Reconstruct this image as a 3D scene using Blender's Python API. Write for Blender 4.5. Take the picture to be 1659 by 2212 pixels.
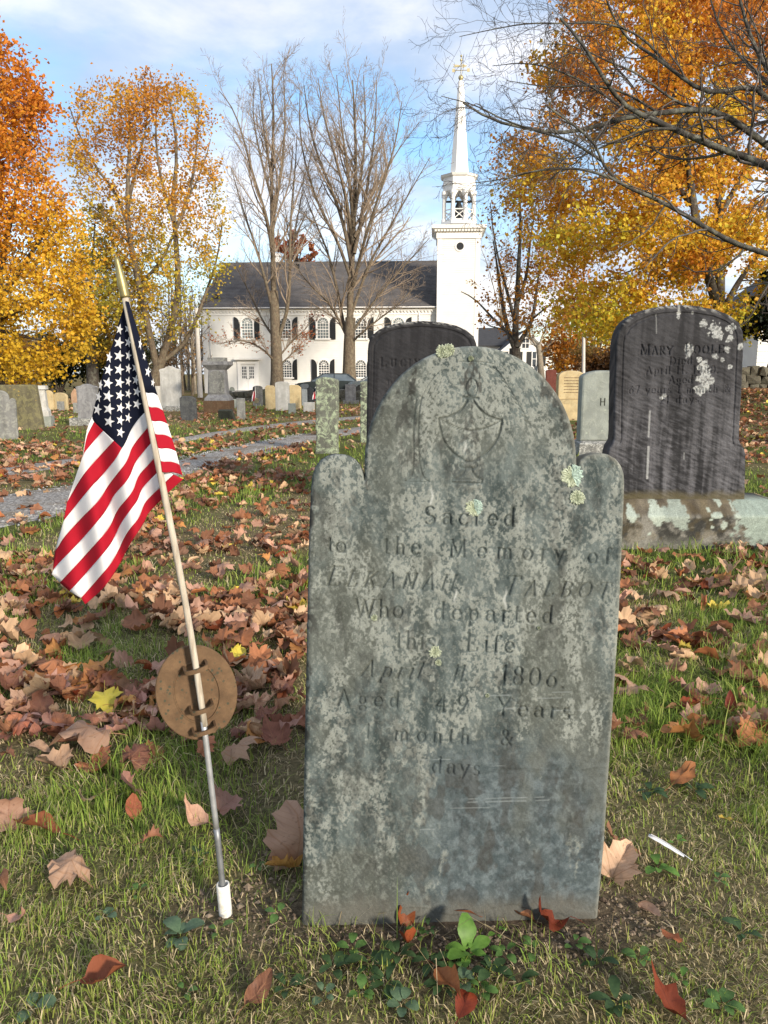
import bpy, math, random
import numpy as np
from mathutils import Vector, Matrix, noise as mnoise

for o in list(bpy.data.objects):
    bpy.data.objects.remove(o)
scene = bpy.context.scene
COL = scene.collection
RAD = math.radians

# ------------------------------------------------------------------ camera, world, sun, exposure
EYE = 1.10
FPX = 1661.0                      # focal length for a picture 1659 x 2212
HORIZON = 805.0
PITCH = math.atan((1106 - HORIZON) / FPX)
cam_d = bpy.data.cameras.new("camera")
cam_d.sensor_fit = 'VERTICAL'
cam_d.angle = 2 * math.atan(1106 / FPX)
cam_d.clip_start = 0.05
cam_d.clip_end = 3000
cam = bpy.data.objects.new("camera", cam_d)
COL.objects.link(cam)
cam.location = (0, 0, EYE)
cam.rotation_euler = (math.pi / 2 - PITCH, 0, 0)
scene.camera = cam

SUN_AZ = RAD(142)                 # clockwise from +Y: behind the camera, to the right
SUN_EL = RAD(19)
SUN_DIR = Vector((math.sin(SUN_AZ) * math.cos(SUN_EL), math.cos(SUN_AZ) * math.cos(SUN_EL), math.sin(SUN_EL)))
sun_d = bpy.data.lights.new("sun", 'SUN')
sun_d.energy = 3.2
sun_d.angle = RAD(7)
sun_d.color = (1.0, 0.89, 0.74)
sun = bpy.data.objects.new("sun", sun_d)
COL.objects.link(sun)
sun.rotation_euler = SUN_DIR.to_track_quat('Z', 'Y').to_euler()

scene.view_settings.view_transform = 'Standard'
scene.view_settings.look = 'None'
scene.view_settings.gamma = 1
scene.view_settings.exposure = 0.90
scene.view_settings.use_curve_mapping = False
scene.cycles.max_bounces = 6
scene.cycles.transparent_max_bounces = 8

world = bpy.data.worlds.new("World")
scene.world = world
world.use_nodes = True
def build_world():
    nt = world.node_tree
    nt.nodes.clear()
    N = lambda t: nt.nodes.new(t)
    L = nt.links.new
    out = N('ShaderNodeOutputWorld'); bg = N('ShaderNodeBackground')
    L(bg.outputs[0], out.inputs[0])
    bg.inputs['Strength'].default_value = 0.14
    sky = N('ShaderNodeTexSky'); sky.sky_type = 'NISHITA'; sky.sun_disc = False
    sky.sun_elevation = SUN_EL; sky.sun_rotation = SUN_AZ
    sky.air_density = 1.0; sky.dust_density = 0.6; sky.ozone_density = 1.6
    hs = N('ShaderNodeHueSaturation'); hs.inputs['Saturation'].default_value = 1.15
    L(sky.outputs[0], hs.inputs['Color'])
    tc = N('ShaderNodeTexCoord')
    sep = N('ShaderNodeSeparateXYZ'); L(tc.outputs['Generated'], sep.inputs[0])
    def M(op, a, b=None):
        m = N('ShaderNodeMath'); m.operation = op
        for i, v in enumerate((a, b)):
            if v is None: continue
            if isinstance(v, (int, float)): m.inputs[i].default_value = v
            else: L(v, m.inputs[i])
        return m.outputs[0]
    z = M('MAXIMUM', sep.outputs['Z'], 0.0)
    den = M('ADD', z, 0.32)
    cx = M('DIVIDE', sep.outputs['X'], den); cy = M('DIVIDE', sep.outputs['Y'], den)
    cb = N('ShaderNodeCombineXYZ'); L(cx, cb.inputs[0]); L(cy, cb.inputs[1])
    def noise(scale, detail, rough, off, sx=1.0):
        mp = N('ShaderNodeMapping'); mp.inputs['Location'].default_value = off
        mp.inputs['Scale'].default_value = (scale * sx, scale, scale)
        L(cb.outputs[0], mp.inputs[0])
        n = N('ShaderNodeTexNoise'); n.inputs['Scale'].default_value = 1.0
        n.inputs['Detail'].default_value = detail; n.inputs['Roughness'].default_value = rough
        n.inputs['Distortion'].default_value = 0.25
        L(mp.outputs[0], n.inputs['Vector'])
        return n.outputs[0]
    def ramp(v, stops):
        r = N('ShaderNodeValToRGB'); L(v, r.inputs[0])
        e = r.color_ramp.elements
        while len(e) > 1: e.remove(e[-1])
        e[0].position = stops[0][0]; e[0].color = (*stops[0][1], 1)
        for p, c in stops[1:]:
            k = e.new(p); k.color = (*c, 1)
        return r.outputs[0]
    cov = ramp(noise(1.5, 7, 0.55, CLOUD_OFF, 0.8), [(0.35, (0, 0, 0)), (0.50, (.78, .78, .78)), (0.64, (1, 1, 1))])
    tone = ramp(noise(2.0, 7, 0.58, (CLOUD_OFF[0] + 5.2, CLOUD_OFF[1] + 1.3, 0), 0.8),
                [(0.30, (1.8, 2.35, 3.3)), (0.46, (2.6, 3.0, 3.7)), (0.60, (4.6, 4.5, 4.6))])
    mx = N('ShaderNodeMix'); mx.data_type = 'RGBA'
    L(cov, mx.inputs['Factor']); L(hs.outputs[0], mx.inputs['A']); L(tone, mx.inputs['B'])
    L(mx.outputs['Result'], bg.inputs['Color'])
CLOUD_OFF = (3.1, 7.4, 0.0)
build_world()

# ------------------------------------------------------------------ helpers
def gz(x, y):
    x = np.asarray(x, float); y = np.asarray(y, float)
    sm = lambda t: (lambda q: q * q * (3 - 2 * q))(np.clip(t, 0, 1))
    return -0.66 * sm((y - 12) / 58) + 0.62 * sm((x - 6) / 6) * sm((y - 10) / 10) * (1 - 0.4 * sm((y - 30) / 20)) \
        - 0.0 * x

CAM = np.array([0, 0, EYE])
_f = np.array([0, math.cos(PITCH), -math.sin(PITCH)]); _u = np.array([0, math.sin(PITCH), math.cos(PITCH)])
def ray(px, py):
    return _f + (px - 829.5) / FPX * np.array([1., 0, 0]) + (1106 - py) / FPX * _u
def atY(px, py, Y):
    d = ray(px, py); return CAM + d * (Y / d[1])
def onground(px, py):
    d = ray(px, py); z = 0.0
    for _ in range(40):
        t = (z - EYE) / min(d[2], -1e-4)
        p = CAM + d * t
        z = 0.5 * z + 0.5 * float(gz(p[0], p[1]))
    return np.array([p[0], p[1], float(gz(p[0], p[1]))])
def project(P):
    P = np.asarray(P, float) - CAM
    zc = P @ _f
    return 829.5 + FPX * P[..., 0] / zc, 1106 - FPX * (P @ _u) / zc, zc

def tag(o, label=None, cat=None, group=None, kind=None):
    if label: o['label'] = label
    if cat: o['category'] = cat
    if group: o['group'] = group
    if kind: o['kind'] = kind
    return o
def empty(name, loc, rz=0.0):
    o = bpy.data.objects.new(name, None); COL.objects.link(o)
    o.location = loc; o.rotation_euler = (0, 0, rz); o.empty_display_size = 0.2
    return o
def meshdata(name, V, faces, mats=(), smooth=False, midx=None, cols=None, uv=None):
    """faces: list of (n,k) integer arrays. cols: per-vertex rgb. uv: per-vertex xy."""
    V = np.asarray(V, np.float32)
    fl = [np.asarray(f, np.int32) for f in faces if len(f)]
    tot = np.concatenate([np.full(len(f), f.shape[1], np.int32) for f in fl])
    vi = np.concatenate([f.ravel() for f in fl])
    st = np.concatenate([[0], np.cumsum(tot)[:-1]]).astype(np.int32)
    me = bpy.data.meshes.new(name)
    me.vertices.add(len(V)); me.vertices.foreach_set('co', V.ravel())
    me.loops.add(len(vi)); me.loops.foreach_set('vertex_index', vi)
    me.polygons.add(len(tot)); me.polygons.foreach_set('loop_start', st)
    try: me.polygons.foreach_set('loop_total', tot)
    except Exception: pass
    for m in (mats if isinstance(mats, (list, tuple)) else [mats]): me.materials.append(m)
    if midx is not None: me.polygons.foreach_set('material_index', np.asarray(midx, np.int32))
    me.polygons.foreach_set('use_smooth', np.full(len(tot), bool(smooth)))
    if cols is not None:
        a = me.color_attributes.new('Col', 'FLOAT_COLOR', 'POINT')
        c = np.ones((len(V), 4), np.float32); c[:, :np.asarray(cols).shape[1]] = cols
        a.data.foreach_set('color', c.ravel())
    if uv is not None:
        l = me.uv_layers.new(name='UVMap')
        l.data.foreach_set('uv', np.asarray(uv, np.float32)[vi].ravel())
    me.update(calc_edges=True)
    return me
def link(name, me, parent=None, loc=None):
    o = bpy.data.objects.new(name, me); COL.objects.link(o)
    if parent is not None: o.parent = parent
    if loc is not None: o.location = loc
    return o
def mk(name, V, faces, mats, parent=None, **k):
    return link(name, meshdata(name, V, faces, mats, **k), parent)

class MB:
    """collects simple solids into one mesh"""
    def __init__(s): s.v = []; s.f3 = []; s.f4 = []; s.fn = []; s.n = 0; s.m3 = []; s.m4 = []
    def add(s, V, quads=None, tris=None, mi=0):
        V = np.asarray(V, float).reshape(-1, 3)
        if quads is not None and len(quads): s.f4.append(np.asarray(quads) + s.n); s.m4.append(np.full(len(quads), mi))
        if tris is not None and len(tris): s.f3.append(np.asarray(tris) + s.n); s.m3.append(np.full(len(tris), mi))
        s.v.append(V); s.n += len(V); return s
    def box(s, x0, x1, y0, y1, z0, z1, mi=0):
        V = [(x0, y0, z0), (x1, y0, z0), (x1, y1, z0), (x0, y1, z0), (x0, y0, z1), (x1, y0, z1), (x1, y1, z1), (x0, y1, z1)]
        return s.add(V, [(0, 3, 2, 1), (4, 5, 6, 7), (0, 1, 5, 4), (1, 2, 6, 5), (2, 3, 7, 6), (3, 0, 4, 7)], mi=mi)
    def frustum(s, cx, cy, z0, z1, a0, b0, a1, b1, mi=0):
        V = [(cx + sx * a, cy + sy * b, z) for z, a, b in ((z0, a0, b0), (z1, a1, b1)) for sx, sy in ((-1, -1), (1, -1), (1, 1), (-1, 1))]
        return s.add(V, [(0, 3, 2, 1), (4, 5, 6, 7), (0, 1, 5, 4), (1, 2, 6, 5), (2, 3, 7, 6), (3, 0, 4, 7)], mi=mi)
    def lathe(s, prof, c=(0, 0, 0), n=16, cap=True, mi=0, rot=0.0):
        K = len(prof); a = np.arange(n) * 2 * math.pi / n + rot
        V = np.array([[c[0] + r * math.cos(t), c[1] + r * math.sin(t), c[2] + z] for r, z in prof for t in a])
        q = [(k * n + i, k * n + (i + 1) % n, (k + 1) * n + (i + 1) % n, (k + 1) * n + i) for k in range(K - 1) for i in range(n)]
        t = []
        if cap:
            V = np.vstack([V, [(c[0], c[1], c[2] + prof[0][1]), (c[0], c[1], c[2] + prof[-1][1])]])
            t = [(K * n, (i + 1) % n, i) for i in range(n)] + [(K * n + 1, (K - 1) * n + i, (K - 1) * n + (i + 1) % n) for i in range(n)]
        return s.add(V, q, t, mi)
    def tube(s, pts, rad, n=8, mi=0, cap=True):
        pts = np.asarray(pts, float); rad = np.broadcast_to(np.asarray(rad, float), (len(pts),))
        V, q = tubes(pts[None], rad[None], n)
        t = []
        if cap:
            K = len(pts); V = np.vstack([V, pts[:1], pts[-1:]])
            t = [(K * n, (i + 1) % n, i) for i in range(n)] + [(K * n + 1, (K - 1) * n + i, (K - 1) * n + (i + 1) % n) for i in range(n)]
        return s.add(V, q, t, mi)
    def prism(s, poly, y0, y1, mi=0):
        """polygon in x,z extruded along y (fan caps, convex-ish)"""
        P = np.asarray(poly, float); n = len(P); c = P.mean(0)
        V = [(p[0], y0, p[1]) for p in P] + [(p[0], y1, p[1]) for p in P] + [(c[0], y0, c[1]), (c[0], y1, c[1])]
        q = [((i + 1) % n, i, n + i, n + (i + 1) % n) for i in range(n)]
        t = [(2 * n, i, (i + 1) % n) for i in range(n)] + [(2 * n + 1, n + (i + 1) % n, n + i) for i in range(n)]
        return s.add(V, q, t, mi)
    def data(s, name, mats, smooth=False):
        V = np.concatenate(s.v); fs = []; mi = []
        if s.f4: fs.append(np.concatenate(s.f4)); mi.append(np.concatenate(s.m4))
        if s.f3: fs.append(np.concatenate(s.f3)); mi.append(np.concatenate(s.m3))
        return meshdata(name, V, fs, mats, smooth=smooth, midx=np.concatenate(mi))
    def build(s, name, mats, parent=None, smooth=False):
        return link(name, s.data(name, mats, smooth), parent)

def tubes(P, R, n):
    """P (M,K,3) polylines, R (M,K) radii -> verts, quads"""
    M, K, _ = P.shape
    T = np.gradient(P, axis=1); T /= np.linalg.norm(T, axis=2, keepdims=True) + 1e-9
    ref = np.where(np.abs(T[:, :1, 2:3]) < 0.8, np.array([0, 0, 1.]), np.array([0.31, 0.95, 0.0]))
    A = np.cross(T, np.broadcast_to(ref, T.shape)); A /= np.linalg.norm(A, axis=2, keepdims=True) + 1e-9
    B = np.cross(T, A)
    a = np.arange(n) * 2 * math.pi / n
    V = P[:, :, None] + R[:, :, None, None] * (A[:, :, None] * np.cos(a)[:, None] + B[:, :, None] * np.sin(a)[:, None])
    idx = np.arange(M * K * n).reshape(M, K, n)
    nx = np.roll(idx, -1, axis=2)
    q = np.stack([idx[:, :-1], nx[:, :-1], nx[:, 1:], idx[:, 1:]], -1).reshape(-1, 4)
    return V.reshape(-1, 3), q

def resample(pts, K):
    pts = np.asarray(pts, float)
    for _ in range(2):
        if len(pts) > 2:
            q = np.empty((2 * len(pts), pts.shape[1])); q[0::2][1:] = .75 * pts[1:] + .25 * pts[:-1]
            q[1::2][:-1] = .75 * pts[:-1] + .25 * pts[1:]; q[0] = pts[0]; q[-1] = pts[-1]
            pts = q
    d = np.concatenate([[0], np.cumsum(np.linalg.norm(np.diff(pts, axis=0), axis=1))])
    t = np.linspace(0, d[-1], K)
    return np.stack([np.interp(t, d, pts[:, i]) for i in range(pts.shape[1])], 1)

def vnoise(x, y, seed=0):
    x = np.asarray(x, float) + seed * 37.77 + 1000; y = np.asarray(y, float) + seed * 91.31 + 1000
    xi = np.floor(x).astype(np.int64); yi = np.floor(y).astype(np.int64); fx = x - xi; fy = y - yi
    fx = fx * fx * (3 - 2 * fx); fy = fy * fy * (3 - 2 * fy)
    def h(a, b):
        n = (a * 374761393 + b * 668265263 + seed * 144665) & 0xffffffff
        n = ((n ^ (n >> 13)) * 1274126177) & 0xffffffff
        return ((n ^ (n >> 16)) & 0xffff) / 65535.0
    return (h(xi, yi) * (1 - fx) + h(xi + 1, yi) * fx) * (1 - fy) + (h(xi, yi + 1) * (1 - fx) + h(xi + 1, yi + 1) * fx) * fy
def fbm(x, y, seed=0, oct=4, gain=.5):
    s = 0; a = 1; t = 0
    for i in range(oct):
        s = s + a * vnoise(x * 2 ** i, y * 2 ** i, seed + i * 7); t += a; a *= gain
    return s / t
def sstep(a, b, x):
    t = np.clip((x - a) / (b - a), 0, 1); return t * t * (3 - 2 * t)

# ------------------------------------------------------------------ materials
class NT:
    def __init__(s, name, rough=0.8, spec=0.3):
        s.m = bpy.data.materials.new(name); s.m.use_nodes = True
        s.t = s.m.node_tree; s.b = s.t.nodes['Principled BSDF']; s.out = s.t.nodes['Material Output']
        s.b.inputs['Roughness'].default_value = rough
        s.b.inputs['Specular IOR Level'].default_value = spec
    def N(s, t, **k):
        n = s.t.nodes.new(t)
        for a, v in k.items(): setattr(n, a, v)
        return n
    def L(s, a, b): s.t.links.new(a, b)
    def val(s, sock, v):
        if hasattr(v, 'is_output') or hasattr(v, 'links'): s.L(v, sock)
        elif isinstance(v, (tuple, list)) and len(v) == 3 and len(sock.default_value) == 4: sock.default_value = (*v, 1)
        else: sock.default_value = v
    def math(s, op, a, b=0.0, c=None):
        n = s.N('ShaderNodeMath', operation=op); s.val(n.inputs[0], a); s.val(n.inputs[1], b)
        if c is not None: s.val(n.inputs[2], c)
        return n.outputs[0]
    def coord(s, kind='Object', scale=(1, 1, 1), rnd=True):
        tc = s.N('ShaderNodeTexCoord'); mp = s.N('ShaderNodeMapping'); mp.inputs['Scale'].default_value = scale
        if rnd:
            oi = s.N('ShaderNodeObjectInfo'); v = s.N('ShaderNodeVectorMath', operation='SCALE')
            v.inputs[0].default_value = (17.3, 31.7, 11.1); s.L(oi.outputs['Random'], v.inputs['Scale'])
            ad = s.N('ShaderNodeVectorMath', operation='ADD'); s.L(tc.outputs[kind], ad.inputs[0]); s.L(v.outputs[0], ad.inputs[1])
            s.L(ad.outputs[0], mp.inputs[0])
        else: s.L(tc.outputs[kind], mp.inputs[0])
        return mp.outputs[0]
    def noise(s, vec, scale, detail=4, rough=.55, dist=0.0):
        n = s.N('ShaderNodeTexNoise'); s.L(vec, n.inputs['Vector'])
        n.inputs['Scale'].default_value = scale; n.inputs['Detail'].default_value = detail
        n.inputs['Roughness'].default_value = rough; n.inputs['Distortion'].default_value = dist
        return n.outputs[0]
    def vor(s, vec, scale, feature='F1', out='Distance', rand=1.0):
        n = s.N('ShaderNodeTexVoronoi', feature=feature); s.L(vec, n.inputs['Vector']); n.inputs['Scale'].default_value = scale
        n.inputs['Randomness'].default_value = rand
        return n.outputs[out]
    def ramp(s, v, stops, interp='LINEAR'):
        r = s.N('ShaderNodeValToRGB'); s.L(v, r.inputs[0]); e = r.color_ramp.elements; r.color_ramp.interpolation = interp
        while len(e) > 1: e.remove(e[-1])
        f = lambda c: (c, c, c, 1) if isinstance(c, (int, float)) else (*c, 1)
        e[0].position = stops[0][0]; e[0].color = f(stops[0][1])
        for p, c in stops[1:]: e.new(p).color = f(c)
        return r.outputs[0]
    def mix(s, fac, a, b, blend='MIX'):
        n = s.N('ShaderNodeMix', data_type='RGBA', blend_type=blend)
        s.val(n.inputs['Factor'], fac); s.val(n.inputs['A'], a); s.val(n.inputs['B'], b)
        return n.outputs['Result']
    def attr(s, name='Col'):
        n = s.N('ShaderNodeAttribute', attribute_name=name); return n.outputs['Color']
    def rnd(s): return s.N('ShaderNodeObjectInfo').outputs['Random']
    def color(s, c): s.val(s.b.inputs['Base Color'], c); return s
    def bump(s, h, strength=.5, dist=.01):
        n = s.N('ShaderNodeBump'); s.L(h, n.inputs['Height']); n.inputs['Strength'].default_value = strength
        n.inputs['Distance'].default_value = dist; s.L(n.outputs[0], s.b.inputs['Normal']); return s
    def translucent(s, col, amt):
        tr = s.N('ShaderNodeBsdfTranslucent'); s.val(tr.inputs[0], col); ms = s.N('ShaderNodeMixShader')
        ms.inputs[0].default_value = amt
        s.L(s.b.outputs[0], ms.inputs[1]); s.L(tr.outputs[0], ms.inputs[2]); s.L(ms.outputs[0], s.out.inputs[0]); return s

def plain(name, c, rough=.7, metal=0.0, var=.12, scale=8, bump=0.0, spec=.3):
    n = NT(name, rough, spec); v = n.coord(); f = n.noise(v, scale, 5)
    n.color(n.ramp(f, [(.25, tuple(x * (1 - var) for x in c)), (.75, tuple(min(1, x * (1 + var)) for x in c))]))
    n.b.inputs['Metallic'].default_value = metal
    if bump: n.bump(n.noise(v, scale * 6, 4), bump, .004)
    return n.m

def stone_mat(name, base, dark, lich, la=.5, sa=.5, spots=0.0, scale=1.0, spotcol=(.55, .58, .5), bump=.6):
    """weathered stone: base tone, dark vertical streaks, blotchy lichen crust, round lichen spots"""
    n = NT(name, .9, .2); v = n.coord()
    vs = n.coord(scale=(5, 5, .7))
    c = n.ramp(n.noise(v, 5 * scale, 6, .6), [(.3, tuple(x * .78 for x in base)), (.7, tuple(x * 1.18 for x in base))])
    c = n.mix(n.math('MULTIPLY', n.ramp(n.noise(vs, 1.6 * scale, 5, .6), [(.42, 0), (.68, 1)]), sa), c, dark)
    lm = n.ramp(n.noise(v, 8 * scale, 9, .74, 1.2), [(.47, 0), (.58, 1)])
    c = n.mix(n.math('MULTIPLY', lm, la), c, lich)
    if spots:
        sp = n.ramp(n.math('ADD', n.vor(v, 9 * scale), n.math('MULTIPLY', n.noise(v, 60 * scale, 3), .22)), [(.20, 1), (.25, 0)])
        gate = n.ramp(n.noise(v, 2.2 * scale, 2), [(.5, 0), (.56, 1)])
        c = n.mix(n.math('MULTIPLY', n.math('MULTIPLY', sp, gate), spots), c, spotcol)
    n.color(c)
    h = n.math('ADD', n.noise(v, 60 * scale, 6, .7), n.math('MULTIPLY', lm, .35))
    n.bump(h, bump, .006)
    return n.m

def leafy(name, trans=.42):
    n = NT(name, .55, .25); a = n.attr(); n.color(a); n.translucent(a, trans); return n.m
M_LEAF = leafy('autumn_foliage', .48)
M_NEEDLE = leafy('evergreen_foliage', .15)
def bark_mat(name, c, c2, lich, la):
    n = NT(name, .9, .15); v = n.coord(scale=(1, 1, .3)); w = n.coord()
    f = n.noise(v, 14, 6, .65)
    k = n.ramp(f, [(.3, c2), (.65, c)])
    k = n.mix(n.math('MULTIPLY', n.ramp(n.noise(w, 6, 6, .65), [(.48, 0), (.6, 1)]), la), k, lich)
    n.color(k); n.bump(f, .7, .03); return n.m
M_BARK = bark_mat('brown_bark', (.17, .13, .09), (.07, .055, .042), (.24, .22, .15), .4)
M_BARKD = bark_mat('dark_bark', (.085, .072, .06), (.035, .03, .026), (.24, .25, .2), .35)
M_BARKL = bark_mat('pale_bark', (.30, .25, .19), (.16, .13, .095), (.36, .34, .26), .5)
M_BARKG = bark_mat('lichened_bark', (.07, .064, .056), (.03, .028, .025), (.24, .25, .2), .45)
M_TWIG = plain('twig_bark', (.17, .13, .095), .85, var=.3)
M_TWIGD = plain('dark_twig_bark', (.06, .05, .043), .85, var=.3)
M_WHITE = plain('white_paint', (.74, .73, .70), .6, var=.05)
M_CLAP = plain('white_clapboard', (.72, .71, .67), .65, var=.06, scale=2)
M_TRIM = plain('white_trim', (.78, .77, .74), .55, var=.04)
M_BLACK = plain('black_shutter', (.018, .02, .022), .5)
M_GLASS = plain('window_glass', (.05, .06, .07), .08, var=.3, scale=.8, spec=.6)
M_GLASSB = plain('reflecting_glass', (.16, .19, .2), .06, var=.4, scale=1.5, spec=.9)
# ------------------------------------------------------------------ ground
rng = np.random.default_rng(7)
def track_edges(up, lo):
    U = np.array([onground(*p)[:2] for p in up]); Lw = np.array([onground(*p)[:2] for p in lo])
    return resample(U, 90), resample(Lw, 90)
NEAR_TRACK = track_edges([(-420, 1130), (-150, 1092), (0, 1068), (145, 1048), (395, 990), (520, 963), (680, 934), (790, 921), (900, 911)],
                         [(-420, 1290), (-150, 1195), (0, 1149), (145, 1120), (395, 1027), (520, 990), (680, 952), (790, 935), (900, 922)])
FAR_TRACK = track_edges([(-350, 1052), (0, 1012), (169, 990), (379, 949), (500, 928), (629, 912), (780, 899), (900, 892)],
                        [(-350, 1082), (0, 1032), (169, 1003), (379, 959), (500, 936), (629, 919), (780, 905), (900, 897)])
def in_track(x, y, tr, pad=0.0):
    U, Lw = tr
    yu = np.interp(x, U[:, 0], U[:, 1]); yl = np.interp(x, Lw[:, 0], Lw[:, 1])
    return (y < yu + pad) & (y > yl - pad)
STONE_C = onground(970, 1992)
def soilmask(x, y):
    """bare soil close round the slate stone and the flag holder, and in small worn spots"""
    d = np.hypot((x - STONE_C[0]) / .40, (y - STONE_C[1] - .02) / .15)
    s = sstep(1.25, .75, d + .45 * (vnoise(x * 14, y * 14, 3) - .5))
    p = onground(487, 1974); d2 = np.hypot(x - p[0] - .06, y - p[1]) / .17
    s = np.maximum(s, .85 * sstep(1.2, .4, d2 + .5 * (vnoise(x * 16, y * 16, 5) - .5)))
    w = .7 * sstep(.66, .76, vnoise(x * 3.1, y * 3.1, 9)) * sstep(2.6, 1.4, y)
    return np.maximum(s, w)
def greenness(x, y):
    """0 straw / worn turf .. 1 lush green"""
    g = fbm(x * 1.1, y * 1.1, 21, 3)
    near = sstep(1.9, 1.45, y)
    lush = sstep(.30, .56, g)
    return np.clip(lush * (1 - .75 * near) + .12 - .2 * sstep(4.0, 5.5, y) * sstep(.2, -.6, x) * sstep(9.5, 8., y), 0, 1)

def build_ground():
    a = np.linspace(-1, 1, 181); xs = np.sinh(a * 6.2) / math.sinh(6.2) * 700
    b = np.linspace(-.62, 1, 251); ys = 1.8 + np.sinh(b * 6.3) / math.sinh(6.3) * 900
    X, Y = np.meshgrid(xs, ys); Z = gz(X, Y)
    V = np.stack([X, Y, Z], -1).reshape(-1, 3); nx = len(xs)
    i = np.arange(len(ys) - 1)[:, None] * nx + np.arange(nx - 1)[None]
    Fq = np.stack([i, i + 1, i + nx + 1, i + nx], -1).reshape(-1, 4)
    m = np.stack([soilmask(V[:, 0], V[:, 1]), greenness(V[:, 0], V[:, 1]), np.zeros(len(V))], -1)
    n = NT('turf_ground', 1.0, .05); at = n.N('ShaderNodeSeparateColor'); n.L(n.attr(), at.inputs[0])
    v = n.coord(rnd=False)
    f = n.noise(v, 55, 6, .7); f2 = n.noise(v, 2.1, 5, .6); f3 = n.noise(v, 9, 6, .65)
    g = n.ramp(f, [(.3, (.025, .034, .010)), (.52, (.085, .105, .030)), (.72, (.22, .20, .085))])
    st = n.ramp(f, [(.3, (.05, .04, .022)), (.55, (.18, .145, .08)), (.75, (.36, .29, .165))])
    so = n.ramp(f, [(.3, (.05, .036, .026)), (.6, (.125, .095, .068)), (.75, (.2, .155, .115))])
    c = n.mix(at.outputs[1], st, g)
    lit = n.ramp(n.noise(v, 26, 5, .75), [(.35, (.10, .045, .02)), (.5, (.26, .105, .035)), (.64, (.42, .20, .075))])
    geo = n.N('ShaderNodeSeparateXYZ'); tc = n.N('ShaderNodeTexCoord'); n.L(tc.outputs['Object'], geo.inputs[0])
    farf = n.ramp(n.math('MULTIPLY', geo.outputs['Y'], .02), [(.2, 0), (.5, .6), (1, .8)])
    c = n.mix(n.math('MULTIPLY', n.ramp(n.math('ADD', n.math('MULTIPLY', f2, .6), n.math('MULTIPLY', f3, .4)), [(.47, 0), (.60, 1)]), farf), c, lit)
    c = n.mix(at.outputs[0], c, so)
    n.color(c); n.bump(f, .8, .02)
    tag(mk('ground', V, [Fq], n.m, smooth=True, cols=m), kind='structure')
build_ground()

def build_tracks():
    n = NT('gravel', .95, .2); v = n.coord(rnd=False)
    d = n.vor(v, 60); cc = n.N('ShaderNodeTexVoronoi'); n.L(v, cc.inputs['Vector']); cc.inputs['Scale'].default_value = 60
    bw = n.N('ShaderNodeRGBToBW'); n.L(cc.outputs['Color'], bw.inputs[0])
    c = n.ramp(bw.outputs[0], [(.15, (.13, .12, .11)), (.5, (.25, .235, .215)), (.85, (.42, .40, .37))])
    c = n.mix(n.ramp(n.noise(v, 1.8, 6, .65), [(.5, 0), (.66, .8)]), c, (.17, .13, .085))
    n.color(c); n.bump(d, .8, .012)
    for (U, Lw) in (NEAR_TRACK, FAR_TRACK):
        K = len(U); S = 7; V = []
        jit = .22 if U is NEAR_TRACK[0] else .12
        for k in range(K):
            for s in range(S):
                t = s / (S - 1)
                if s in (0, S - 1): t += (vnoise(U[k, 0] * 3.3, s * 3.7, 4) - .5) * jit * 1.2
                p = Lw[k] * (1 - t) + U[k] * t
                V.append((p[0], p[1], float(gz(p[0], p[1])) + (.012 + .02 * math.sin(t * math.pi) if 0 < s < S - 1 else -.006)))
        i = (np.arange(K - 1)[:, None] * S + np.arange(S - 1)[None])
        F = np.stack([i, i + S, i + S + 1, i + 1], -1).reshape(-1, 4)
        V = np.array(V)
        # face up
        nrm = np.cross(V[F[0, 1]] - V[F[0, 0]], V[F[0, 3]] - V[F[0, 0]])
        if nrm[2] < 0: F = F[:, ::-1]
        tag(mk('gravel_path', V, [F], n.m, smooth=True), kind='structure')
    # loose pebbles lying on the near wheel track
    P = []
    while len(P) < 3800:
        k = rng.integers(0, 60); t = rng.random(); U, Lw = NEAR_TRACK
        p = Lw[k] * (1 - t) + U[k] * t
        P.append((p[0] + rng.normal(0, .05), p[1] + rng.normal(0, .05)))
    P = np.array(P); N = len(P)
    base = np.array([(1, 0, 0), (-1, 0, 0), (0, 1, 0), (0, -1, 0), (0, 0, 1), (0, 0, -1)], float)
    tri = np.array([(0, 2, 4), (2, 1, 4), (1, 3, 4), (3, 0, 4), (2, 0, 5), (1, 2, 5), (3, 1, 5), (0, 3, 5)])
    s = rng.uniform(.006, .017, N)
    Vv = base[None] * (rng.uniform(.6, 1.3, (N, 6, 1)) * s[:, None, None]) * np.array([1, 1, .65])
    a = rng.uniform(0, 6.28, N); ca, sa = np.cos(a)[:, None], np.sin(a)[:, None]
    Vv = np.stack([Vv[..., 0] * ca - Vv[..., 1] * sa, Vv[..., 0] * sa + Vv[..., 1] * ca, Vv[..., 2]], -1)
    Vv += np.stack([P[:, 0], P[:, 1], gz(P[:, 0], P[:, 1]) + .022], -1)[:, None]
    F = (tri[None] + (np.arange(N) * 6)[:, None, None]).reshape(-1, 3)
    g = rng.uniform(.11, .44, N); col = np.repeat(np.stack([g, g * .99, g * .97], -1), 6, 0)
    m = NT('pebble_stone', .9, .2); m.color(m.attr())
    tag(mk('gravel', Vv.reshape(-1, 3), [F], m.m, cols=col), label='loose grey pebbles lying on the gravel wheel track', cat='gravel', kind='stuff')
build_tracks()

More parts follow.
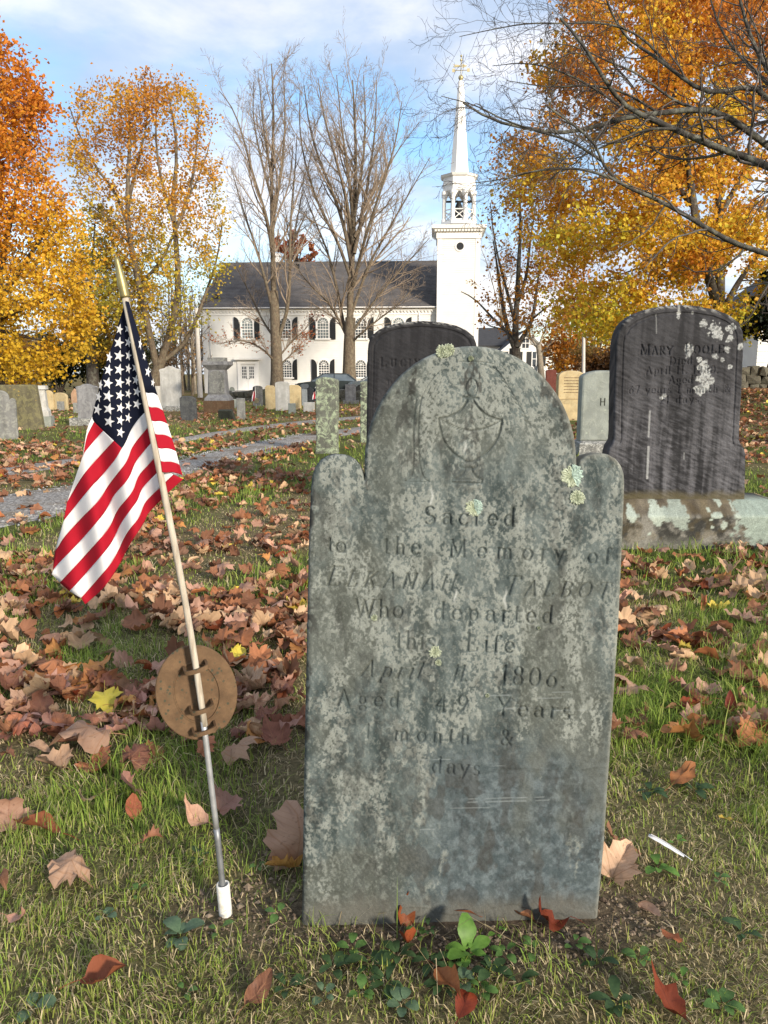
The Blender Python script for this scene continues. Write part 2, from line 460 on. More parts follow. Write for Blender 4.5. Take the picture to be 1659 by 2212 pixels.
# ------------------------------------------------------------------ carved lettering: stroke alphabet
def arc(cx, cy, rx, ry, a0, a1, n=12):
    return [(cx + rx * math.cos(RAD(a0 + (a1 - a0) * i / n)), cy + ry * math.sin(RAD(a0 + (a1 - a0) * i / n))) for i in range(n + 1)]
def ser(x, y, h=.085): return [('s', (x - h, y), (x + h, y))]
G = {
 'S': (.62, [arc(.3, .745, .21, .245, 35, 270) + arc(.3, .25, .24, .25, 90, -150)], []),
 'a': (.56, [arc(.25, .2, .18, .2, 0, 360), arc(.26, .42, .19, .21, 165, 0, 8) + [(.45, .06), (.53, .0)]], []),
 'c': (.54, [arc(.3, .31, .23, .32, 45, 320)], []),
 'r': (.44, [[(.14, .62), (.14, 0)], arc(.31, .42, .17, .2, 170, 50, 8)], ser(.14, 0) + [('s', (.04, .62), (.14, .62))]),
 'e': (.56, [[(.07, .34), (.5, .34)], arc(.29, .31, .22, .32, 8, 315)], []),
 'd': (.62, [arc(.26, .31, .2, .32, 0, 360), [(.47, 1), (.47, 0)]], [('s', (.37, 1), (.47, 1)), ('s', (.47, 0), (.57, 0))]),
 't': (.40, [[(.17, .86), (.17, .12)] + arc(.28, .12, .11, .12, 180, 300, 6), [(.03, .62), (.34, .62)]], []),
 'o': (.6, [arc(.3, .31, .24, .32, 0, 360, 18)], []),
 'h': (.64, [[(.14, 1), (.14, 0)], arc(.31, .42, .17, .2, 180, 0, 8) + [(.48, 0)]], ser(.14, 0) + ser(.48, 0) + [('s', (.04, 1), (.14, 1))]),
 'M': (1.0, [[(.14, 0), (.16, 1)], [(.16, 1), (.48, .08)], [(.48, .08), (.8, 1)], [(.8, 1), (.84, 0)]], ser(.14, 0, .12) + ser(.84, 0, .12) + ser(.13, 1) + ser(.84, 1)),
 'm': (.92, [[(.13, .62), (.13, 0)], arc(.29, .43, .16, .19, 180, 0, 8) + [(.45, 0)], arc(.61, .43, .16, .19, 180, 0, 8) + [(.77, 0)]], ser(.13, 0) + ser(.45, 0) + ser(.77, 0) + [('s', (.03, .62), (.13, .62))]),
 'n': (.62, [[(.13, .62), (.13, 0)], arc(.3, .43, .17, .19, 180, 0, 8) + [(.47, 0)]], ser(.13, 0) + ser(.47, 0) + [('s', (.03, .62), (.13, .62))]),
 'u': (.6, [[(.12, .62), (.12, .2)] + arc(.28, .2, .16, .2, 180, 360, 8), [(.46, .62), (.46, 0)]], [('s', (.03, .62), (.12, .62))]),
 'y': (.56, [[(.07, .62), (.29, .04)], [(.5, .62), (.22, -.24), (.08, -.28)]], ser(.07, .62) + ser(.5, .62)),
 'f': (.38, [[(.18, 0), (.18, .78)] + arc(.31, .8, .13, .19, 180, 30, 7), [(.04, .62), (.34, .62)]], ser(.18, 0)),
 'l': (.28, [[(.14, 1), (.14, 0)]], ser(.14, 0) + [('s', (.04, 1), (.14, 1))]),
 'i': (.28, [[(.14, .62), (.14, 0)], arc(.14, .86, .02, .02, 0, 360, 5)], ser(.14, 0) + [('s', (.04, .62), (.14, .62))]),
 'p': (.62, [[(.13, .62), (.13, -.3)], arc(.33, .31, .2, .32, 0, 360)], ser(.13, -.3) + [('s', (.03, .62), (.13, .62))]),
 's': (.46, [arc(.23, .47, .14, .16, 40, 270, 9) + arc(.23, .155, .16, .155, 90, -140, 9)], []),
 'g': (.56, [arc(.25, .38, .17, .24, 0, 360), arc(.27, -.12, .2, .15, 0, 360), [(.42, .58), (.54, .62)]], []),
 'E': (.72, [[(.16, 1), (.16, 0)], [(.04, 1), (.62, 1), (.64, .86)], [(.16, .52), (.5, .52)], [(.04, 0), (.64, 0), (.67, .16)]], []),
 'L': (.7, [[(.16, 1), (.16, 0)], [(.04, 0), (.6, 0), (.63, .18)]], ser(.16, 1)),
 'K': (.8, [[(.16, 1), (.16, 0)], [(.64, 1), (.18, .44)], [(.32, .6), (.68, 0)]], ser(.16, 0) + ser(.16, 1) + ser(.66, 0) + ser(.62, 1)),
 'A': (.82, [[(.1, 0), (.4, 1)], [(.4, 1), (.72, 0)], [(.2, .34), (.6, .34)]], ser(.1, 0) + ser(.72, 0)),
 'N': (.86, [[(.16, 0), (.16, 1)], [(.16, 1), (.7, 0)], [(.7, 0), (.7, 1)]], ser(.16, 0) + ser(.14, 1) + ser(.7, 1)),
 'H': (.86, [[(.16, 0), (.16, 1)], [(.7, 0), (.7, 1)], [(.16, .52), (.7, .52)]], ser(.16, 0) + ser(.16, 1) + ser(.7, 0) + ser(.7, 1)),
 'T': (.74, [[(.37, 1), (.37, 0)], [(.04, .88), (.06, 1), (.68, 1), (.7, .88)]], ser(.37, 0)),
 'B': (.74, [[(.16, 1), (.16, 0)], [(.04, 1), (.36, 1)] + arc(.36, .76, .22, .24, 90, -90, 8) + [(.16, .52)], [(.36, .52)] + arc(.38, .26, .26, .26, 90, -90, 8) + [(.04, 0)]], []),
 'O': (.86, [arc(.42, .5, .34, .5, 0, 360, 20)], []),
 'W': (1.1, [[(.08, 1), (.32, 0)], [(.32, 0), (.54, .9)], [(.54, .9), (.76, 0)], [(.76, 0), (1.0, 1)]], ser(.08, 1) + ser(1.0, 1) + ser(.54, .95)),
 'Y': (.78, [[(.08, 1), (.38, .48), (.38, 0)], [(.68, 1), (.38, .48)]], ser(.38, 0) + ser(.08, 1) + ser(.68, 1)),
 'P': (.68, [[(.16, 1), (.16, 0)], [(.04, 1), (.36, 1)] + arc(.36, .74, .24, .26, 90, -90, 8) + [(.16, .48)]], ser(.16, 0)),
 'R': (.76, [[(.16, 1), (.16, 0)], [(.04, 1), (.36, 1)] + arc(.36, .75, .22, .25, 90, -90, 8) + [(.16, .5)], [(.36, .5), (.66, 0)]], ser(.16, 0) + ser(.68, 0)),
 'U': (.82, [[(.16, 1), (.16, .3)] + arc(.41, .3, .25, .3, 180, 360, 10) + [(.66, 1)]], ser(.16, 1) + ser(.66, 1)),
 'C': (.76, [arc(.42, .5, .34, .5, 45, 315, 16)], []),
 'I': (.34, [[(.17, 1), (.17, 0)]], ser(.17, 0) + ser(.17, 1)),
 'D': (.84, [[(.16, 1), (.16, 0)], [(.04, 1), (.32, 1)] + arc(.32, .5, .4, .5, 90, -90, 12) + [(.04, 0)]], []),
 '1': (.42, [[(.1, .82), (.22, 1), (.22, 0)]], ser(.22, 0)),
 '2': (.6, [arc(.29, .73, .2, .26, 160, -20, 9) + [(.08, 0), (.52, 0)]], []),
 '4': (.64, [[(.44, 0), (.44, 1), (.06, .3), (.6, .3)]], ser(.44, 0)),
 '6': (.6, [arc(.3, .3, .22, .3, 0, 360, 14), [(.46, .96), (.24, .74), (.09, .4)]], []),
 '7': (.56, [[(.06, .88), (.08, 1), (.5, 1), (.2, 0)]], []),
 '8': (.6, [arc(.29, .74, .18, .26, 0, 360, 12), arc(.29, .25, .22, .26, 0, 360, 14)], []),
 '0': (.66, [arc(.32, .5, .25, .5, 0, 360, 18)], []),
 '9': (.6, [arc(.29, .7, .21, .3, 0, 360, 14), [(.5, .66), (.36, .26), (.14, .04)]], []),
 '&': (.84, [[(.76, .52), (.6, .52)], [(.7, .5), (.44, .02), (.24, -.02), (.1, .2), (.22, .42), (.46, .66), (.44, .9), (.3, 1.0), (.18, .88), (.2, .7), (.7, 0)]], []),
 '.': (.26, [arc(.12, .04, .03, .03, 0, 360, 5)], []),
 ' ': (.4, [], []),
}
def text_strokes(txt, p0, p1, cap, thick=.13, thin=.05, slant=0.0, small=None, smooth=True):
    """strokes (polyline Nx2, widths N) of txt fitted between plane points p0 and p1 (baseline). small: scale of all but initials"""
    adv = 0; items = []
    for i, ch in enumerate(txt):
        sc = 1.0
        if small and i > 0 and txt[i - 1] != ' ': sc = small
        w, st, se = G[ch]; items.append((ch, adv, sc)); adv += w * sc + .05
    p0 = np.array(p0); p1 = np.array(p1); Lw = np.linalg.norm(p1 - p0); e = (p1 - p0) / Lw; nrm = np.array([-e[1], e[0]])
    kx = Lw / (adv - .05)
    out = []
    for ch, a, sc in items:
        w, st, se = G[ch]
        # letters keep their own width; extra room goes to spacing
        lx = min(kx, cap * 1.08); off = (kx - lx) * w * sc / 2
        def P(q):
            q = np.asarray(q, float); X = a * kx + off + (q[:, 0] * sc + slant * q[:, 1] * sc) * lx; Yv = q[:, 1] * sc * cap
            return p0 + X[:, None] * e + Yv[:, None] * nrm
        for s in st:
            q = np.asarray(s, float)
            if len(q) < 2: continue
            d = np.gradient(q, axis=0); d /= np.linalg.norm(d, axis=1, keepdims=True) + 1e-9
            ww = (thin + (thick - thin) * np.abs(d[:, 1]) ** 1.3) * cap * (.5 + .5 * sc)
            out.append((P(q), ww))
        for s in se:
            out.append((P([s[1], s[2]]), np.array([thin, thin]) * cap * 1.15))
    return out

def carve(u, v, strokes, depth_slope=.8, dmax=.004):
    """V-cut depth at points (u,v)"""
    D = np.zeros(len(u))
    for pts, w in strokes:
        m = float(w.max()); lo = pts.min(0) - m; hi = pts.max(0) + m
        idx = np.nonzero((u > lo[0]) & (u < hi[0]) & (v > lo[1]) & (v < hi[1]))[0]
        if not len(idx): continue
        q = np.stack([u[idx], v[idx]], 1); best = np.zeros(len(idx))
        for k in range(len(pts) - 1):
            a, b = pts[k], pts[k + 1]; ab = b - a; L2 = ab @ ab + 1e-12
            t = np.clip(((q - a) @ ab) / L2, 0, 1); d = np.linalg.norm(q - a - t[:, None] * ab, axis=1)
            ww = w[k] * (1 - t) + w[k + 1] * t
            best = np.maximum(best, (ww / 2 - d) * depth_slope)
        D[idx] = np.maximum(D[idx], np.clip(best, 0, dmax))
    return D

def edge_dist(q, chain):
    best = np.full(len(q), 9.0)
    for k in range(len(chain) - 1):
        a, b = chain[k], chain[k + 1]; ab = b - a; L2 = ab @ ab + 1e-12
        t = np.clip(((q - a) @ ab) / L2, 0, 1)
        best = np.minimum(best, np.hypot(*(q - a - t[:, None] * ab).T))
    return best

def relief_stone(name, chain, patches, frame, thick, er, height, color, mat, parent, side_cols):
    """a stone whose front face is a fine relief. chain: outline from bottom left over the top to bottom right, in plane coordinates.
    patches: (v0, v1, fL, fR, nu, nv, power). frame: origin, right, up, outward normal."""
    O, U, W, Nn = frame
    VV = []; FF = []; CC = []; n0 = 0
    for (v0, v1, fL, fR, nu, nv, top) in patches:
        s = np.linspace(0, 1, nv); s = np.sin(s * math.pi / 2) if top else s
        v = v0 + (v1 - v0) * s
        t = np.linspace(0, 1, nu)
        l = fL(v)[:, None]; r = fR(v)[:, None]
        uu = (l + (r - l) * t[None]).ravel(); vv = np.repeat(v, nu)
        q = np.stack([uu, vv], 1)
        near = np.full(len(q), 9.0)
        # exact distance only near the edge
        rough = np.minimum(np.minimum(uu - np.repeat(l.ravel(), nu), np.repeat(r.ravel(), nu) - uu), 9)
        ii = np.nonzero((rough < .05) | (vv > v1 - .06))[0] if not top else np.arange(len(q))
        near[ii] = edge_dist(q[ii], chain)
        e = np.clip(near, 0, er); drop = er - np.sqrt(np.maximum(er ** 2 - (er - e) ** 2, 0))
        h = height(uu, vv, near)
        fade = np.clip(near / .006, 0, 1)
        VV.append(O + uu[:, None] * U + vv[:, None] * W + (h * fade - drop)[:, None] * Nn)
        CC.append(color(uu, vv, near, h))
        i = n0 + np.arange(nv - 1)[:, None] * nu + np.arange(nu - 1)[None]
        FF.append(np.stack([i, i + 1, i + nu + 1, i + nu], -1).reshape(-1, 4)); n0 += nu * nv
    # sides and back
    K = 6; ch = resample(chain, 260) if len(chain) < 200 else chain
    d = np.linspace(er, thick, K)
    for k in range(K):
        jit = (fbm(ch[:, 0] * 60 + ch[:, 1] * 60, np.full(len(ch), k * 1.7), 12, 3) - .5) * .006 * (0 < k)
        inset = (er * .6 if k == K - 1 else 0)
        c2 = ch.copy(); cen = np.array([ch[:, 0].mean(), ch[:, 1].mean()])
        c2 = c2 - (c2 - cen) / np.linalg.norm(c2 - cen, axis=1, keepdims=True) * (inset - jit)[:, None]
        VV.append(O + c2[:, :1] * U + c2[:, 1:] * W - d[k] * Nn); CC.append(side_cols(ch[:, 0] * 1.0, ch[:, 1] + d[k]))
    m = len(ch); i = n0 + np.arange(K - 1)[:, None] * m + np.arange(m - 1)[None]
    FF.append(np.stack([i, i + 1, i + m + 1, i + m], -1).reshape(-1, 4)[:, ::-1])
    V = np.concatenate(VV)
    back = (n0 + (K - 1) * m + np.arange(m))[None]
    return mk(name, V, FF + [back], mat, parent, smooth=True, cols=np.concatenate(CC))

def frame_at(px, py, yaw, lean, roll=0.0):
    O = onground(px, py); y = RAD(yaw); L = RAD(lean)
    U = np.array([math.cos(y), math.sin(y), 0]); W = np.array([-math.sin(y) * math.sin(L), math.cos(y) * math.sin(L), math.cos(L)])
    return O, U, W, np.cross(U, W)
def plane_uv(fr):
    O, U, W, Nn = fr
    def f(px, py):
        d = ray(px, py); t = np.dot(O - CAM, Nn) / np.dot(d, Nn); q = CAM + d * t - O
        return np.array([q @ U, q @ W])
    return f
# ------------------------------------------------------------------ the slate headstone in front
def disp3(cx, cy): return 630.9 + cx * .463, 713.2 + cy * .463
def disp4(cx, cy): return 630.9 + cx * .463, 1316.6 + cy * .463
def lerp3(a, b, t):
    t = np.asarray(t)[:, None]; return np.asarray(a) * (1 - t) + np.asarray(b) * t

def build_slate():
    fr = frame_at(970, 1992, 2.0, 4.0)
    uv = plane_uv(fr)
    D3 = lambda pts: np.array([uv(*disp3(*p)) for p in pts])
    left = np.array([uv(*p) for p in [(650, 2090), (652, 1975), (656, 1700), (662, 1400), (667, 1150), (671, 1060)]])
    lsh = D3([(88, 730), (92, 690), (104, 645), (128, 610), (165, 588), (205, 580), (250, 582), (290, 598), (318, 630), (332, 668)])
    nl = D3([(338, 700)])
    a = np.linspace(180, 0, 61)[1:-1]
    aL = uv(*disp3(340, 640)); aR = uv(*disp3(1332, 610)); top = uv(*disp3(840, 72))
    cen = (aL + aR) / 2; rx = np.linalg.norm(aR - aL) / 2; ex = (aR - aL) / np.linalg.norm(aR - aL); ey = np.array([-ex[1], ex[0]])
    ry = (top - cen) @ ey
    arch = np.array([cen + ex * rx * math.cos(RAD(t)) + ey * ry * math.sin(RAD(t)) for t in a])
    nr = D3([(1334, 640)])
    rsh = D3([(1345, 612), (1370, 590), (1405, 577), (1440, 573), (1480, 580), (1515, 600), (1540, 632), (1553, 668), (1557, 715)])
    right = np.array([uv(*p) for p in [(1350, 1100), (1340, 1330), (1325, 1560), (1307, 1830), (1291, 2008), (1284, 2090)]])
    chain = np.concatenate([left, lsh, nl, arch, nr, rsh, right])
    # patches -------------------------------------------------
    vn = float(min(nl[0][1], nr[0][1])) - .002
    Lc = np.concatenate([left, lsh[:3]]); Rc = np.concatenate([rsh[-3:], right])[::-1]
    fi = lambda ch: (lambda v: np.interp(v, ch[:, 1], ch[:, 0]))
    res = .0017
    body = (left[0, 1], vn, fi(Lc), fi(Rc), int(.615 / res), int((vn - left[0, 1]) / res), False)
    vt = float((arch[:, 1]).max())
    li = np.argmax(arch[:, 1])
    AL = np.concatenate([[[nl[0][0], vn - .01], nl[0]], arch[:li + 1]]); AR = np.concatenate([arch[li:], nr, [[nr[0][0], vn - .01]]])[::-1]
    archp = (vn, vt, fi(AL), fi(AR), int(.42 / res), int((vt - vn) / res * 1.25), True)
    def shoulder(pts, inner_right):
        k = np.argmax(pts[:, 1]); l = pts[:k + 1]; r = pts[k:][::-1]
        return (vn, float(pts[:, 1].max()), fi(l), fi(r), 90, 60, True)
    lp = np.concatenate([Lc[-6:], lsh[3:], nl]); rp = np.concatenate([nr, rsh, right[:1]])
    # ---------------------------------------------------------- lettering and drawing
    S = []
    def line(txt, a, b, cap, d=disp3, **k):
        k.setdefault('thick', .175); k.setdefault('thin', .085); S.extend(text_strokes(txt, uv(*d(*a)), uv(*d(*b)), cap * .463 * .00088, **k))
    line('Sacred', (603, 906), (1052, 916), 86)
    line('to', (160, 1036), (252, 1038), 78); line('the', (418, 1044), (604, 1047), 80)
    line('Memory', (705, 1058), (1282, 1078), 82); line('of', (1362, 1088), (1492, 1092), 78)
    kk = dict(slant=.26, small=.80, thick=.165, thin=.08)
    line('ELKANAH', (140, 1190), (762, 1216), 92, **kk); line('TALBOT', (962, 1236), (1482, 1252), 92, **kk)
    line('Who', (285, 1338), (520, 1342), 84); line('departed', (648, 1348), (1228, 1370), 84)
    line('this', (478, 181), (668, 185), 84, disp4); line('Life', (795, 192), (1045, 203), 84, disp4)
    line('April', (296, 312), (598, 326), 80, disp4, slant=.3); line('11.', (738, 336), (818, 338), 80, disp4, slant=.25)
    line('1806.', (962, 346), (1275, 370), 90, disp4)
    line('Aged', (190, 448), (512, 458), 78, disp4); line('49', (645, 478), (838, 484), 88, disp4); line('Years', (935, 494), (1305, 514), 88, disp4)
    line('1', (330, 600), (370, 602), 70, disp4)
    line('month', (455, 610), (840, 630), 76, disp4); line('&', (955, 634), (1040, 638), 80, disp4)
    line('days', (640, 762), (880, 778), 80, disp4)
    def draw(pts, w=3.6, d=disp3, sm=True):
        q = np.array([uv(*d(*p)) for p in pts]); w = w * 1.25
        if sm and len(q) > 2: q = resample(q, max(8, len(q) * 3))
        S.append((q, np.full(len(q), w * .001)))
    ov = lambda cx, cy, rx, ry, a0=0, a1=360: [(cx + rx * math.cos(RAD(t)), cy - ry * math.sin(RAD(t))) for t in np.linspace(a0, a1, 22)]
    draw(ov(838, 268, 27, 42), 2.8)
    draw([(798, 313), (870, 318)], 4); draw([(798, 320), (870, 325)], 2)
    draw([(820, 322), (806, 352), (780, 380), (740, 402), (685, 412)], 4.2); draw([(846, 322), (862, 354), (890, 384), (930, 408), (979, 420)], 4.2)
    draw([(685, 412), (690, 462), (708, 520), (748, 575), (812, 613)], 4.2); draw([(979, 420), (972, 470), (950, 522), (905, 578), (842, 613)], 4.2)
    draw([(685, 412), (735, 436), (775, 456), (812, 464)], 2.4); draw([(812, 466), (870, 464), (930, 446), (979, 421)], 2.4)
    draw([(700, 420), (750, 455), (800, 470)], 2.4); draw([(830, 470), (900, 462), (960, 432)], 2.4)
    draw(ov(823, 630, 42, 17), 3.2); draw(ov(823, 630, 32, 10), 2)
    draw([(808, 648), (800, 670), (778, 688), (748, 697)], 3.4); draw([(838, 648), (846, 670), (862, 688), (886, 698)], 3.4)
    draw([(748, 697), (746, 712), (885, 714), (886, 698)], 3.2, sm=False); draw([(748, 698), (886, 700)], 2.2)
    draw([(525, 706), (552, 696), (564, 660), (568, 600), (566, 500), (566, 420), (578, 330)], 2.8)
    draw([(640, 708), (612, 692), (598, 640), (590, 560), (588, 450), (596, 350), (606, 310)], 3); draw([(606, 310), (640, 245), (690, 190)], 1.5)
    draw([(525, 706), (640, 708)], 2)
    draw([(535, 312), (545, 298), (562, 296), (575, 310), (580, 330)], 2.6); draw([(528, 300), (545, 288), (570, 290), (590, 320)], 2)
    draw([(780, 146), (880, 146), (945, 158)], 1.6); draw([(860, 150), (930, 175), (990, 230)], 1.2)
    for t in np.linspace(0, 1, 11):
        x = 935 + 150 * t; y = 172 + 250 * t ** 1.15
        draw([(x, y), (x + 26, y + 20)], 2.2); draw([(x + 14, y + 4), (x + 30, y + 30)], 1.8)
    r_ = np.random.default_rng(3)
    for t in range(7):       # fallen willow sprays on the left of the tablet
        x = 640 + r_.uniform(0, 70); y = 230 + r_.uniform(0, 150); draw([(x, y), (x - 16, y + 34)], 1.6)
    pA = uv(*disp4(600, 1000)); pB = uv(*disp4(1400, 1090))
    # ---------------------------------------------------------- relief
    def fields(u, v):
        lich = fbm(u * 24 + .6 * fbm(u * 40, v * 40, 2, 2), v * 9, 31, 5, .66)
        fine = fbm(u * 250 + v * 60, v * 190, 5, 3, .6)
        streak = fbm(u * 30, v * 4.5, 17, 4, .6)
        return lich, fine, streak
    cache = {}
    def height(u, v, near):
        lich, fine, streak = fields(u, v)
        cut = carve(u, v, S, 1.9, .0065)
        worn = 1 - .25 * sstep(.60, .70, fbm(u * 9, v * 9, 44, 3)) ; worn = np.where(v > 1.0 * .86, np.maximum(worn, .75), worn)
        cut = cut * worn
        d1 = u * .80 + v * .60; tool = (fbm(d1 * 330 + 2 * fbm(u * 20, v * 20, 8, 2), (u * .6 - v * .8) * 16, 51, 2) - .5)
        cover = sstep(.47, .58, lich)
        h = .0009 * tool * (1 - .5 * cover) + cover * (.0006 + .0011 * (fine - .4)) + .0022 * (fbm(u * 7, v * 7, 61, 3) - .5)
        h += -.0018 * sstep(.63, .70, fbm(u * 55, v * 22, 71, 3)) * sstep(.05, .0, near)
        flake = sstep(.60, .64, fbm(u * 6 + 3, v * 13, 81, 4)) * sstep(.42, .30, v)
        h += -.0012 * flake
        cache['cut'] = cut
        return h - cut
    def color(u, v, near, h):
        lich, fine, streak = fields(u, v)
        mott = fbm(u * 60, v * 34, 91, 4, .6)
        c = lerp3((.040, .054, .053), (.125, .146, .140), sstep(.3, .7, .45 * streak + .55 * mott))
        bluish = sstep(.46, .28, v) * sstep(-.12, .02, u) * (1 - .5 * sstep(.05, .0, v))
        c = c * (1 - bluish[:, None] * .75) + lerp3((.060, .078, .086), (.135, .160, .172), sstep(.35, .7, fbm(u * 70, v * 90, 92, 4, .6))) * bluish[:, None] * .75
        warm = sstep(.5, .66, fbm(u * 8, v * 5, 93, 4))
        c = c * (1 - .45 * warm[:, None]) + np.array([.11, .105, .08]) * .45 * warm[:, None]
        # pale crust lichen: mottled, thicker in the middle band
        thr = .505 + .06 * sstep(.45, .2, v) - .02 * sstep(.5, .8, v) + .16 * bluish + .10 * (fbm(u * 5, v * 3, 38, 2) - .5)
        cov = sstep(thr - .09, thr + .08, lich)
        grain = sstep(.47, .54, .78 * fine + .22 * fbm(u * 95, v * 52, 36, 3) + .12 * (cov - .5))
        lc = lerp3((.17, .18, .16), (.33, .34, .305), mott)
        a = (cov * (.04 + .86 * grain) + (1 - cov) * .35 * (1 - bluish) * sstep(.55, .61, fine))[:, None]
        a = a * (1 - .95 * sstep(.0006, .0018, cache['cut'])[:, None])
        c = c * (1 - a) + lc * a
        # sooty black growth
        blk = sstep(.55, .62, fbm(u * 24 + 9, v * 9, 95, 5, .62) + .12 * (fine - .5)) * sstep(.36, .5, fbm(u * 120, v * 90, 96, 3))
        blk *= (.5 + .5 * np.maximum(sstep(.03, .0, near), sstep(.86, 1.1, v)))
        c = c * (1 - .78 * blk[:, None]) + np.array([.022, .021, .019]) * .78 * blk[:, None]
        foot = sstep(.42, .28, v) * sstep(.62, .68, fbm(u * 30, v * 16, 97, 4)) * sstep(-.2, -.05, u)
        c = c * (1 - .5 * foot[:, None]) + np.array([.045, .04, .034]) * .5 * foot[:, None]
        dirt = sstep(.075, .02, v + .03 * (vnoise(u * 30, v * 30, 98) - .5)) * .75
        c = c * (1 - dirt[:, None]) + np.array([.125, .115, .095]) * dirt[:, None]
        # scratches left by mowing near the foot
        sc = np.zeros(len(u))
        for (y0, u0, u1, w) in ((.255, .03, .20, .0013), (.262, .03, .19, .001), (.243, .0, .08, .0009), (.475, .06, .12, .0011), (.468, .16, .22, .001), (.448, .09, .17, .001), (.442, .19, .27, .0011), (.345, -.06, .0, .001), (.33, .04, .11, .0008), (.20, -.06, -.03, .001), (.48, .2, .24, .0009)):
            sc = np.maximum(sc, sstep(w * 1.6, w * .4, np.abs(v - y0 - .012 * (u - u0))) * (u > u0) * (u < u1) * sstep(.2, .5, vnoise(u * 60, v * 40, 99)))
        c = c * (1 - .3 * sc[:, None]) + np.array([.40, .43, .43]) * .3 * sc[:, None]
        for (px, py, pl) in ((651, 775, 24), (762, 1240, 18), (995, 1255, 26), (806, 545, 14)):   # bird streaks
            q = uv(*disp3(px, py)); w_ = sstep(.0032, .0012, np.abs(u - q[0] + .002 * np.sin(v * 200))) * sstep(pl * .0009, pl * .0004, np.abs(v - q[1]))
            c = c * (1 - w_[:, None] * .6) + np.array([.5, .5, .47]) * w_[:, None] * .6
        c = c * np.array([.80, .83, .84]); rim = sstep(.012, .0, near) * sstep(-.1, .25, u) * .35  # right-hand edge paler: its lit look is put into the colour
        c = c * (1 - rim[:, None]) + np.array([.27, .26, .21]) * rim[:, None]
        return c
    def side(u, v):
        k = fbm(u * 40, v * 40, 33, 4)
        c = lerp3((.035, .038, .036), (.12, .12, .105), sstep(.35, .7, k)); r = sstep(.05, .2, u)[:, None]  # right sides paler than left, light from the right painted into the colour
        return c * (1 - .4 * r) + np.array([.27, .25, .19]) * .4 * r
    n = NT('lichened_slate', .82, .28); v = n.coord('Object', rnd=False)
    f = n.noise(v, 420, 4, .7)
    n.color(n.mix(.8, n.attr(), n.ramp(f, [(.3, (.72, .72, .72)), (.7, (1.3, 1.3, 1.28))]), 'MULTIPLY'))
    n.bump(n.noise(v, 260, 5, .7), .35, .002)
    root = empty('headstone', fr[0])
    tag(root, 'mottled grey slate headstone with rounded arch and shoulders, carved urn, inscribed ELKANAH TALBOT 1806', 'gravestone')
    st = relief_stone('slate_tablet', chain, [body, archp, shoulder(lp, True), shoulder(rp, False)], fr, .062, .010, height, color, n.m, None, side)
    st.parent = root; st.matrix_parent_inverse = Matrix.Translation(-Vector(fr[0]))
    # frilled lichen rosettes growing on the stone
    ml = NT('lichen_rosette', .95, .1); ml.color(ml.attr())
    rr = np.random.default_rng(11)
    for (cx, cy, rad) in ((1305, 680, .0235), (1330, 780, .0165), (850, 828, .0185)):
        q = uv(*disp3(cx, cy)); lichen(fr, q, rad, ml.m, root, rr)
    for (cx, cy, rad) in ((667, 197, .0135), (682, 247, .0075), (910, 400, .005), (383, 38, .0075)):
        q = uv(*disp4(cx, cy)); lichen(fr, q, rad, ml.m, root, rr)
    for (cx, cy, rad) in ((700, 100, .014), (730, 92, .013), (715, 108, .009), (833, 132, .006), (1150, 1388, .004)):
        q = uv(*disp3(cx, cy)); lichen(fr, q, rad, ml.m, root, rr)
    return fr
def lichen(fr, q, rad, mat, root, rr, tone=None):
    O, U, W, Nn = fr; V = []; Cc = []; Fq = []
    n = 72; rings = [0, .25, .45, .62, .78, .9, 1.0]
    g_ = np.random.default_rng(int(rad * 1e5)); t_ = np.arange(n) / n * 6.283; lob = .88 + .05 * np.sin(3 * t_ + g_.uniform(0, 6)) + .04 * np.sin(7 * t_ + g_.uniform(0, 6)) + .05 * np.sin(13 * t_ + g_.uniform(0, 6)) + .22 * (g_.random(n) - .5) + .0 * np.array([vnoise(np.array([k * .9]), np.array([rad * 900.]), 6)[0] for k in range(n)]); lob = lob * 1.0
    for k, r in enumerate(rings):
        for i in range(n):
            a = i * 2 * math.pi / n; R = rad * r * (lob[i] if r > .4 else .95)
            z = .0004 + .0024 * (rr.random() if r < 1 else .1) * (.4 + r)
            V.append(O + (q[0] + R * math.cos(a)) * U + (q[1] + R * math.sin(a)) * W + (z + .0008) * Nn)
            g = rr.uniform(.55, 1.2); c = (.42, .46, .34) if r > .6 else (.36, .40, .28)
            if math.cos(a - .3) > .2 and rad > .018: c = (.36, .46, .40)
            Cc.append([x * g for x in c])
    i = np.arange(len(rings) - 1)[:, None] * n + np.arange(n)[None]; j = np.arange(len(rings) - 1)[:, None] * n + (np.arange(n)[None] + 1) % n
    Fq = np.stack([i, j, j + n, i + n], -1).reshape(-1, 4)[:, ::-1]
    o = mk('lichen_rosette', V, [Fq], mat, None, cols=Cc); o.parent = root; o.matrix_parent_inverse = Matrix.Translation(-Vector(root.location))
    return o
SLATE_FR = build_slate()

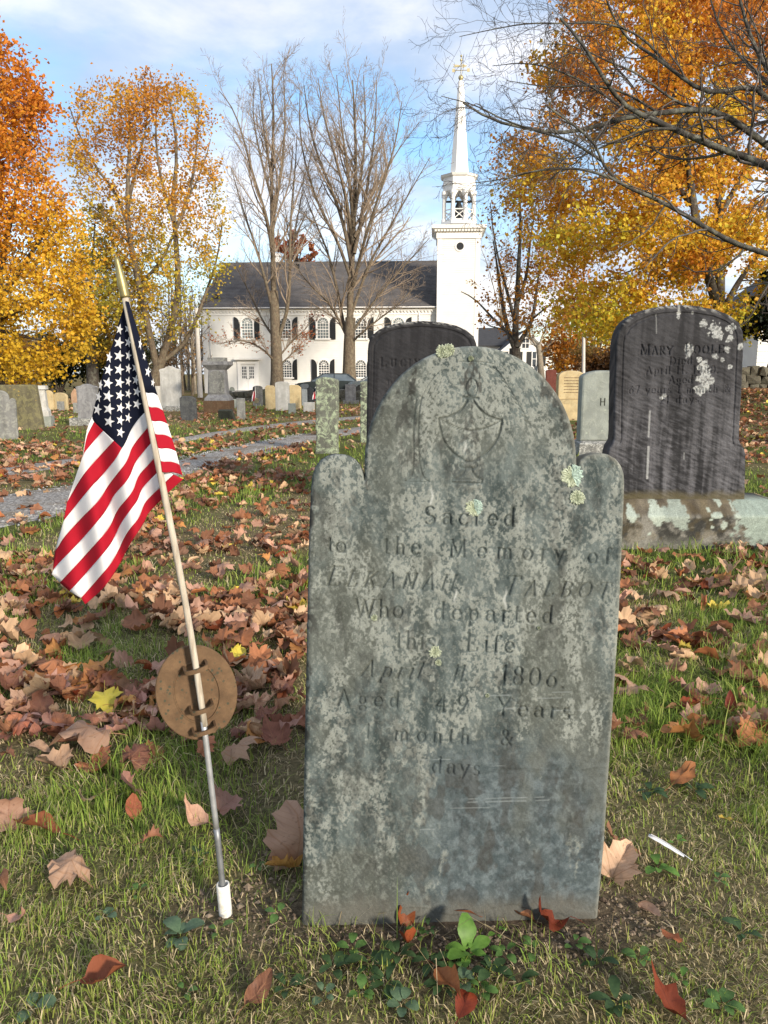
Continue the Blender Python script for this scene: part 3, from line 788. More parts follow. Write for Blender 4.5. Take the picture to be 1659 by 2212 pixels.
# ------------------------------------------------------------------ the two dark marble stones
def build_marble(name_label, pxf, outline, base_px, base_dy, thick, words, plinth, seed, dark):
    base = onground(*base_px)
    O = base + np.array([0, base_dy, 0]); fr = (O, np.array([1., 0, 0]), np.array([0, 0, 1.]), np.array([0, -1., 0]))
    uv = plane_uv(fr); D = lambda pts: np.array([uv(*pxf(*p)) for p in pts])
    half = D(outline)            # bottom left .. top centre .. bottom right
    k = int(np.argmax(half[:, 1])); L = half[:k + 1]; R = half[k:]
    L = np.concatenate([L[:1], L[1:]]); fi = lambda ch: (lambda v: np.interp(v, ch[:, 1], ch[:, 0]))
    # strictly rising
    L[:, 1] = np.maximum.accumulate(L[:, 1] + np.arange(len(L)) * 1e-5); Rr = R[::-1].copy(); Rr[:, 1] = np.maximum.accumulate(Rr[:, 1] + np.arange(len(Rr)) * 1e-5)
    vb = min(L[0, 1], Rr[0, 1]); vt = L[-1, 1]; vm = vt - .12
    S = []
    for (t, a, b, cap, kw) in words:
        S.extend(text_strokes(t, uv(*pxf(*a)), uv(*pxf(*b)), cap, **kw))
    chain = np.concatenate([L, R[1:]])
    # moulded border a little inside the edge
    def height(u, v, near):
        h = .003 * (fbm(u * 9, v * 16, seed, 4) - .5) + .0055 * (fbm((u * .93 + v * .36) * 20 + 1.0 * fbm(u * 9, v * 9, seed + 2, 2), (v * .93 + u * .36) * 75 + 1.5 * fbm(u * 9, v * 9, seed + 4, 2), seed + 3, 4) - .5) * sstep(vt - .08, vt - .35, v)
        bd = sstep(.038, .044, near) * sstep(.062, .056, near) * (v > vb + .36)
        return h - .006 * bd - carve(u, v, S, 1.6, .012)
    def color(u, v, near, h):
        s = fbm(u * 24 + .5 * fbm(u * 5, v * 3, seed + 1, 2), v * 1.5, seed + 5, 5, .6); m = fbm((u * .93 + v * .36) * 34, (v * .93 + u * .36) * 80, seed + 6, 5, .65)
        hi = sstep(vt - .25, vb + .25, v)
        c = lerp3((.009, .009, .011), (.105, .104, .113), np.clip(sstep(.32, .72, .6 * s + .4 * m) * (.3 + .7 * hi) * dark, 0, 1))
        if plinth:
            for (bx, by, br) in ((1150, 350, .030), (1230, 395, .042), (1265, 440, .03), (1370, 390, .032), (1355, 470, .026), (1335, 560, .022), (1035, 545, .030), (1030, 600, .022), (1110, 640, .02), (1140, 680, .034), (1165, 745, .034), (1130, 790, .03), (1205, 800, .034), (1175, 840, .030), (1120, 865, .034), (825, 930, .020), (1240, 610, .022), (1290, 640, .018), (1355, 690, .014), (1440, 530, .02), (950, 300, .012), (1060, 262, .012), (952, 262, .014)):
                q = uv(*pxf(bx, by)); d = np.hypot(u - q[0], v - q[1]) / br + 1.5 * (fbm(u * 60, v * 60, seed + 12, 3) - .5)
                a = sstep(1.0, .8, d) * (.35 + .6 * sstep(.42, .55, fbm(u * 110, v * 110, seed + 13, 3))); c = c * (1 - a[:, None]) + np.array([.33, .34, .33]) * a[:, None]
        w = .0 * sstep(.63, .70, fbm(u * 14 + 2, v * 9, seed + 8, 5, .65)) * sstep(-.12, .2, u) * sstep(vb + .45, vb + .75, v)
        c = c * (1 - w[:, None] * .7) + np.array([.30, .31, .30]) * w[:, None] * .7
        tw = sstep(.03, .0, near) * sstep(.5, .6, m) * sstep(vt - .2, vt, v)
        c = c * (1 - tw[:, None] * .7) + np.array([.33, .33, .31]) * tw[:, None] * .7
        for (a, b, lw, pw, ps) in streaks:
            q0 = uv(*pxf(*a)); q1 = uv(*pxf(*b))
            t = np.clip((v - q1[1]) / (q0[1] - q1[1]), 0, 1); uc = q1[0] + (q0[0] - q1[0]) * t
            g = sstep(lw, lw * .4, np.abs(u - uc)) * (v > q1[1]) * (v < q0[1]) * ps
            c = c * (1 - g[:, None]) + np.array([.42, .43, .42]) * g[:, None]
        gd = sstep(vb + .075, vb + .02, v + .05 * (fbm(u * 12, v * 12, seed + 9, 3) - .5)) * .75
        c = c * (1 - gd[:, None]) + np.array([.085, .070, .032]) * gd[:, None]
        return c
    streaks = [((722, 1040), (712, 1250), .008, 0, .42), ((712, 1320), (700, 1580), .010, 0, .5), ((993, 1370), (993, 1430), .006, 0, .3), ((952, 210), (950, 300), .010, 0, .45), ((772, 270), (774, 430), .005, 0, .25)] if plinth else []
    side = lambda u, v: lerp3((.012, .012, .014), (.06, .052, .05), sstep(.3, .7, fbm(u * 20, v * 20, seed + 2, 3)))
    n = NT('weathered_dark_marble', .75, .3); v = n.coord(rnd=False); f = n.noise(v, 160, 5, .7)
    n.color(n.mix(.8, n.attr(), n.ramp(f, [(.3, (.65, .65, .66)), (.7, (1.4, 1.4, 1.4))]), 'MULTIPLY')); n.bump(f, .35, .004)
    root = empty('headstone', O); tag(root, name_label, 'gravestone')
    nu = 250 if plinth else 160
    st = relief_stone('marble_tablet', chain, [(vb, vm, fi(L), fi(Rr), nu, int(nu * 1.2), False), (vm, vt, fi(L), fi(Rr), nu, 70, True)], fr, thick, .016, height, color, n.m, None, side)
    st.parent = root; st.matrix_parent_inverse = Matrix.Translation(-Vector(O))
    return root, fr, uv, L, Rr
def pxM(cx, cy): return 1206.9 + cx * .2728, 603.5 + cy * .2728
mary_out = [(385, 1745), (384, 1400), (400, 1335), (425, 1300), (438, 1268), (442, 900), (450, 620), (455, 500), (468, 430), (510, 345), (590, 282), (720, 230), (830, 210), (950, 203),
            (1080, 208), (1250, 238), (1360, 284), (1435, 345), (1464, 415), (1470, 500), (1464, 620), (1452, 900), (1432, 1268), (1440, 1295), (1470, 1335), (1486, 1385), (1478, 1745)]
mw = dict(thick=.22, thin=.11)
mary_words = [('MARY', (640, 597), (902, 594), .060, dict(thick=.24, thin=.13, small=.8)), ('POOLE', (990, 590), (1310, 584), .060, dict(thick=.24, thin=.13, small=.8)),
              ('Died', (868, 678), (1060, 672), .047, mw), ('April 11. 1880.', (680, 752), (1268, 744), .047, mw), ('Aged', (862, 826), (1064, 822), .047, mw),
              ('67 years 1 month &', (548, 906), (1366, 894), .047, mw), ('21 days.', (790, 985), (1138, 976), .047, mw)]
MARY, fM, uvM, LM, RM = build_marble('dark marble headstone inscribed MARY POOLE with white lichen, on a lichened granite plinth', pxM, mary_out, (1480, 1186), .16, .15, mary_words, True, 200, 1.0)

def build_plinth():
    """granite plinth of the MARY POOLE stone: front face nearer than the tablet, sloped wash on top"""
    O = fM[0]; cx = (LM[0, 0] + RM[0, 0]) / 2
    gzf = O[2]; hw = 1.02 * (RM[0, 0] - LM[0, 0]) / 2 + .17
    vt = min(LM[0, 1], RM[0, 1]); yf = -.16; yb = .15 + .14; H = float(atY(1480, 1113, O[1] + yf)[2] - gzf)
    nx, n1 = 120, 30
    prof = [(yf, -.12)] + [(yf, z) for z in np.linspace(0, H - .012, n1)] + [(yf + .012, H)] + [(y, H + (vt + .004 - H) * t) for t, y in zip(np.linspace(.12, 1, 10), np.linspace(yf + .03, -.02, 10))] + [(yb - .02, vt + .004), (yb, H), (yb, -.12)]
    prof = np.array(prof); xs = np.concatenate([[cx - hw], np.linspace(cx - hw + .006, cx + hw - .006, nx), [cx + hw]])
    V = []; Cc = []
    for i, x in enumerate(xs):
        e = .012 if i in (0, len(xs) - 1) else 0
        for (y, z) in prof:
            V.append((x, y + (e if y < 0 else -e), z - e * (z > .05)))
    V = np.array(V); s = V[:, 0] + .37; t = V[:, 2] - V[:, 1]
    V[:, 1] += .010 * (fbm(s * 14, t * 14, 301, 4) - .5); V[:, 2] += .008 * (fbm(s * 11, t * 11, 302, 4) - .5)
    c = lerp3((.035, .034, .030), (.20, .19, .165), sstep(.40, .68, fbm(s * 13, t * 13, 303, 5, .7)))
    lo = sstep(.10, .0, V[:, 2])[:, None]; c = c * (1 - .6 * lo) + np.array([.22, .215, .185]) * .6 * lo
    topm = sstep(H - .02, H + .01, V[:, 2])[:, None] * .8; br = lerp3((.07, .055, .038), (.17, .14, .095), sstep(.3, .7, fbm(s * 16, t * 16, 304, 4)))
    c = c * (1 - topm) + br * topm
    och = sstep(.57, .64, fbm(s * 18, t * 18, 305, 4))[:, None] * .25; c = c * (1 - och) + np.array([.115, .085, .035]) * och
    def patch(px, py, rx, rz, seed, col=(.36, .41, .355)):
        nonlocal c
        q = atY(*pxM(px, py), O[1] + yf) - O; d = np.hypot((V[:, 0] - q[0]) / rx, (t - (q[2] - yf)) / rz) + 1.7 * (fbm(s * 30, t * 30, seed, 5, .65) - .5)
        a = sstep(1.0, .85, d)[:, None] * .92; g = (.75 + .5 * fbm(s * 70, t * 70, seed + 1, 3))[:, None]
        c = c * (1 - a) + np.array(col) * g * a
    for p in ((595, 1885, .032, .03, 311), (760, 1815, .09, .05, 312), (800, 1880, .06, .05, 313), (960, 1890, .085, .07, 314, (.27, .31, .27)), (1205, 1905, .014, .014, 315), (1260, 1870, .03, .028, 316), (1215, 1960, .012, .012, 317),
              (1312, 1950, .024, .026, 318), (1560, 1850, .14, .09, 319), (1610, 1960, .15, .13, 320, (.25, .30, .26)), (1450, 2080, .012, .012, 321), (720, 2010, .012, .01, 322)):
        patch(*p)
    K = len(prof); i = np.arange(len(xs) - 1)[:, None] * K + np.arange(K - 1)[None]
    F = np.stack([i, i + K, i + K + 1, i + 1], -1).reshape(-1, 4)[:, ::-1]
    F = F[:, ::-1]
    caps = [np.arange(K)[None], (len(xs) - 1) * K + np.arange(K)[None, ::-1]]
    n = NT('lichened_granite', .92, .2); v = n.coord(rnd=False); f = n.noise(v, 120, 5, .75)
    n.color(n.mix(.9, n.attr(), n.ramp(f, [(.3, (.6, .6, .6)), (.7, (1.42, 1.42, 1.4))]), 'MULTIPLY')); n.bump(f, .6, .006)
    o = mk('granite_plinth', V, [F] + caps, n.m, MARY, smooth=True, cols=c); o.location = (0, 0, 0)
build_plinth()
def pxL(cx, cy): return 768 + cx * .3307, 603.5 + cy * .3307
luc_out = [(60, 1450), (72, 1000), (76, 700), (79, 470), (84, 420), (100, 372), (150, 330), (210, 302), (300, 281), (437, 270), (570, 281), (660, 302), (724, 330), (772, 372), (790, 420), (795, 470), (798, 700), (802, 1000), (814, 1450)]
luc_words = [('LUCINDA', (148, 572), (560, 572), .070, dict(thick=.24, thin=.13, small=.8)), ('Died', (200, 700), (330, 700), .05, mw)]
LUC, fL, uvL, LL, RL = build_marble('dark marble headstone inscribed LUCINDA, standing behind the slate headstone', pxL, luc_out, (912, 1100), .0, .15, luc_words, False, 400, .5)
# ------------------------------------------------------------------ flag, bronze marker and holder
def build_flag():
    base = onground(487, 1974); Yp = base[1]
    S = .54863
    def pole_c(px, py): return atY(px * S, py * S, Yp)
    # weathered wooden staff
    M_wood = NT('weathered_dowel', .8, .2); v = M_wood.coord(scale=(14, 14, 1.4), rnd=False)
    f = M_wood.noise(v, 9, 5, .6)
    c = M_wood.ramp(f, [(.3, (.30, .25, .19)), (.55, (.47, .42, .34)), (.75, (.60, .56, .48))])
    sx = M_wood.N('ShaderNodeSeparateXYZ'); tc = M_wood.N('ShaderNodeTexCoord'); M_wood.L(tc.outputs['Object'], sx.inputs[0])
    M_wood.color(M_wood.mix(M_wood.ramp(sx.outputs[2], [(.26, .75), (.42, 0)]), c, (.16, .125, .09))); M_wood.bump(f, .3, .002)
    M_brass = plain('tarnished_brass', (.30, .25, .11), .42, .6, .3, 30)
    root = empty('grave_flag', base)
    tag(root, 'small American flag hanging limp from a leaning wooden staff beside the slate headstone', 'flag')
    def own(o): o.parent = root; o.matrix_parent_inverse = Matrix.Translation(-Vector(base)); return o
    p0 = pole_c(806, 2858); p1 = pole_c(738, 2400); p2 = pole_c(610, 1760); p3 = pole_c(492, 1166); p4 = pole_c(458, 1014)
    m = MB(); m.tube(resample([p0, p1, p2, p3], 14), .0062, 12); own(m.build('staff', M_wood.m, smooth=True))
    ax = (p4 - p3); Lf = np.linalg.norm(ax); ax /= Lf
    prof = [(-.003, .0060), (-.003, .0078), (0, .0086), (Lf * .05, .0082), (Lf * .22, .0082), (Lf * .31, .0086), (Lf * .60, .0066), (Lf * .92, .0046), (Lf * .99, .0042), (Lf, .0024)]; prof = [(b_, a_) for a_, b_ in prof]
    m = MB(); m.tube([p3 + ax * t for r, t in prof], [r for r, t in prof], 20); own(m.build('finial', M_brass, smooth=True))
    # ---- cloth: seen layout of the drooping cloth, given depth by folds that run along the staff
    def F1(x, y): return 340 + x / 3.6875, 1000 + y / 3.6875
    def F2(x, y): return 340 + x / 3.6875, 1500 + y / 3.6875
    def F3(x, y): return 190 + x / 3.318, 1900 + y / 3.318
    def a2(*p): return [F2(*q) for q in p]
    def a3(*p): return [F3(*q) for q in p]
    def a1(*p): return [F1(*q) for q in p]
    def polex(y): return 458 + (806 - 458) * (y - 1014) / (2858 - 1014)
    def depth(x, y, flap):
        s = (polex(y) - x) * math.cos(.187) * S                 # distance left of the staff, display px
        if flap: return -.010 + .022 * np.clip(-s / 45., 0, 1) * (y > 0)
        t = np.clip((y - 1200) / 900, 0, 1)
        d = .012 + .013 * t * (1 - np.cos(np.clip(s, -40, 400) * 2 * math.pi / 74.)) + .006 * np.sin(s / 17. + 1) * t
        d = np.where(s < 0, .012 + .0 * s, d)
        return d + .05 * np.clip(s / 250., 0, 1) ** 2 * t
    def P3(pts, flap=False):
        out = []
        for (x, y) in pts:
            q = atY(x * S, y * S, Yp + float(depth(x, y, flap))); out.append(q)
        return np.array(out)
    VV = []; FF = []; MI = []; n0 = 0
    def ribbon(A, B, mi, flap=False, K=46, J=8):
        nonlocal n0
        A = resample(A, K); B = resample(B, K); t = np.linspace(0, 1, J)
        for k in range(K): VV.append(P3([A[k] * (1 - q) + B[k] * q for q in t], flap))
        i = n0 + np.arange(K - 1)[:, None] * J + np.arange(J - 1)[None]
        FF.append(np.stack([i, i + 1, i + J + 1, i + J], -1).reshape(-1, 4)); MI.append(np.full((K - 1) * (J - 1), mi)); n0 += K * J
    RED, WHT, NAV = 0, 1, 2
    b78 = a2((900, 400), (860, 445), (740, 570), (640, 720), (590, 850), (540, 950), (515, 975), (430, 1130), (300, 1290), (140, 1470)) + a3((610, 0), (498, 130), (370, 290), (240, 450), (200, 500))
    b89 = a2((960, 605), (905, 665), (800, 780), (690, 920), (640, 1010), (620, 1090), (560, 1210), (430, 1370), (300, 1540), (210, 1700)) + a3((560, 340), (498, 398), (380, 520), (250, 660), (180, 750), (130, 840), (88, 892))
    b910 = a2((1010, 820), (955, 885), (830, 1030), (730, 1150), (680, 1250), (640, 1370), (560, 1490), (440, 1610), (370, 1710)) + a3((800, 280), (740, 390), (600, 560), (450, 730), (300, 890), (160, 1030), (60, 1142))
    b1011 = a2((1060, 1035), (1000, 1105), (890, 1230), (770, 1350), (720, 1460), (690, 1570), (600, 1700), (490, 1820)) + a3((880, 400), (830, 530), (760, 640), (600, 820), (400, 1040), (250, 1200), (152, 1308))
    b1112 = a2((1100, 1255), (1040, 1320), (930, 1430), (830, 1530), (780, 1620), (750, 1730), (650, 1860)) + a3((1000, 460), (930, 570), (880, 680), (820, 800), (700, 950), (560, 1110), (400, 1290), (278, 1420))
    b1213 = a2((1262, 1358), (1165, 1450), (1090, 1530), (960, 1650), (850, 1760), (810, 1860)) + a3((1220, 370), (1180, 470), (1060, 610), (990, 720), (920, 880), (820, 1060), (690, 1210), (560, 1360), (428, 1508))
    bend = a2((1408, 1425), (1200, 1610), (1115, 1700), (960, 1850), (870, 1960)) + a3((1280, 470), (1200, 610), (1090, 760), (1000, 930), (910, 1110), (800, 1280), (700, 1400), (590, 1500), (483, 1592))
    fly10 = a3((60, 1142), (46, 1195), (90, 1260), (152, 1308))
    def cut(b, e): return b
    ribbon(b78, b89, WHT); ribbon(b89, b910, RED)
    ribbon(b910 + a3((46, 1195)), b1011, WHT); ribbon(b1011, b1112, RED); ribbon(b1112, b1213, WHT); ribbon(b1213, bend, RED)
    # stripes that end at the blue field
    s67a = a2((400, 866), (220, 1060)) + a3((500, -160), (390, 0), (245, 255)); s78 = a2((515, 975), (430, 1130), (300, 1290), (140, 1470)) + a3((610, 0), (498, 130), (370, 290), (240, 450), (200, 500))
    ribbon(s67a, s78, RED)
    s56 = a2((245, 724), (130, 850), (0, 1005)) + [(330, 1784)]
    ribbon(s56, s67a, WHT)
    s45 = a2((112, 596), (60, 690), (0, 806)) + [(327, 1795)]
    ribbon(s45, s56, RED)
    ribbon(a2((84, 520), (30, 640), (0, 752)) + [(326, 1796)], s45, WHT)
    canl = a1((556, 720), (545, 775), (500, 900), (450, 1060), (410, 1230), (340, 1420), (280, 1620), (220, 1810), (180, 1990), (130, 2160)) + a2((108, 420), (85, 500), (84, 540), (112, 596), (245, 722), (400, 866), (515, 975))
    canr = a1((590, 720), (640, 900), (700, 1150), (775, 1450), (845, 1750), (890, 1960)) + a2((905, 350), (860, 445), (740, 570), (640, 720), (590, 850), (540, 950), (515, 975))
    ribbon(canl, canr, NAV, K=70, J=14)
    # the strip by the heading, folded forward on the far side of the staff
    hl = lambda y: np.interp(y, [-1150, -700, -350, 115, 300, 500, 690, 900, 1065, 1200, 1332], [612, 700, 790, 890, 935, 968, 1020, 1070, 1100, 1130, 1145])
    hr = lambda y: np.interp(y, [-1150, -1000, -700, -400, -100, 215, 430, 625, 830, 1022, 1217, 1372], [618, 655, 735, 830, 935, 1036, 1112, 1176, 1242, 1302, 1352, 1400])
    def flap(l0, r0, l1, r1, mi):
        t = np.linspace(0, 1, 8)
        A = [(hl(l0) - 45, l0 - 12)] + [(hl(l0) * (1 - q) + hr(r0) * q, l0 * (1 - q) + r0 * q - 22 * math.sin(q * 3.1) * (mi != NAV)) for q in t]
        B = [(hl(l1) - 45, l1 - 12)] + [(hl(l1) * (1 - q) + hr(r1) * q, l1 * (1 - q) + r1 * q - 22 * math.sin(q * 3.1)) for q in t]
        ribbon([F2(*p) for p in A], [F2(*p) for p in B], mi, True, K=14, J=10)
    bl = [-1150, 180, 385, 590, 780, 985, 1175, 1332]; br = [-1150, 215, 430, 625, 832, 1022, 1217, 1372]
    for k in range(7): flap(bl[k], br[k], bl[k + 1], br[k + 1], [NAV, WHT, RED, WHT, RED, WHT, RED][k])
    def cloth(name, c):
        n = NT(name, .85, .15); v = n.coord(rnd=False)
        w1 = n.N('ShaderNodeTexWave', wave_type='BANDS', bands_direction='X'); n.L(v, w1.inputs['Vector']); w1.inputs['Scale'].default_value = 700
        k = n.mix(n.ramp(n.noise(v, 35, 4), [(.3, 0), (.7, .25)]), c, tuple(x * .7 for x in c)); n.color(k); n.translucent(k, .25); return n.m
    mats = [cloth('red_cloth', (.42, .012, .028)), cloth('white_cloth', (.80, .79, .80)), cloth('navy_cloth', (.008, .011, .026))]
    V = np.concatenate(VV)
    fl = mk('flag_cloth', V, [np.concatenate(FF)], mats, None, smooth=True, midx=np.concatenate(MI)); own(fl)
    so = fl.modifiers.new('thickness', 'SOLIDIFY'); so.thickness = .0006; so.offset = 0
    # embroidered stars
    stars = [F1(*p[:2]) + p[2:] for p in [(485, 1095, 48, 75), (605, 1085, 45, 68), (475, 1290, 72, 82), (612, 1282, 48, 72), (335, 1500, 42, 78), (478, 1480, 75, 80), (615, 1475, 42, 72), (712, 1470, 35, 60), (325, 1685, 60, 78), (480, 1680, 70, 80), (612, 1665, 42, 68), (715, 1650, 48, 72),
              (315, 1875, 70, 82), (485, 1865, 68, 78), (612, 1850, 42, 66), (722, 1830, 50, 72)]] + \
            [F2(*p[:2]) + p[2:] for p in [(208, 60, 30, 70), (180, 230, 40, 75), (318, 220, 74, 80), (490, 210, 62, 75), (612, 185, 44, 62), (738, 155, 56, 70), (165, 415, 58, 78), (330, 405, 80, 80), (497, 390, 58, 74), (612, 360, 46, 66), (738, 335, 60, 70), (335, 590, 74, 78), (498, 570, 56, 72), (612, 535, 46, 68), (500, 745, 58, 74)]]
    fst = [F2(*p[:2]) + p[2:] for p in [(785, -535, 24, 80), (845, -360, 24, 60), (897, -133, 40, 72), (968, 25, 25, 55)]]
    M_star = cloth('white_star_thread', (.82, .82, .83))
    for lst, isf in ((stars, False), (fst, True)):
        for (x, y, rx, ry) in lst:
            P = []
            for k in range(10):
                a = math.pi / 2 + k * math.pi / 5 - .25; r = 1.0 if k % 2 == 0 else .40
                P.append((x + 1.1 * rx * r * math.cos(a) / 3.6875, y - 1.1 * ry * r * math.sin(a) / 3.6875))
            q = P3(P + [(x, y)], isf) - np.array([0, .0016, 0])
            Vs = np.concatenate([q, q + np.array([0, .0011, 0])]); tr = [(10, (k + 1) % 10, k) for k in range(10)]
            qs = [(k, (k + 1) % 10, 11 + (k + 1) % 10, 11 + k) for k in range(10)]
            o = mk('star', Vs, [np.array(tr), np.array(qs)], M_star); o.parent = fl
    # ---- bronze veteran marker: oval plate seen from behind, with staff loops and a rod
    mroot = empty('grave_marker', base)
    tag(mroot, 'oval bronze veteran grave marker seen from behind, holding the flag staff in loops', 'grave marker')
    def ownm(o): o.parent = mroot; o.matrix_parent_inverse = Matrix.Translation(-Vector(base)); return o
    n = NT('brown_patina', .75, .35); v = n.coord(rnd=False)
    c = n.ramp(n.noise(v, 40, 6, .65), [(.3, (.085, .050, .026)), (.7, (.165, .100, .052))])
    sp = n.ramp(n.math('ADD', n.vor(v, 95), n.math('MULTIPLY', n.noise(v, 160, 2), .3)), [(.36, 1), (.44, 0)])
    sx = n.N('ShaderNodeSeparateXYZ'); tc = n.N('ShaderNodeTexCoord'); n.L(tc.outputs['Object'], sx.inputs[0])
    gate = n.ramp(n.noise(v, 30, 3), [(.44, 0), (.54, 1)])
    c = n.mix(n.math('MULTIPLY', n.math('MULTIPLY', sp, gate), .85), c, (.05, .055, .035))
    c = n.mix(n.ramp(n.noise(v, 15, 5, .7), [(.58, 0), (.70, .6)]), c, (.09, .085, .05))
    n.color(c); n.bump(n.noise(v, 500, 3, .6), .35, .001); M_pat = n.m; n.b.inputs['Metallic'].default_value = .25
    cpos = pole_c(550 + 362 / 1.702, 2400 + 592 / 1.702) + np.array([0, .026, 0])
    tilt = -.187; yaw = RAD(20)
    ax = np.array([math.sin(-.20), 0, math.cos(.20)]); ex = np.cross(np.array([0, 1., 0]), ax); ex = ex * math.cos(yaw) + np.array([0, 1., 0]) * math.sin(yaw); nn = np.cross(ex, ax)
    Rx, Ry = .0785, .0985; m = MB(); n_ = 64; a = np.arange(n_) * 2 * math.pi / n_
    def ring(rx, ry, z): return [cpos + ex * rx * math.cos(t) + ax * (ry * math.sin(t)) + nn * z for t in a]
    k = np.ones(n_); k[46:50] = [.93, .99, .99, .94]
    chips = np.where((a > 4.55) & (a < 5.15), .94 + .05 * np.sin(a * 30), 1.0)
    def ringc(s, z): return [cpos + ex * Rx * s * math.cos(t) * cc + ax * (Ry * s * math.sin(t) * cc) + nn * z for t, cc in zip(a, chips)]
    rings = [ringc(.985, -.003), ringc(1.0, -.001), ringc(1.0, .002), ringc(.98, .0035), ring(Rx * .58, Ry * .66, .0035), ring(Rx * .565, Ry * .645, .0042), ring(Rx * .545, Ry * .62, .0042), ring(Rx * .53, Ry * .605, .0012), ring(Rx * .2, Ry * .2, .0012)]
    V = np.concatenate([rings[0]] + rings[1:] + [[cpos + nn * .0012, cpos - nn * .003]]); R_ = len(rings)
    q = [(r * n_ + i, r * n_ + (i + 1) % n_, (r + 1) * n_ + (i + 1) % n_, (r + 1) * n_ + i) for r in range(R_ - 1) for i in range(n_)]
    t = [((R_ - 1) * n_ + i, (R_ - 1) * n_ + (i + 1) % n_, R_ * n_) for i in range(n_)] + [((i + 1) % n_, i, R_ * n_ + 1) for i in range(n_)]
    m.add(V, q, t); ownm(m.build('plate', M_pat, smooth=False))
    # is the plate facing the viewer with its loops? loops stick out toward the viewer around the staff
    for cy in (400, 668, 810):
        c0 = pole_c(550 + np.interp(cy, [0, 785], [320, 437]) / 1.702, 2400 + cy / 1.702)
        dirp = np.array([math.sin(-.187), 0, math.cos(.187)]); sidev = ex / np.linalg.norm(ex); outv = np.array([sidev[1], -sidev[0], 0]); outv /= np.linalg.norm(outv)
        arcp = [c0 + sidev * (.0215 * math.cos(RAD(tt))) + outv * (.0105 * math.sin(RAD(tt)) ** 1) for tt in np.linspace(0, 180, 15)]
        arcp = [c0 + sidev * .0215 - outv * .030] + arcp + [c0 - sidev * .0215 - outv * .030]
        m = MB(); hh = .0042
        P = np.array(arcp); Kp = len(P); d = np.gradient(P, axis=0); d /= np.linalg.norm(d, axis=1, keepdims=True); sd = np.cross(d, dirp)
        V = []
        for i in range(Kp):
            for (aa, bb) in ((-.0022, -hh), (.0022, -hh), (.0022, hh), (-.0022, hh)): V.append(P[i] + sd[i] * aa + dirp * bb)
        q = [(i * 4 + j, i * 4 + (j + 1) % 4, i * 4 + 4 + (j + 1) % 4, i * 4 + 4 + j) for i in range(Kp - 1) for j in range(4)] + [(0, 3, 2, 1), (Kp * 4 - 4, Kp * 4 - 3, Kp * 4 - 2, Kp * 4 - 1)]
        m.add(V, q); ownm(m.build('staff_loop', M_pat))
    M_rod = plain('galvanised_rod', (.42, .43, .44), .45, .55, .2, 40)
    r0 = pole_c(807, 2885); r1 = pole_c(852, 3262); r2 = pole_c(854, 3275); r3 = pole_c(884, 3560)
    m = MB(); m.tube(resample([pole_c(800, 2840), r0, r1], 8), .0058, 12); ownm(m.build('rod', M_rod, smooth=True))
    m = MB(); m.tube(resample([r1, r2, r3], 8), .0062, 12); o = ownm(m.build('rod_sleeve', plain('dull_steel', (.25, .26, .27), .5, .6, .25, 40), smooth=True))
    # ---- plastic pipe in the ground
    pr = empty('plastic_pipe', base); tag(pr, 'short white plastic pipe in the soil holding the marker rod', 'pipe')
    c0 = pole_c(877, 3480); c1 = pole_c(889, 3602); ax = (c1 - c0); Lp = np.linalg.norm(ax); ax /= Lp; c1 = c1 + ax * .05
    prof = [(.0105, .03), (.0105, .0), (.0128, .0), (.0135, .002), (.0135, Lp + .05)]
    pts = [c0 + ax * z for r, z in prof]; rad = [r for r, z in prof]
    ref = np.cross(ax, [0, 1, 0]); ref /= np.linalg.norm(ref); rf2 = np.cross(ax, ref); n_ = 24; a = np.arange(n_) * 2 * math.pi / n_
    V = np.concatenate([[p + r * (ref * math.cos(t) + rf2 * math.sin(t)) for t in a] for p, r in zip(pts, rad)])
    q = [(k * n_ + i, k * n_ + (i + 1) % n_, (k + 1) * n_ + (i + 1) % n_, (k + 1) * n_ + i) for k in range(4) for i in range(n_)]
    n = NT('stained_plastic', .55, .35); v = n.coord(rnd=False)
    n.color(n.mix(n.ramp(n.noise(v, 60, 6, .7), [(.45, 0), (.68, .65)]), (.72, .70, .64), (.40, .35, .25)))
    o = mk('pipe_wall', V, [np.array(q)], n.m, smooth=True); o.parent = pr; o.matrix_parent_inverse = Matrix.Translation(-Vector(base))
build_flag()

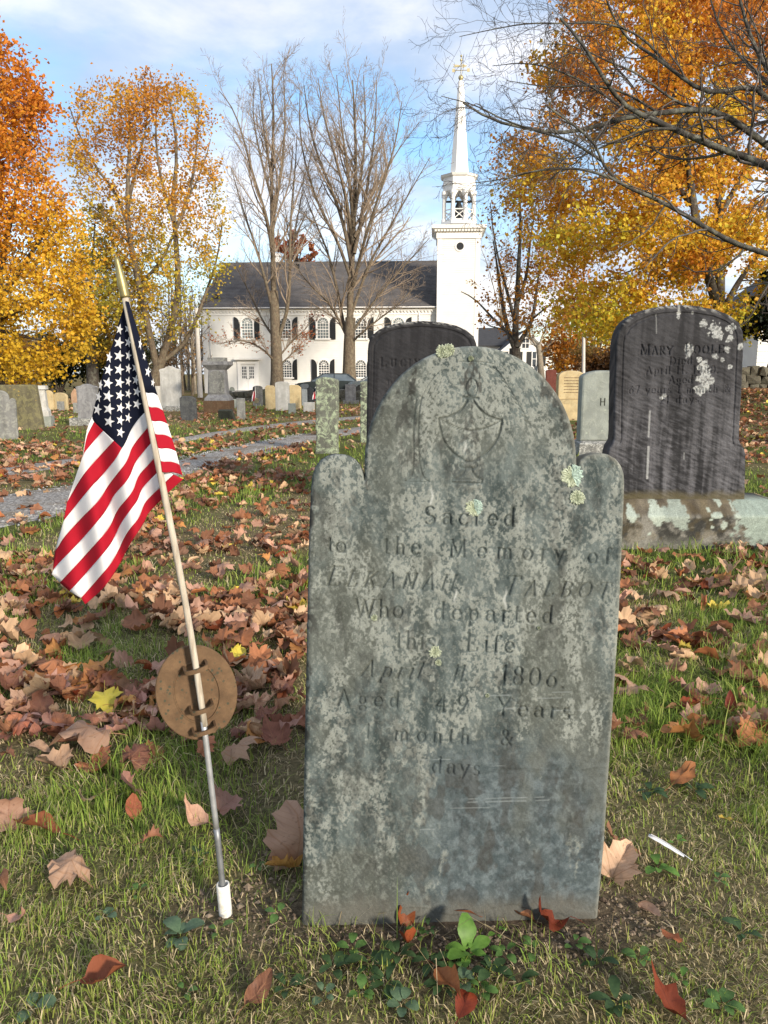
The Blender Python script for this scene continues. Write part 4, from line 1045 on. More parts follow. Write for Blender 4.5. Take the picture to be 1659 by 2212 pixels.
# ------------------------------------------------------------------ more gravestones
M_S = {
 'grey': stone_mat('grey_slate_stone', (.20, .20, .19), (.06, .06, .055), (.36, .36, .31), .45, .6),
 'mossy': stone_mat('mossy_dark_stone', (.135, .12, .075), (.05, .045, .03), (.24, .22, .10), .5, .6, .6, spotcol=(.42, .27, .05)),
 'white': stone_mat('white_marble_stone', (.50, .49, .46), (.20, .20, .19), (.36, .35, .30), .4, .55),
 'tan': stone_mat('tan_marble_stone', (.46, .36, .20), (.22, .17, .10), (.52, .45, .28), .4, .4),
 'pink': stone_mat('pinkish_sandstone', (.42, .27, .18), (.24, .15, .10), (.46, .36, .27), .4, .35),
 'marble': stone_mat('grey_marble_stone', (.22, .22, .225), (.075, .075, .08), (.36, .36, .35), .35, .7),
 'dark': stone_mat('dark_slate_stone', (.075, .078, .08), (.03, .03, .032), (.16, .165, .15), .4, .6),
 'black': stone_mat('blackened_stone', (.035, .038, .032), (.015, .015, .014), (.07, .08, .05), .4, .5),
 'brown': stone_mat('brownstone', (.12, .07, .04), (.05, .032, .02), (.17, .13, .08), .4, .5),
 'rough': stone_mat('speckled_granite', (.17, .17, .16), (.07, .07, .065), (.50, .50, .46), .8, .4, scale=2.5),
 'blue': stone_mat('bluish_slate_stone', (.20, .225, .24), (.10, .11, .12), (.32, .34, .33), .3, .4),
 'lichen': stone_mat('lichen_covered_stone', (.14, .145, .12), (.045, .045, .04), (.34, .40, .27), .95, .6, scale=1.3, bump=.9),
 'green': stone_mat('greenish_grey_stone', (.25, .27, .245), (.13, .14, .115), (.34, .36, .31), .35, .35, .5, spotcol=(.42, .48, .38)),
 'red': stone_mat('red_granite_stone', (.14, .045, .035), (.07, .025, .02), (.2, .1, .08), .2, .3),
}
def shape(kind, w, h):
    h2 = w / 2; A = lambda cx, cz, r, rz, a0, a1, n=12: [(cx + r * math.cos(RAD(t)), cz + rz * math.sin(RAD(t))) for t in np.linspace(a0, a1, n)]
    if kind == 'rect': return [(-h2, 0), (-h2, h), (h2, h), (h2, 0)]
    if kind == 'dome': return [(-h2, 0)] + A(0, h - w * .16, h2, w * .16, 180, 0, 13) + [(h2, 0)]
    if kind == 'seg': return [(-h2, 0), (-h2, h - w * .22)] + A(0, h - w * .2, h2 * .97, w * .2, 172, 8, 13) + [(h2, h - w * .22), (h2, 0)]
    if kind == 'round': return [(-h2, 0)] + A(0, h - h2, h2, h2, 180, 0, 15) + [(h2, 0)]
    if kind == 'point': return [(-h2, 0), (-h2, h * .70), (-h2 * .55, h * .86), (0, h), (h2 * .55, h * .86), (h2, h * .70), (h2, 0)]
    if kind == 'shoulder':
        r = w * .29; s = w * .21
        return [(-h2, 0)] + A(-h2 + s / 2, h - r - s * .5, s / 2, s * .5, 180, 20, 6) + A(0, h - r, r, r, 180, 0, 13) + A(h2 - s / 2, h - r - s * .5, s / 2, s * .5, 160, 0, 6) + [(h2, 0)]
    if kind == 'serp': return [(-h2, 0), (-h2 * .93, h * .12), (-h2 * .93, h * .84), (-h2, h * .9), (-h2 * .86, h * .93), (-h2 * .5, h * .95), (-h2 * .3, h * .985), (0, h), (h2 * .3, h * .985), (h2 * .5, h * .95), (h2 * .86, h * .93), (h2, h * .9), (h2 * .93, h * .84), (h2 * .93, h * .12), (h2, 0)]
    if kind == 'taper': return [(-h2, 0), (-h2 * .78, h), (h2 * .78, h), (h2, 0)]
    if kind == 'slope': return [(-h2, 0), (-h2, h * .93), (-h2 * .6, h), (h2 * .5, h * .985), (h2, h * .9), (h2, 0)]
def slab(poly, t, bev, seed=0, rough=.004):
    P = np.array(poly, float)
    Q = []
    for i in range(len(P)):                                        # subdivide long edges
        a, b = P[i], P[(i + 1) % len(P)]; k = max(1, int(np.linalg.norm(b - a) / .12))
        Q += [a + (b - a) * j / k for j in range(k)]
    P = np.array(Q); n = len(P)
    nx = np.roll(P, -1, 0) - np.roll(P, 1, 0); nx /= np.linalg.norm(nx, axis=1, keepdims=True) + 1e-9; inn = np.stack([nx[:, 1], -nx[:, 0]], 1)
    P = P + inn * ((fbm(P[:, 0] * 9 + seed, P[:, 1] * 9, seed % 50, 3) - .5) * rough * 2)[:, None]
    rings = [(bev, -t / 2), (bev * .3, -t / 2 + bev * .3), (0, -t / 2 + bev), (0, t / 2 - bev), (bev, t / 2)]
    V = [[(p[0], y, p[1]) for p in P + inn * d] for d, y in rings]
    q = [(r * n + (i + 1) % n, r * n + i, (r + 1) * n + i, (r + 1) * n + (i + 1) % n) for r in range(4) for i in range(n)]
    V = np.array(V).reshape(-1, 3)
    # front and back as fans from low centre
    c = P.mean(0); V = np.vstack([V, [(c[0], -t / 2, c[1]), (c[0], t / 2, c[1])]])
    tr = [(5 * n, i, (i + 1) % n) for i in range(n)] + [(5 * n + 1, 4 * n + (i + 1) % n, 4 * n + i) for i in range(n)]
    return V, np.array(q)[:, ::-1], np.array(tr)[:, ::-1]
def place(x0, x1, yt, yb, dz=0.0):
    cx = (x0 + x1) / 2; g = onground(cx, yb); Y = g[1]
    w = atY(x1, yb, Y)[0] - atY(x0, yb, Y)[0]; h = atY(cx, yt, Y)[2] - g[2]
    return g, abs(w), h
SEED = 0
def stone(x0, x1, yt, yb, kind, mat, label, thick=None, rz=0.0, tilt=0.0, roll=0.0, group=None, bev=.012, base=None, rough=.006):
    """base: (x0, x1, top, bottom, material) of a plinth on which the tablet stands"""
    global SEED; SEED += 1
    if base:
        g, wb, hb = place(base[0], base[1], base[2], base[3])
    g2, w, h = place(x0, x1, yt, base[3] if base else yb)
    if not base: g = g2
    t = thick or max(.06, min(.14, w * .16))
    root = empty('headstone', g, rz); tag(root, label, 'gravestone', group)
    z0 = hb - .002 if base else -.12
    V, q, tr = slab(shape(kind, w, h - z0), t, bev, SEED, rough)
    V = V + np.array([g2[0] - g[0], 0, z0])
    o = mk('tablet', V, [q, tr], M_S[mat], root); o.rotation_euler = (tilt, roll, 0)
    if base:
        V, q, tr = slab(shape('rect', wb, hb + .12), t + .22, .02, SEED + 500, .01)
        mk('plinth', V + np.array([0, 0, -.12]), [q, tr], M_S[base[4]], root)
    return root
GR = 'old gravestones'
stone(-20, 38, 843, 949, 'shoulder', 'grey', 'grey slate headstone with small round head and shoulders at the left edge', .07, .25, -.02)
stone(-4, 96, 831, 928, 'taper', 'mossy', 'wide dark mossy tablet with orange lichen, sloping sides, behind the shouldered headstone', .16, .1, .0, bev=.02)
stone(97, 118, 843, 885, 'round', 'tan', 'small tan round-topped headstone left of the double-curved tan one', .08)
stone(116, 150, 848, 885, 'seg', 'tan', 'broad tan curved headstone behind the little square post', .1, -.3)
stone(125, 139, 867, 887, 'rect', 'grey', 'tiny grey square footstone in front of the broad tan headstone', .1)
stone(155, 172, 839, 872, 'point', 'pink', 'narrow pinkish pointed headstone left of the grey curved-top one', .08)
stone(160, 172, 870, 892, 'rect', 'grey', 'low grey footstone before the pinkish pointed headstone', .1)
stone(171, 215, 829, 891, 'serp', 'marble', 'grey marble headstone with curved top on dark base, left of the flag', .15, 0, 0, base=(157, 222, 903, 919, 'rough'))
stone(336, 351, 834, 872, 'rect', 'white', 'pale square-topped headstone behind the tall white marble one', .1)
stone(349, 395, 791, 886, 'serp', 'white', 'tall white marble headstone with moulded top, right of the flag', .16, 0, 0, base=(342, 402, 877, 888, 'rough'))
stone(391, 426, 855, 908, 'slope', 'dark', 'upright dark slate footstone in front of the tall white marble headstone', .1, -.1)
stone(471, 511, 884, 907, 'taper', 'black', 'low blackish slanted marker leaning back below the pedestal monument', .1, -.25, .35)
stone(513, 530, 860, 906, 'rect', 'grey', 'narrow grey stone post right of the low black marker', .12)
stone(500, 514, 862, 882, 'rect', 'green', 'little pale block beside the pedestal monument', .14)
stone(496, 507, 836, 850, 'round', 'green', 'tiny round-topped stone by the churchyard wall', .1)
stone(547, 568, 833, 877, 'seg', 'dark', 'dark curved headstone with a small flag standing before it', .12)
stone(564, 577, 842, 876, 'rect', 'black', 'blackish headstone half hidden behind the dark curved one with the flag', .1)
stone(574, 597, 832, 884, 'slope', 'tan', 'brownish tan square headstone, left of the tall pair', .12)
stone(596, 626, 824, 887, 'dome', 'white', 'tall pale stained headstone between two tan headstones', .14)
stone(624, 651, 831, 884, 'slope', 'tan', 'yellow tan cracked headstone, right of the tall pale one', .12)
stone(623, 639, 871, 893, 'rect', 'green', 'small green-grey footstone in front of the yellow tan headstone', .12)
stone(650, 667, 829, 862, 'dome', 'blue', 'bluish slate headstone behind the dark pointed one', .1)
stone(652, 664, 841, 876, 'rect', 'blue', 'narrow bluish headstone left of the dark pointed one', .1)
stone(656, 683, 835, 869, 'point', 'dark', 'dark pointed headstone with a tiny flag at its right', .12)
stone(656, 680, 869, 889, 'rect', 'white', 'low pale stone block before the dark pointed headstone', .2)
stone(746, 769, 830, 869, 'rect', 'marble', 'grey square headstone by the wall, left of the LUCINDA stone', .12, base=(741, 775, 865, 872, 'grey'))
stone(1177, 1199, 798, 862, 'dome', 'red', 'dark red granite headstone behind the slate arch', .2)
stone(684, 731, 815, 979, 'dome', 'lichen', 'thick grey post stone crusted with green lichen, left of the LUCINDA headstone', .16, -.12, 0, .012, bev=.02, rough=.012)
stone(779, 800, 823, 955, 'dome', 'lichen', 'second lichen crusted post, half hidden behind the LUCINDA headstone', .14, -.1, bev=.02, rough=.012)

def pedestal_monument():
    g, w, h = place(446, 502, 775, 892); s = w / 56
    root = empty('pedestal_monument', g); tag(root, 'grey stone pedestal monument with moulded cap and brown base near the church', 'monument')
    Z = lambda y: (892 - y) * s
    def fr(name, x0, x1, y0, y1, mat, x2=None, x3=None):
        a = (x1 - x0) / 2 * s; b = ((x3 or x1) - (x2 or x0)) / 2 * s
        m = MB(); m.frustum(0, 0, Z(y0), Z(y1), a, a * .92, b, b * .92); m.build(name, M_S[mat], root)
    fr('base_block', 446, 502, 896, 865, 'brown'); fr('lower_base', 448, 501, 865, 859, 'marble', 449, 500); fr('upper_base', 449, 498, 859, 853, 'marble', 453, 493)
    fr('die', 453, 492, 853, 800, 'marble', 455, 489); fr('cornice', 454, 490, 800, 790, 'marble', 444, 500)
    fr('cornice_lip', 444, 500, 790, 783, 'marble'); fr('cap_block', 452, 488, 783, 775, 'grey')
    m = MB(); a = 16 * s; y = -(18.2 * s) * .92 - .012; m.prism([(-a, Z(850)), (-a, Z(815))] + [(a * math.cos(RAD(t)), Z(815) + a * .8 * math.sin(RAD(t))) for t in np.linspace(170, 10, 9)] + [(a, Z(815)), (a, Z(850))], y - .03, y + .02)
    m.build('carved_panel', M_S['grey'], root)
pedestal_monument()
def white_monument():
    g, w, h = place(80, 117, 834, 921); s = w / 37
    root = empty('obelisk_monument', g, .2); tag(root, 'white marble monument of tapering shaft and stepped base behind the mossy tablet', 'monument')
    Z = lambda y: (921 - y) * s
    for name, a, b, y0, y1, m_ in (('plinth_block', 18.5, 18.5, 926, 899, 'green'), ('base_block', 14, 13.5, 899, 888, 'white'), ('step', 13.5, 10, 888, 880, 'white'), ('shaft', 10, 8, 880, 842, 'white'), ('cap_block', 12, 11, 842, 834, 'white')):
        m = MB(); m.frustum(-3 * s, 0, Z(y0), Z(y1), a * s, a * s, b * s, b * s); m.build(name, M_S[m_], root)
white_monument()
def tan_monument():
    g, w, h = place(1196, 1262, 802, 907); root = empty('headstone', g); tag(root, 'cream headstone with curved top on a stepped base, right of the slate arch', 'gravestone')
    s = w / 66; Z = lambda y: (907 - y) * s
    V, q, t = slab(shape('seg', 56 * s, (863 - 802) * s), .22, .02, 71); mk('tablet', V + [0, 0, Z(863)], [q, t], M_S['tan'], root)
    for name, a, y0, y1 in (('ledge', 31, 872, 863), ('base_block', 29, 890, 872), ('lower_base', 33, 912, 890)):
        m = MB(); m.box(-a * s, a * s, -.2 - a * .001, .2 + a * .001, Z(y0) - .004, Z(y1)); m.build(name, M_S['tan'], root)
    # worn inscription lines cut into the face
    m = MB(); r = np.random.default_rng(5)
    for k in range(6):
        z = Z(818 + k * 6.2); x = -16 * s
        while x < 15 * s:
            L_ = r.uniform(1.0, 2.6) * s; m.box(x, x + L_, -.1125, -.105, z, z + 1.6 * s); x += L_ + .8 * s
    o = m.build('inscription', M_S['brown'], root); o['kind'] = 'stuff'
tan_monument()
def h_stone():
    g, w, h = place(1246, 1345, 803, 950 + 30); s = w / 99
    root = empty('headstone', g, -.05); tag(root, 'smooth green-grey headstone carved with a letter H on a rough base, left of MARY POOLE', 'gravestone')
    Z = lambda y: (980 - y) * s
    V, q, t = slab([(x, z) for x, z in shape('dome', 97 * s, Z(803) - Z(951))], .26, .03, 72, .004); mk('tablet', V + [0, 0, Z(951)], [q, t], M_S['green'], root)
    m = MB(); m.frustum(4 * s, 0, -.1, Z(956), 56 * s, .26, 56 * s, .26); m.frustum(4 * s, 0, Z(956), Z(951) + .002, 56 * s, .26, 50 * s, .2); m.build('granite_base', M_S['rough'], root)
    q = np.array(atY(1303, 868, g[1] - .13)) - g; hh = 16 * s; wd = 5.2 * s; m = MB(); y0, y1 = -.1325, -.128
    zc = q[2]; xc = q[0]
    m.box(xc - wd, xc - wd + 2.2 * s, y0, y1, zc - hh / 2, zc + hh / 2); m.box(xc + wd - 2.2 * s, xc + wd, y0, y1, zc - hh / 2, zc + hh / 2); m.box(xc - wd + 2.2 * s, xc + wd - 2.2 * s, y0, y1, zc - .8 * s, zc + .8 * s)
    m.build('carved_letter', M_S['black'], root)
h_stone()

def small_flag(px, yt, yb, label, w=16, h=30, disc=False):
    """far grave flag: staff and hanging striped cloth"""
    g = onground(px, yb); Y = g[1]; s = Y / FPX / math.cos(PITCH)
    root = empty('grave_flag', g); tag(root, label, 'flag')
    H = (yb - yt) * s
    m = MB(); m.tube([(0, 0, -.05), (-.03, 0, H)], .009, 6); m.build('staff', M_TRIM, root)
    V = []; mi = []; K = 10
    for k in range(K + 1):
        t = k / K
        for j in range(5):
            u = j / 4; V.append((-.03 - u * w * s * (.25 + .75 * t) + .02 * math.sin(u * 7), -.03 - .02 * math.sin(t * 5 + u * 6), H * .97 - h * s * t - u * h * s * .16))
    i = np.arange(K)[:, None] * 5 + np.arange(4)[None]; F = np.stack([i, i + 5, i + 6, i + 1], -1).reshape(-1, 4)
    mi = [2 if (k < 3) else (0 if j % 2 else 1) for k in range(K) for j in range(4)]
    cl = mk('flag_cloth', V, [F], [bpy.data.materials[x] for x in ('red_cloth', 'white_cloth', 'navy_cloth')], root, midx=mi)
    if disc:
        m = MB(); m.lathe([(.09, -.008), (.09, .008)], n=16); o = m.build('marker_disc', M_S['tan'], root); o.rotation_euler = (math.pi / 2, 0, 0); o.location = (0, -.02, 18 * s)
small_flag(554, 833, 884, 'small American flag before the dark curved headstone near the church', 9, 30, True)
small_flag(684, 838, 886, 'tiny American flag at the right of the dark pointed headstone', 8, 22)
small_flag(3, 836, 878, 'tiny American flag just showing at the left edge of the photo', 9, 22)
# ------------------------------------------------------------------ church
def build_church():
    Yc = 68.0; psi = RAD(-3.6)                                   # right end nearer
    o = atY(437, 848, Yc); o[2] = float(gz(0, Yc)) - .05
    U = np.array([math.cos(psi), math.sin(psi), 0]); Dp = np.array([-math.sin(psi), math.cos(psi), 0])
    root = empty('church', o, psi)
    tag(root, 'white clapboard church with grey roof, arched windows, black shutters and tall steeple', 'church')
    def fac(px, py, off=0.0):
        d = ray(px, py); n = Dp; q = o + Dp * off; t = ((q - CAM) @ n) / (d @ n); p = CAM + d * t - o
        return float(p @ U), float(p[2])
    xr, ze = fac(953, 663); xl, _ = fac(437, 664); H = ze
    xw = fac(1030, 700)[0]; depth = 17.0
    ridge_off = 8.6; zr = fac(720, 570, ridge_off)[1]
    # clapboard walls: real lapped courses, one mesh per wall
    def clap(x0, x1, z0, z1, y, course=.145, lap=.034, axis='x', flip=False):
        V = []; F = []; n = max(1, int((z1 - z0) / course)); c = (z1 - z0) / n
        for k in range(n):
            zb = z0 + k * c; zt = zb + c; b = len(V)
            for (a, yy, z) in ((x0, -lap, zb), (x1, -lap, zb), (x1, 0, zt), (x0, 0, zt), (x0, 0, zb), (x1, 0, zb)):
                V.append((a, y + yy, z) if axis == 'x' else (y + yy * (-1 if flip else 1), a, z))
            F += [(b, b + 1, b + 2, b + 3), (b + 4, b + 5, b + 1, b)]
        return np.array(V), np.array(F)
    def part(name, V, F, mat, stuff=False, par=root):
        p = mk(name, V, [np.array(F)], mat, par)
        if stuff: p['kind'] = 'stuff'
        return p
    V, F = clap(xl, xr + .3, 0, H, 0); part('clapboard_wall', V, F, M_CLAP, True)
    V, F = clap(0, depth, 0, H, xl - .0, axis='y'); part('clapboard_wall', V, F, M_CLAP, True)
    m = MB(); m.box(xl + .02, xr + .3, .03, depth - .03, -.5, H); m.build('wall_core', M_CLAP, root)
    # gable ends
    for x in (xl, xr + .25):
        m = MB(); P = [(0, H), (ridge_off, zr - .15), (depth, H)]
        V = [(x, p[0], p[1]) for p in P] + [(x + .05, p[0], p[1]) for p in P]
        m.add(V, [(0, 1, 4, 3), (1, 2, 5, 4), (2, 0, 3, 5)], [(0, 2, 1), (3, 4, 5)]); m.build('gable', M_CLAP, root)
    # roof
    n = NT('grey_roof_shingles', .9, .15); v = n.coord(rnd=False)
    c = n.ramp(n.noise(v, 1.1, 6, .65), [(.3, (.075, .07, .07)), (.7, (.135, .125, .12))])
    n.color(n.mix(.5, c, n.ramp(n.noise(v, 12, 3, .7), [(.35, (.6, .6, .6)), (.65, (1.3, 1.3, 1.3))]), 'MULTIPLY')); M_ROOF = n.m
    ov = .45; sl = (zr - H) / ridge_off
    nrow = 34; V = []; F = []
    for side in (0, 1):
        for k in range(nrow):                                     # lapped shingle courses
            t0 = k / nrow; t1 = (k + 1) / nrow; b = len(V)
            for t, lift in ((t0, .05), (t1, .012)):
                yy = -ov + (ridge_off + ov) * t; z = H - ov * sl + (zr - H + ov * sl) * t + lift + .12
                if side: yy = depth + ov - (depth + ov - ridge_off) * t
                V += [(xl - .35, yy, z), (xr + .25, yy, z)]
            V += [(xl - .35, V[b][1], V[b][2] - .045), (xr + .25, V[b][1], V[b][2] - .045)]
            f = [(b, b + 1, b + 3, b + 2), (b + 4, b + 5, b + 1, b)]
            F += [q[::-1] for q in f] if side else f
    roof = part('roof', V, F, M_ROOF)
    m = MB(); m.box(xl - .35, xr + .25, ridge_off - .12, ridge_off + .12, zr + .08, zr + .2); m.build('ridge_cap', M_ROOF, roof)
    m = MB(); m.box(xl - .3, xr + .2, -.40, .02, H - .10, H + .02); m.box(xl - .2, xr + .2, -.22, .0, H - .30, H - .10); m.box(xl - .1, xr + .2, -.09, -.004, H - .62, H - .30)
    m.build('eaves_cornice', M_TRIM, root)
    m = MB()
    for k in range(70): x = xl + .1 + k * (xr - xl) / 70; m.box(x, x + .12, -.19, -.095, H - .42, H - .305)
    d_ = m.build('dentils', M_TRIM, root); d_['kind'] = 'stuff'
    for x in (xl + .0, ):
        m = MB(); m.box(x - .06, x + .38, -.07, -.028, 0, H - .62); m.build('corner_board', M_TRIM, root)
    m = MB(); m.tube([(xl + .62, -.09, 0), (xl + .62, -.09, H - .5)], .05, 8); m.build('downspout', M_TRIM, root)
    x = fac(905, 700)[0]; m = MB(); m.tube([(x, -.09, 0), (x, -.09, H - .5)], .05, 8); m.build('downspout', M_TRIM, root)
    m = MB(); m.box(xl - .05, xr + .3, -.06, -.026, -.4, .28); m.build('water_table', plain('stone_footing', (.3, .29, .27), .9), root)
    # chimney
    cx, cz0 = fac(596, 580, ridge_off + 3); cz1 = fac(596, 548, ridge_off + 3)[1]
    m = MB(); m.box(cx - .35, cx + .35, ridge_off + 2.7, ridge_off + 3.4, cz0 - 2.5, cz1 - .25); m.box(cx - .45, cx + .45, ridge_off + 2.6, ridge_off + 3.5, cz1 - .25, cz1); m.build('chimney', M_TRIM, root)
    for (px, py) in ((467, 640), (643, 574)):
        vx, vz = fac(px, py, 1.5); m = MB(); m.box(vx - .14, vx + .14, 1.3, 1.6, vz - .3, vz + .15); m.build('roof_vent', M_BLACK, root)
    # arched window
    def arched(w, z0, z1, n=12):
        r = w / 2; return [(-r, z0)] + [(r * math.cos(RAD(t)), z1 - r + r * math.sin(RAD(t))) for t in np.linspace(180, 0, n)] + [(r, z0)]
    def window(px, y0, y1, wpx, glass):
        x, z1 = fac(px, y0); _, z0 = fac(px, y1); w = wpx * 68 / FPX
        fr_ = MB(); outer = arched(w + .30, z0 - .02, z1 + .16, 14); inner = arched(w, z0, z1, 14)
        K = len(outer)
        V = [(x + p[0], -.10, p[1]) for p in outer] + [(x + p[0], -.10, p[1]) for p in inner] + [(x + p[0], .02, p[1]) for p in outer] + [(x + p[0], .02, p[1]) for p in inner]
        q = [(i, i + 1, K + i + 1, K + i) for i in range(K - 1)] + [(2 * K + i + 1, 2 * K + i, i, i + 1) for i in range(K - 1)] + [(K + i, K + i + 1, 3 * K + i + 1, 3 * K + i) for i in range(K - 1)]
        fr_.add(V, [t[::-1] for t in q]); fr_.box(x - w / 2 - .22, x + w / 2 + .22, -.16, .0, z0 - .12, z0 - .0)
        wo = fr_.build('window', M_TRIM, root)
        g = MB(); g.prism([(x + p[0] * .99, p[1]) for p in arched(w, z0, z1, 14)], -.035, -.03); g.build('glass', glass, wo)
        b = MB(); r = w / 2; zs = z1 - r; t_ = .036
        for k in range(1, 4): xx = x - r + w * k / 4; b.box(xx - t_ / 2, xx + t_ / 2, -.07, -.04, z0, zs)
        nr = 5
        for k in range(nr + 1): zz = z0 + (zs - z0) * k / nr; b.box(x - r, x + r, -.068, -.042, zz - t_ / 2 * (1 + (k == 3)), zz + t_ / 2 * (1 + (k == 3)))
        for a in (35, 63, 90, 117, 145): b.tube([(x, -.055, zs), (x + r * .98 * math.cos(RAD(a)), -.055, zs + r * .98 * math.sin(RAD(a)))], t_ / 2, 4)
        b.tube([(x + r * .55 * math.cos(RAD(a)), -.055, zs + r * .55 * math.sin(RAD(a))) for a in np.linspace(0, 180, 13)], t_ / 2, 4)
        bo = b.build('glazing_bars', M_TRIM, wo)
        return x, z0, z1, w
    def shutter(px0, px1, y0, y1, side):
        x0, z1 = fac(px0, y0); x1, z0 = fac(px1, y1); w = x1 - x0
        P = [(x0, z0), (x1, z0)]
        cur = [(t, math.sqrt(max(0, 1 - t * t))) for t in np.linspace(0, 1, 8)]
        if side < 0: P += [(x1, z1 - w * 1.3)] + [(x0 + w * t, z1 - w * 1.2 * (1 - s)) for t, s in cur[::-1][1:]]
        else: P += [(x1 - w * t, z1 - w * 1.2 * (1 - s)) for t, s in cur] [0:] + [(x0, z1 - w * 1.3)]
        m = MB(); m.prism(P, -.14, -.105)
        for k in range(16):
            z = z0 + .12 + k * (z1 - z0 - w * 1.3 - .1) / 16; m.box(x0 + .08, x1 - .08, -.155, -.14, z, z + .03)
        m.build('shutter', M_BLACK, root)
    for k, px in enumerate((534, 616, 697.5, 779.5, 861)):
        window(px, 686.5, 731, 22.5, M_GLASSB if k % 2 == 0 else M_GLASS)
        shutter(px - 28.5, px - 15, 685, 733, -1); shutter(px + 15, px + 28, 685, 733, 1)
    for px in (619, 699.5, 779.5, 861):
        window(px, 778, 815, 21, M_GLASS); shutter(px - 26, px - 14.5, 776, 820, -1); shutter(px + 13, px + 24, 776, 820, 1)
    # double door with hood and lights
    x0, z1 = fac(520, 789); x1, z0 = fac(553, 843)
    m = MB(); m.box(x0 - .28, x0, -.11, -.0, z0, z1 + .1); m.box(x1, x1 + .28, -.11, -.0, z0, z1 + .1); m.box(x0 - .28, x1 + .28, -.11, 0, z1 + .1, z1 + .4); m.box(x0 - .5, x1 + .5, -.42, 0, z1 + .46, z1 + .60); m.box(x0 - .4, x1 + .4, -.3, 0, z1 + .40, z1 + .46)
    m.build('door_surround', M_TRIM, root)
    for s in (0, 1):
        a = x0 + (x1 - x0) * s / 2 + .01; b = a + (x1 - x0) / 2 - .02
        m = MB(); m.box(a, b, -.085, -.03, z0, z1); d = m.build('door', M_WHITE, root)
        c = (a + b) / 2; hw = .19; zt = z1 - .12; zb = zt - 1.0
        m = MB(); m.box(c - hw, c + hw, -.094, -.086, zb, zt); m.build('door_glass', M_GLASS, d)
        m = MB()
        for k in range(1, 3): xx = c - hw + 2 * hw * k / 3; m.box(xx - .02, xx + .02, -.105, -.095, zb, zt)
        for k in range(1, 4): zz = zb + (zt - zb) * k / 4; m.box(c - hw, c + hw, -.104, -.096, zz - .02, zz + .02)
        m.build('glazing_bars', M_TRIM, d)
        m = MB(); m.lathe([(.03, 0), (.045, .03), (.03, .06)], (0, 0, 0), 8); h = m.build('door_handle', M_BLACK, d); h.rotation_euler = (math.pi / 2, 0, 0); h.location = (b - .1 if s == 0 else a + .1, -.09, z0 + 1.0)
    m = MB(); m.box(x0 - .5, x1 + .5, -1.4, -.03, -.3, z0 - .03); m.build('door_step', plain('concrete_step', (.4, .39, .37), .9), root)
    # steeple ------------------------------------------------------
    yo = -.55
    tx0, tz = fac(946, 500, yo); tx1, _ = fac(1037, 500, yo); tw = tx1 - tx0; tcx = (tx0 + tx1) / 2; ty = yo; tcy = yo + tw / 2
    zc = fac(990, 500, yo)[1]
    V, F = clap(tx0, tx1, 0, zc, ty); part('tower_wall', V, F, M_CLAP, True)
    V, F = clap(ty, ty + tw, 0, zc, tx0, axis='y'); part('tower_wall', V, F, M_CLAP, True)
    m = MB(); m.box(tx0 + .03, tx1 - .03, ty + .03, ty + tw, -.4, zc); m.build('tower_core', M_CLAP, root)
    for a in (tx0, tx1 - .3):
        m = MB(); m.box(a - .03, a + .33, ty - .05, ty - .024, 0, zc - .3); m.build('corner_board', M_TRIM, root)
    zc2 = fac(990, 487, yo)[1]
    m = MB(); m.box(tx0 - .12, tx1 + .12, ty - .12, ty + tw + .12, zc - .55, zc - .05)
    m.frustum(tcx, tcy, zc - .05, zc + .2, tw / 2 + .18, tw / 2 + .18, tw / 2 + .42, tw / 2 + .42); m.box(tx0 - .5, tx1 + .5, ty - .5, ty + tw + .5, zc + .2, zc2); m.build('tower_cornice', M_TRIM, root)
    m = MB()
    for k in range(16): x = tx0 - .25 + k * (tw + .5) / 16; m.box(x, x + .13, ty - .36, ty - .19, zc - .02, zc + .15)
    q = m.build('dentils', M_TRIM, root); q['kind'] = 'stuff'
    # round louvre under the cornice
    m = MB(); rx, rz = fac(994, 532, yo); a = np.linspace(0, 360, 21)[:-1]
    m.prism([(rx + .42 * math.cos(RAD(t)), rz + .42 * math.sin(RAD(t))) for t in a], ty - .07, ty - .02); lv = m.build('round_louvre', M_TRIM, root)
    m = MB(); m.prism([(rx + .30 * math.cos(RAD(t)), rz + .30 * math.sin(RAD(t))) for t in a], ty - .085, ty - .07); m.build('louvre_slats', M_BLACK, lv)
    zs = lambda y: fac(990, y, tcy)[1]
    R8 = (fac(1024, 400, tcy)[0] - fac(954, 400, tcy)[0]) / 2 / math.cos(RAD(22.5)) * .98
    oc = RAD(22.5)
    z0 = zs(487) - .06; z1 = zs(417); z2 = zs(388); z3 = zs(382)
    m = MB(); m.lathe([(R8 * 1.12, z0), (R8 * 1.12, z0 + .22), (R8 * 1.02, z0 + .24)], (tcx, tcy, 0), 8, rot=oc); m.build('belfry_floor', M_TRIM, root)
    for k in range(8):
        a = oc + k * math.pi / 4; x, y = tcx + R8 * .93 * math.cos(a), tcy + R8 * .93 * math.sin(a); r = .165
        m = MB(); m.lathe([(r * 1.4, z0 + .2), (r * 1.4, z0 + .42), (r, z0 + .46), (r * .9, z1 - .3), (r * 1.35, z1 - .26), (r * 1.35, z1)], (x, y, 0), 10); m.build('belfry_column', M_TRIM, root)
        b = oc + (k + 1) * math.pi / 4; x2, y2 = tcx + R8 * .93 * math.cos(b), tcy + R8 * .93 * math.sin(b)
        m = MB(); m.tube([(x, y, z0 + 1.15), (x2, y2, z0 + 1.15)], .05, 4); m.tube([(x, y, z0 + .35), (x2, y2, z0 + .35)], .05, 4)
        m.tube([(x, y, z0 + .35), (x2, y2, z0 + 1.15)], .04, 4); m.tube([(x, y, z0 + 1.15), (x2, y2, z0 + .35)], .04, 4); m.build('railing', M_TRIM, root)
        # flat arch between columns
        m = MB(); P0 = np.array([x, y, 0]); P1 = np.array([x2, y2, 0]); e = (P1 - P0); 
        V = []
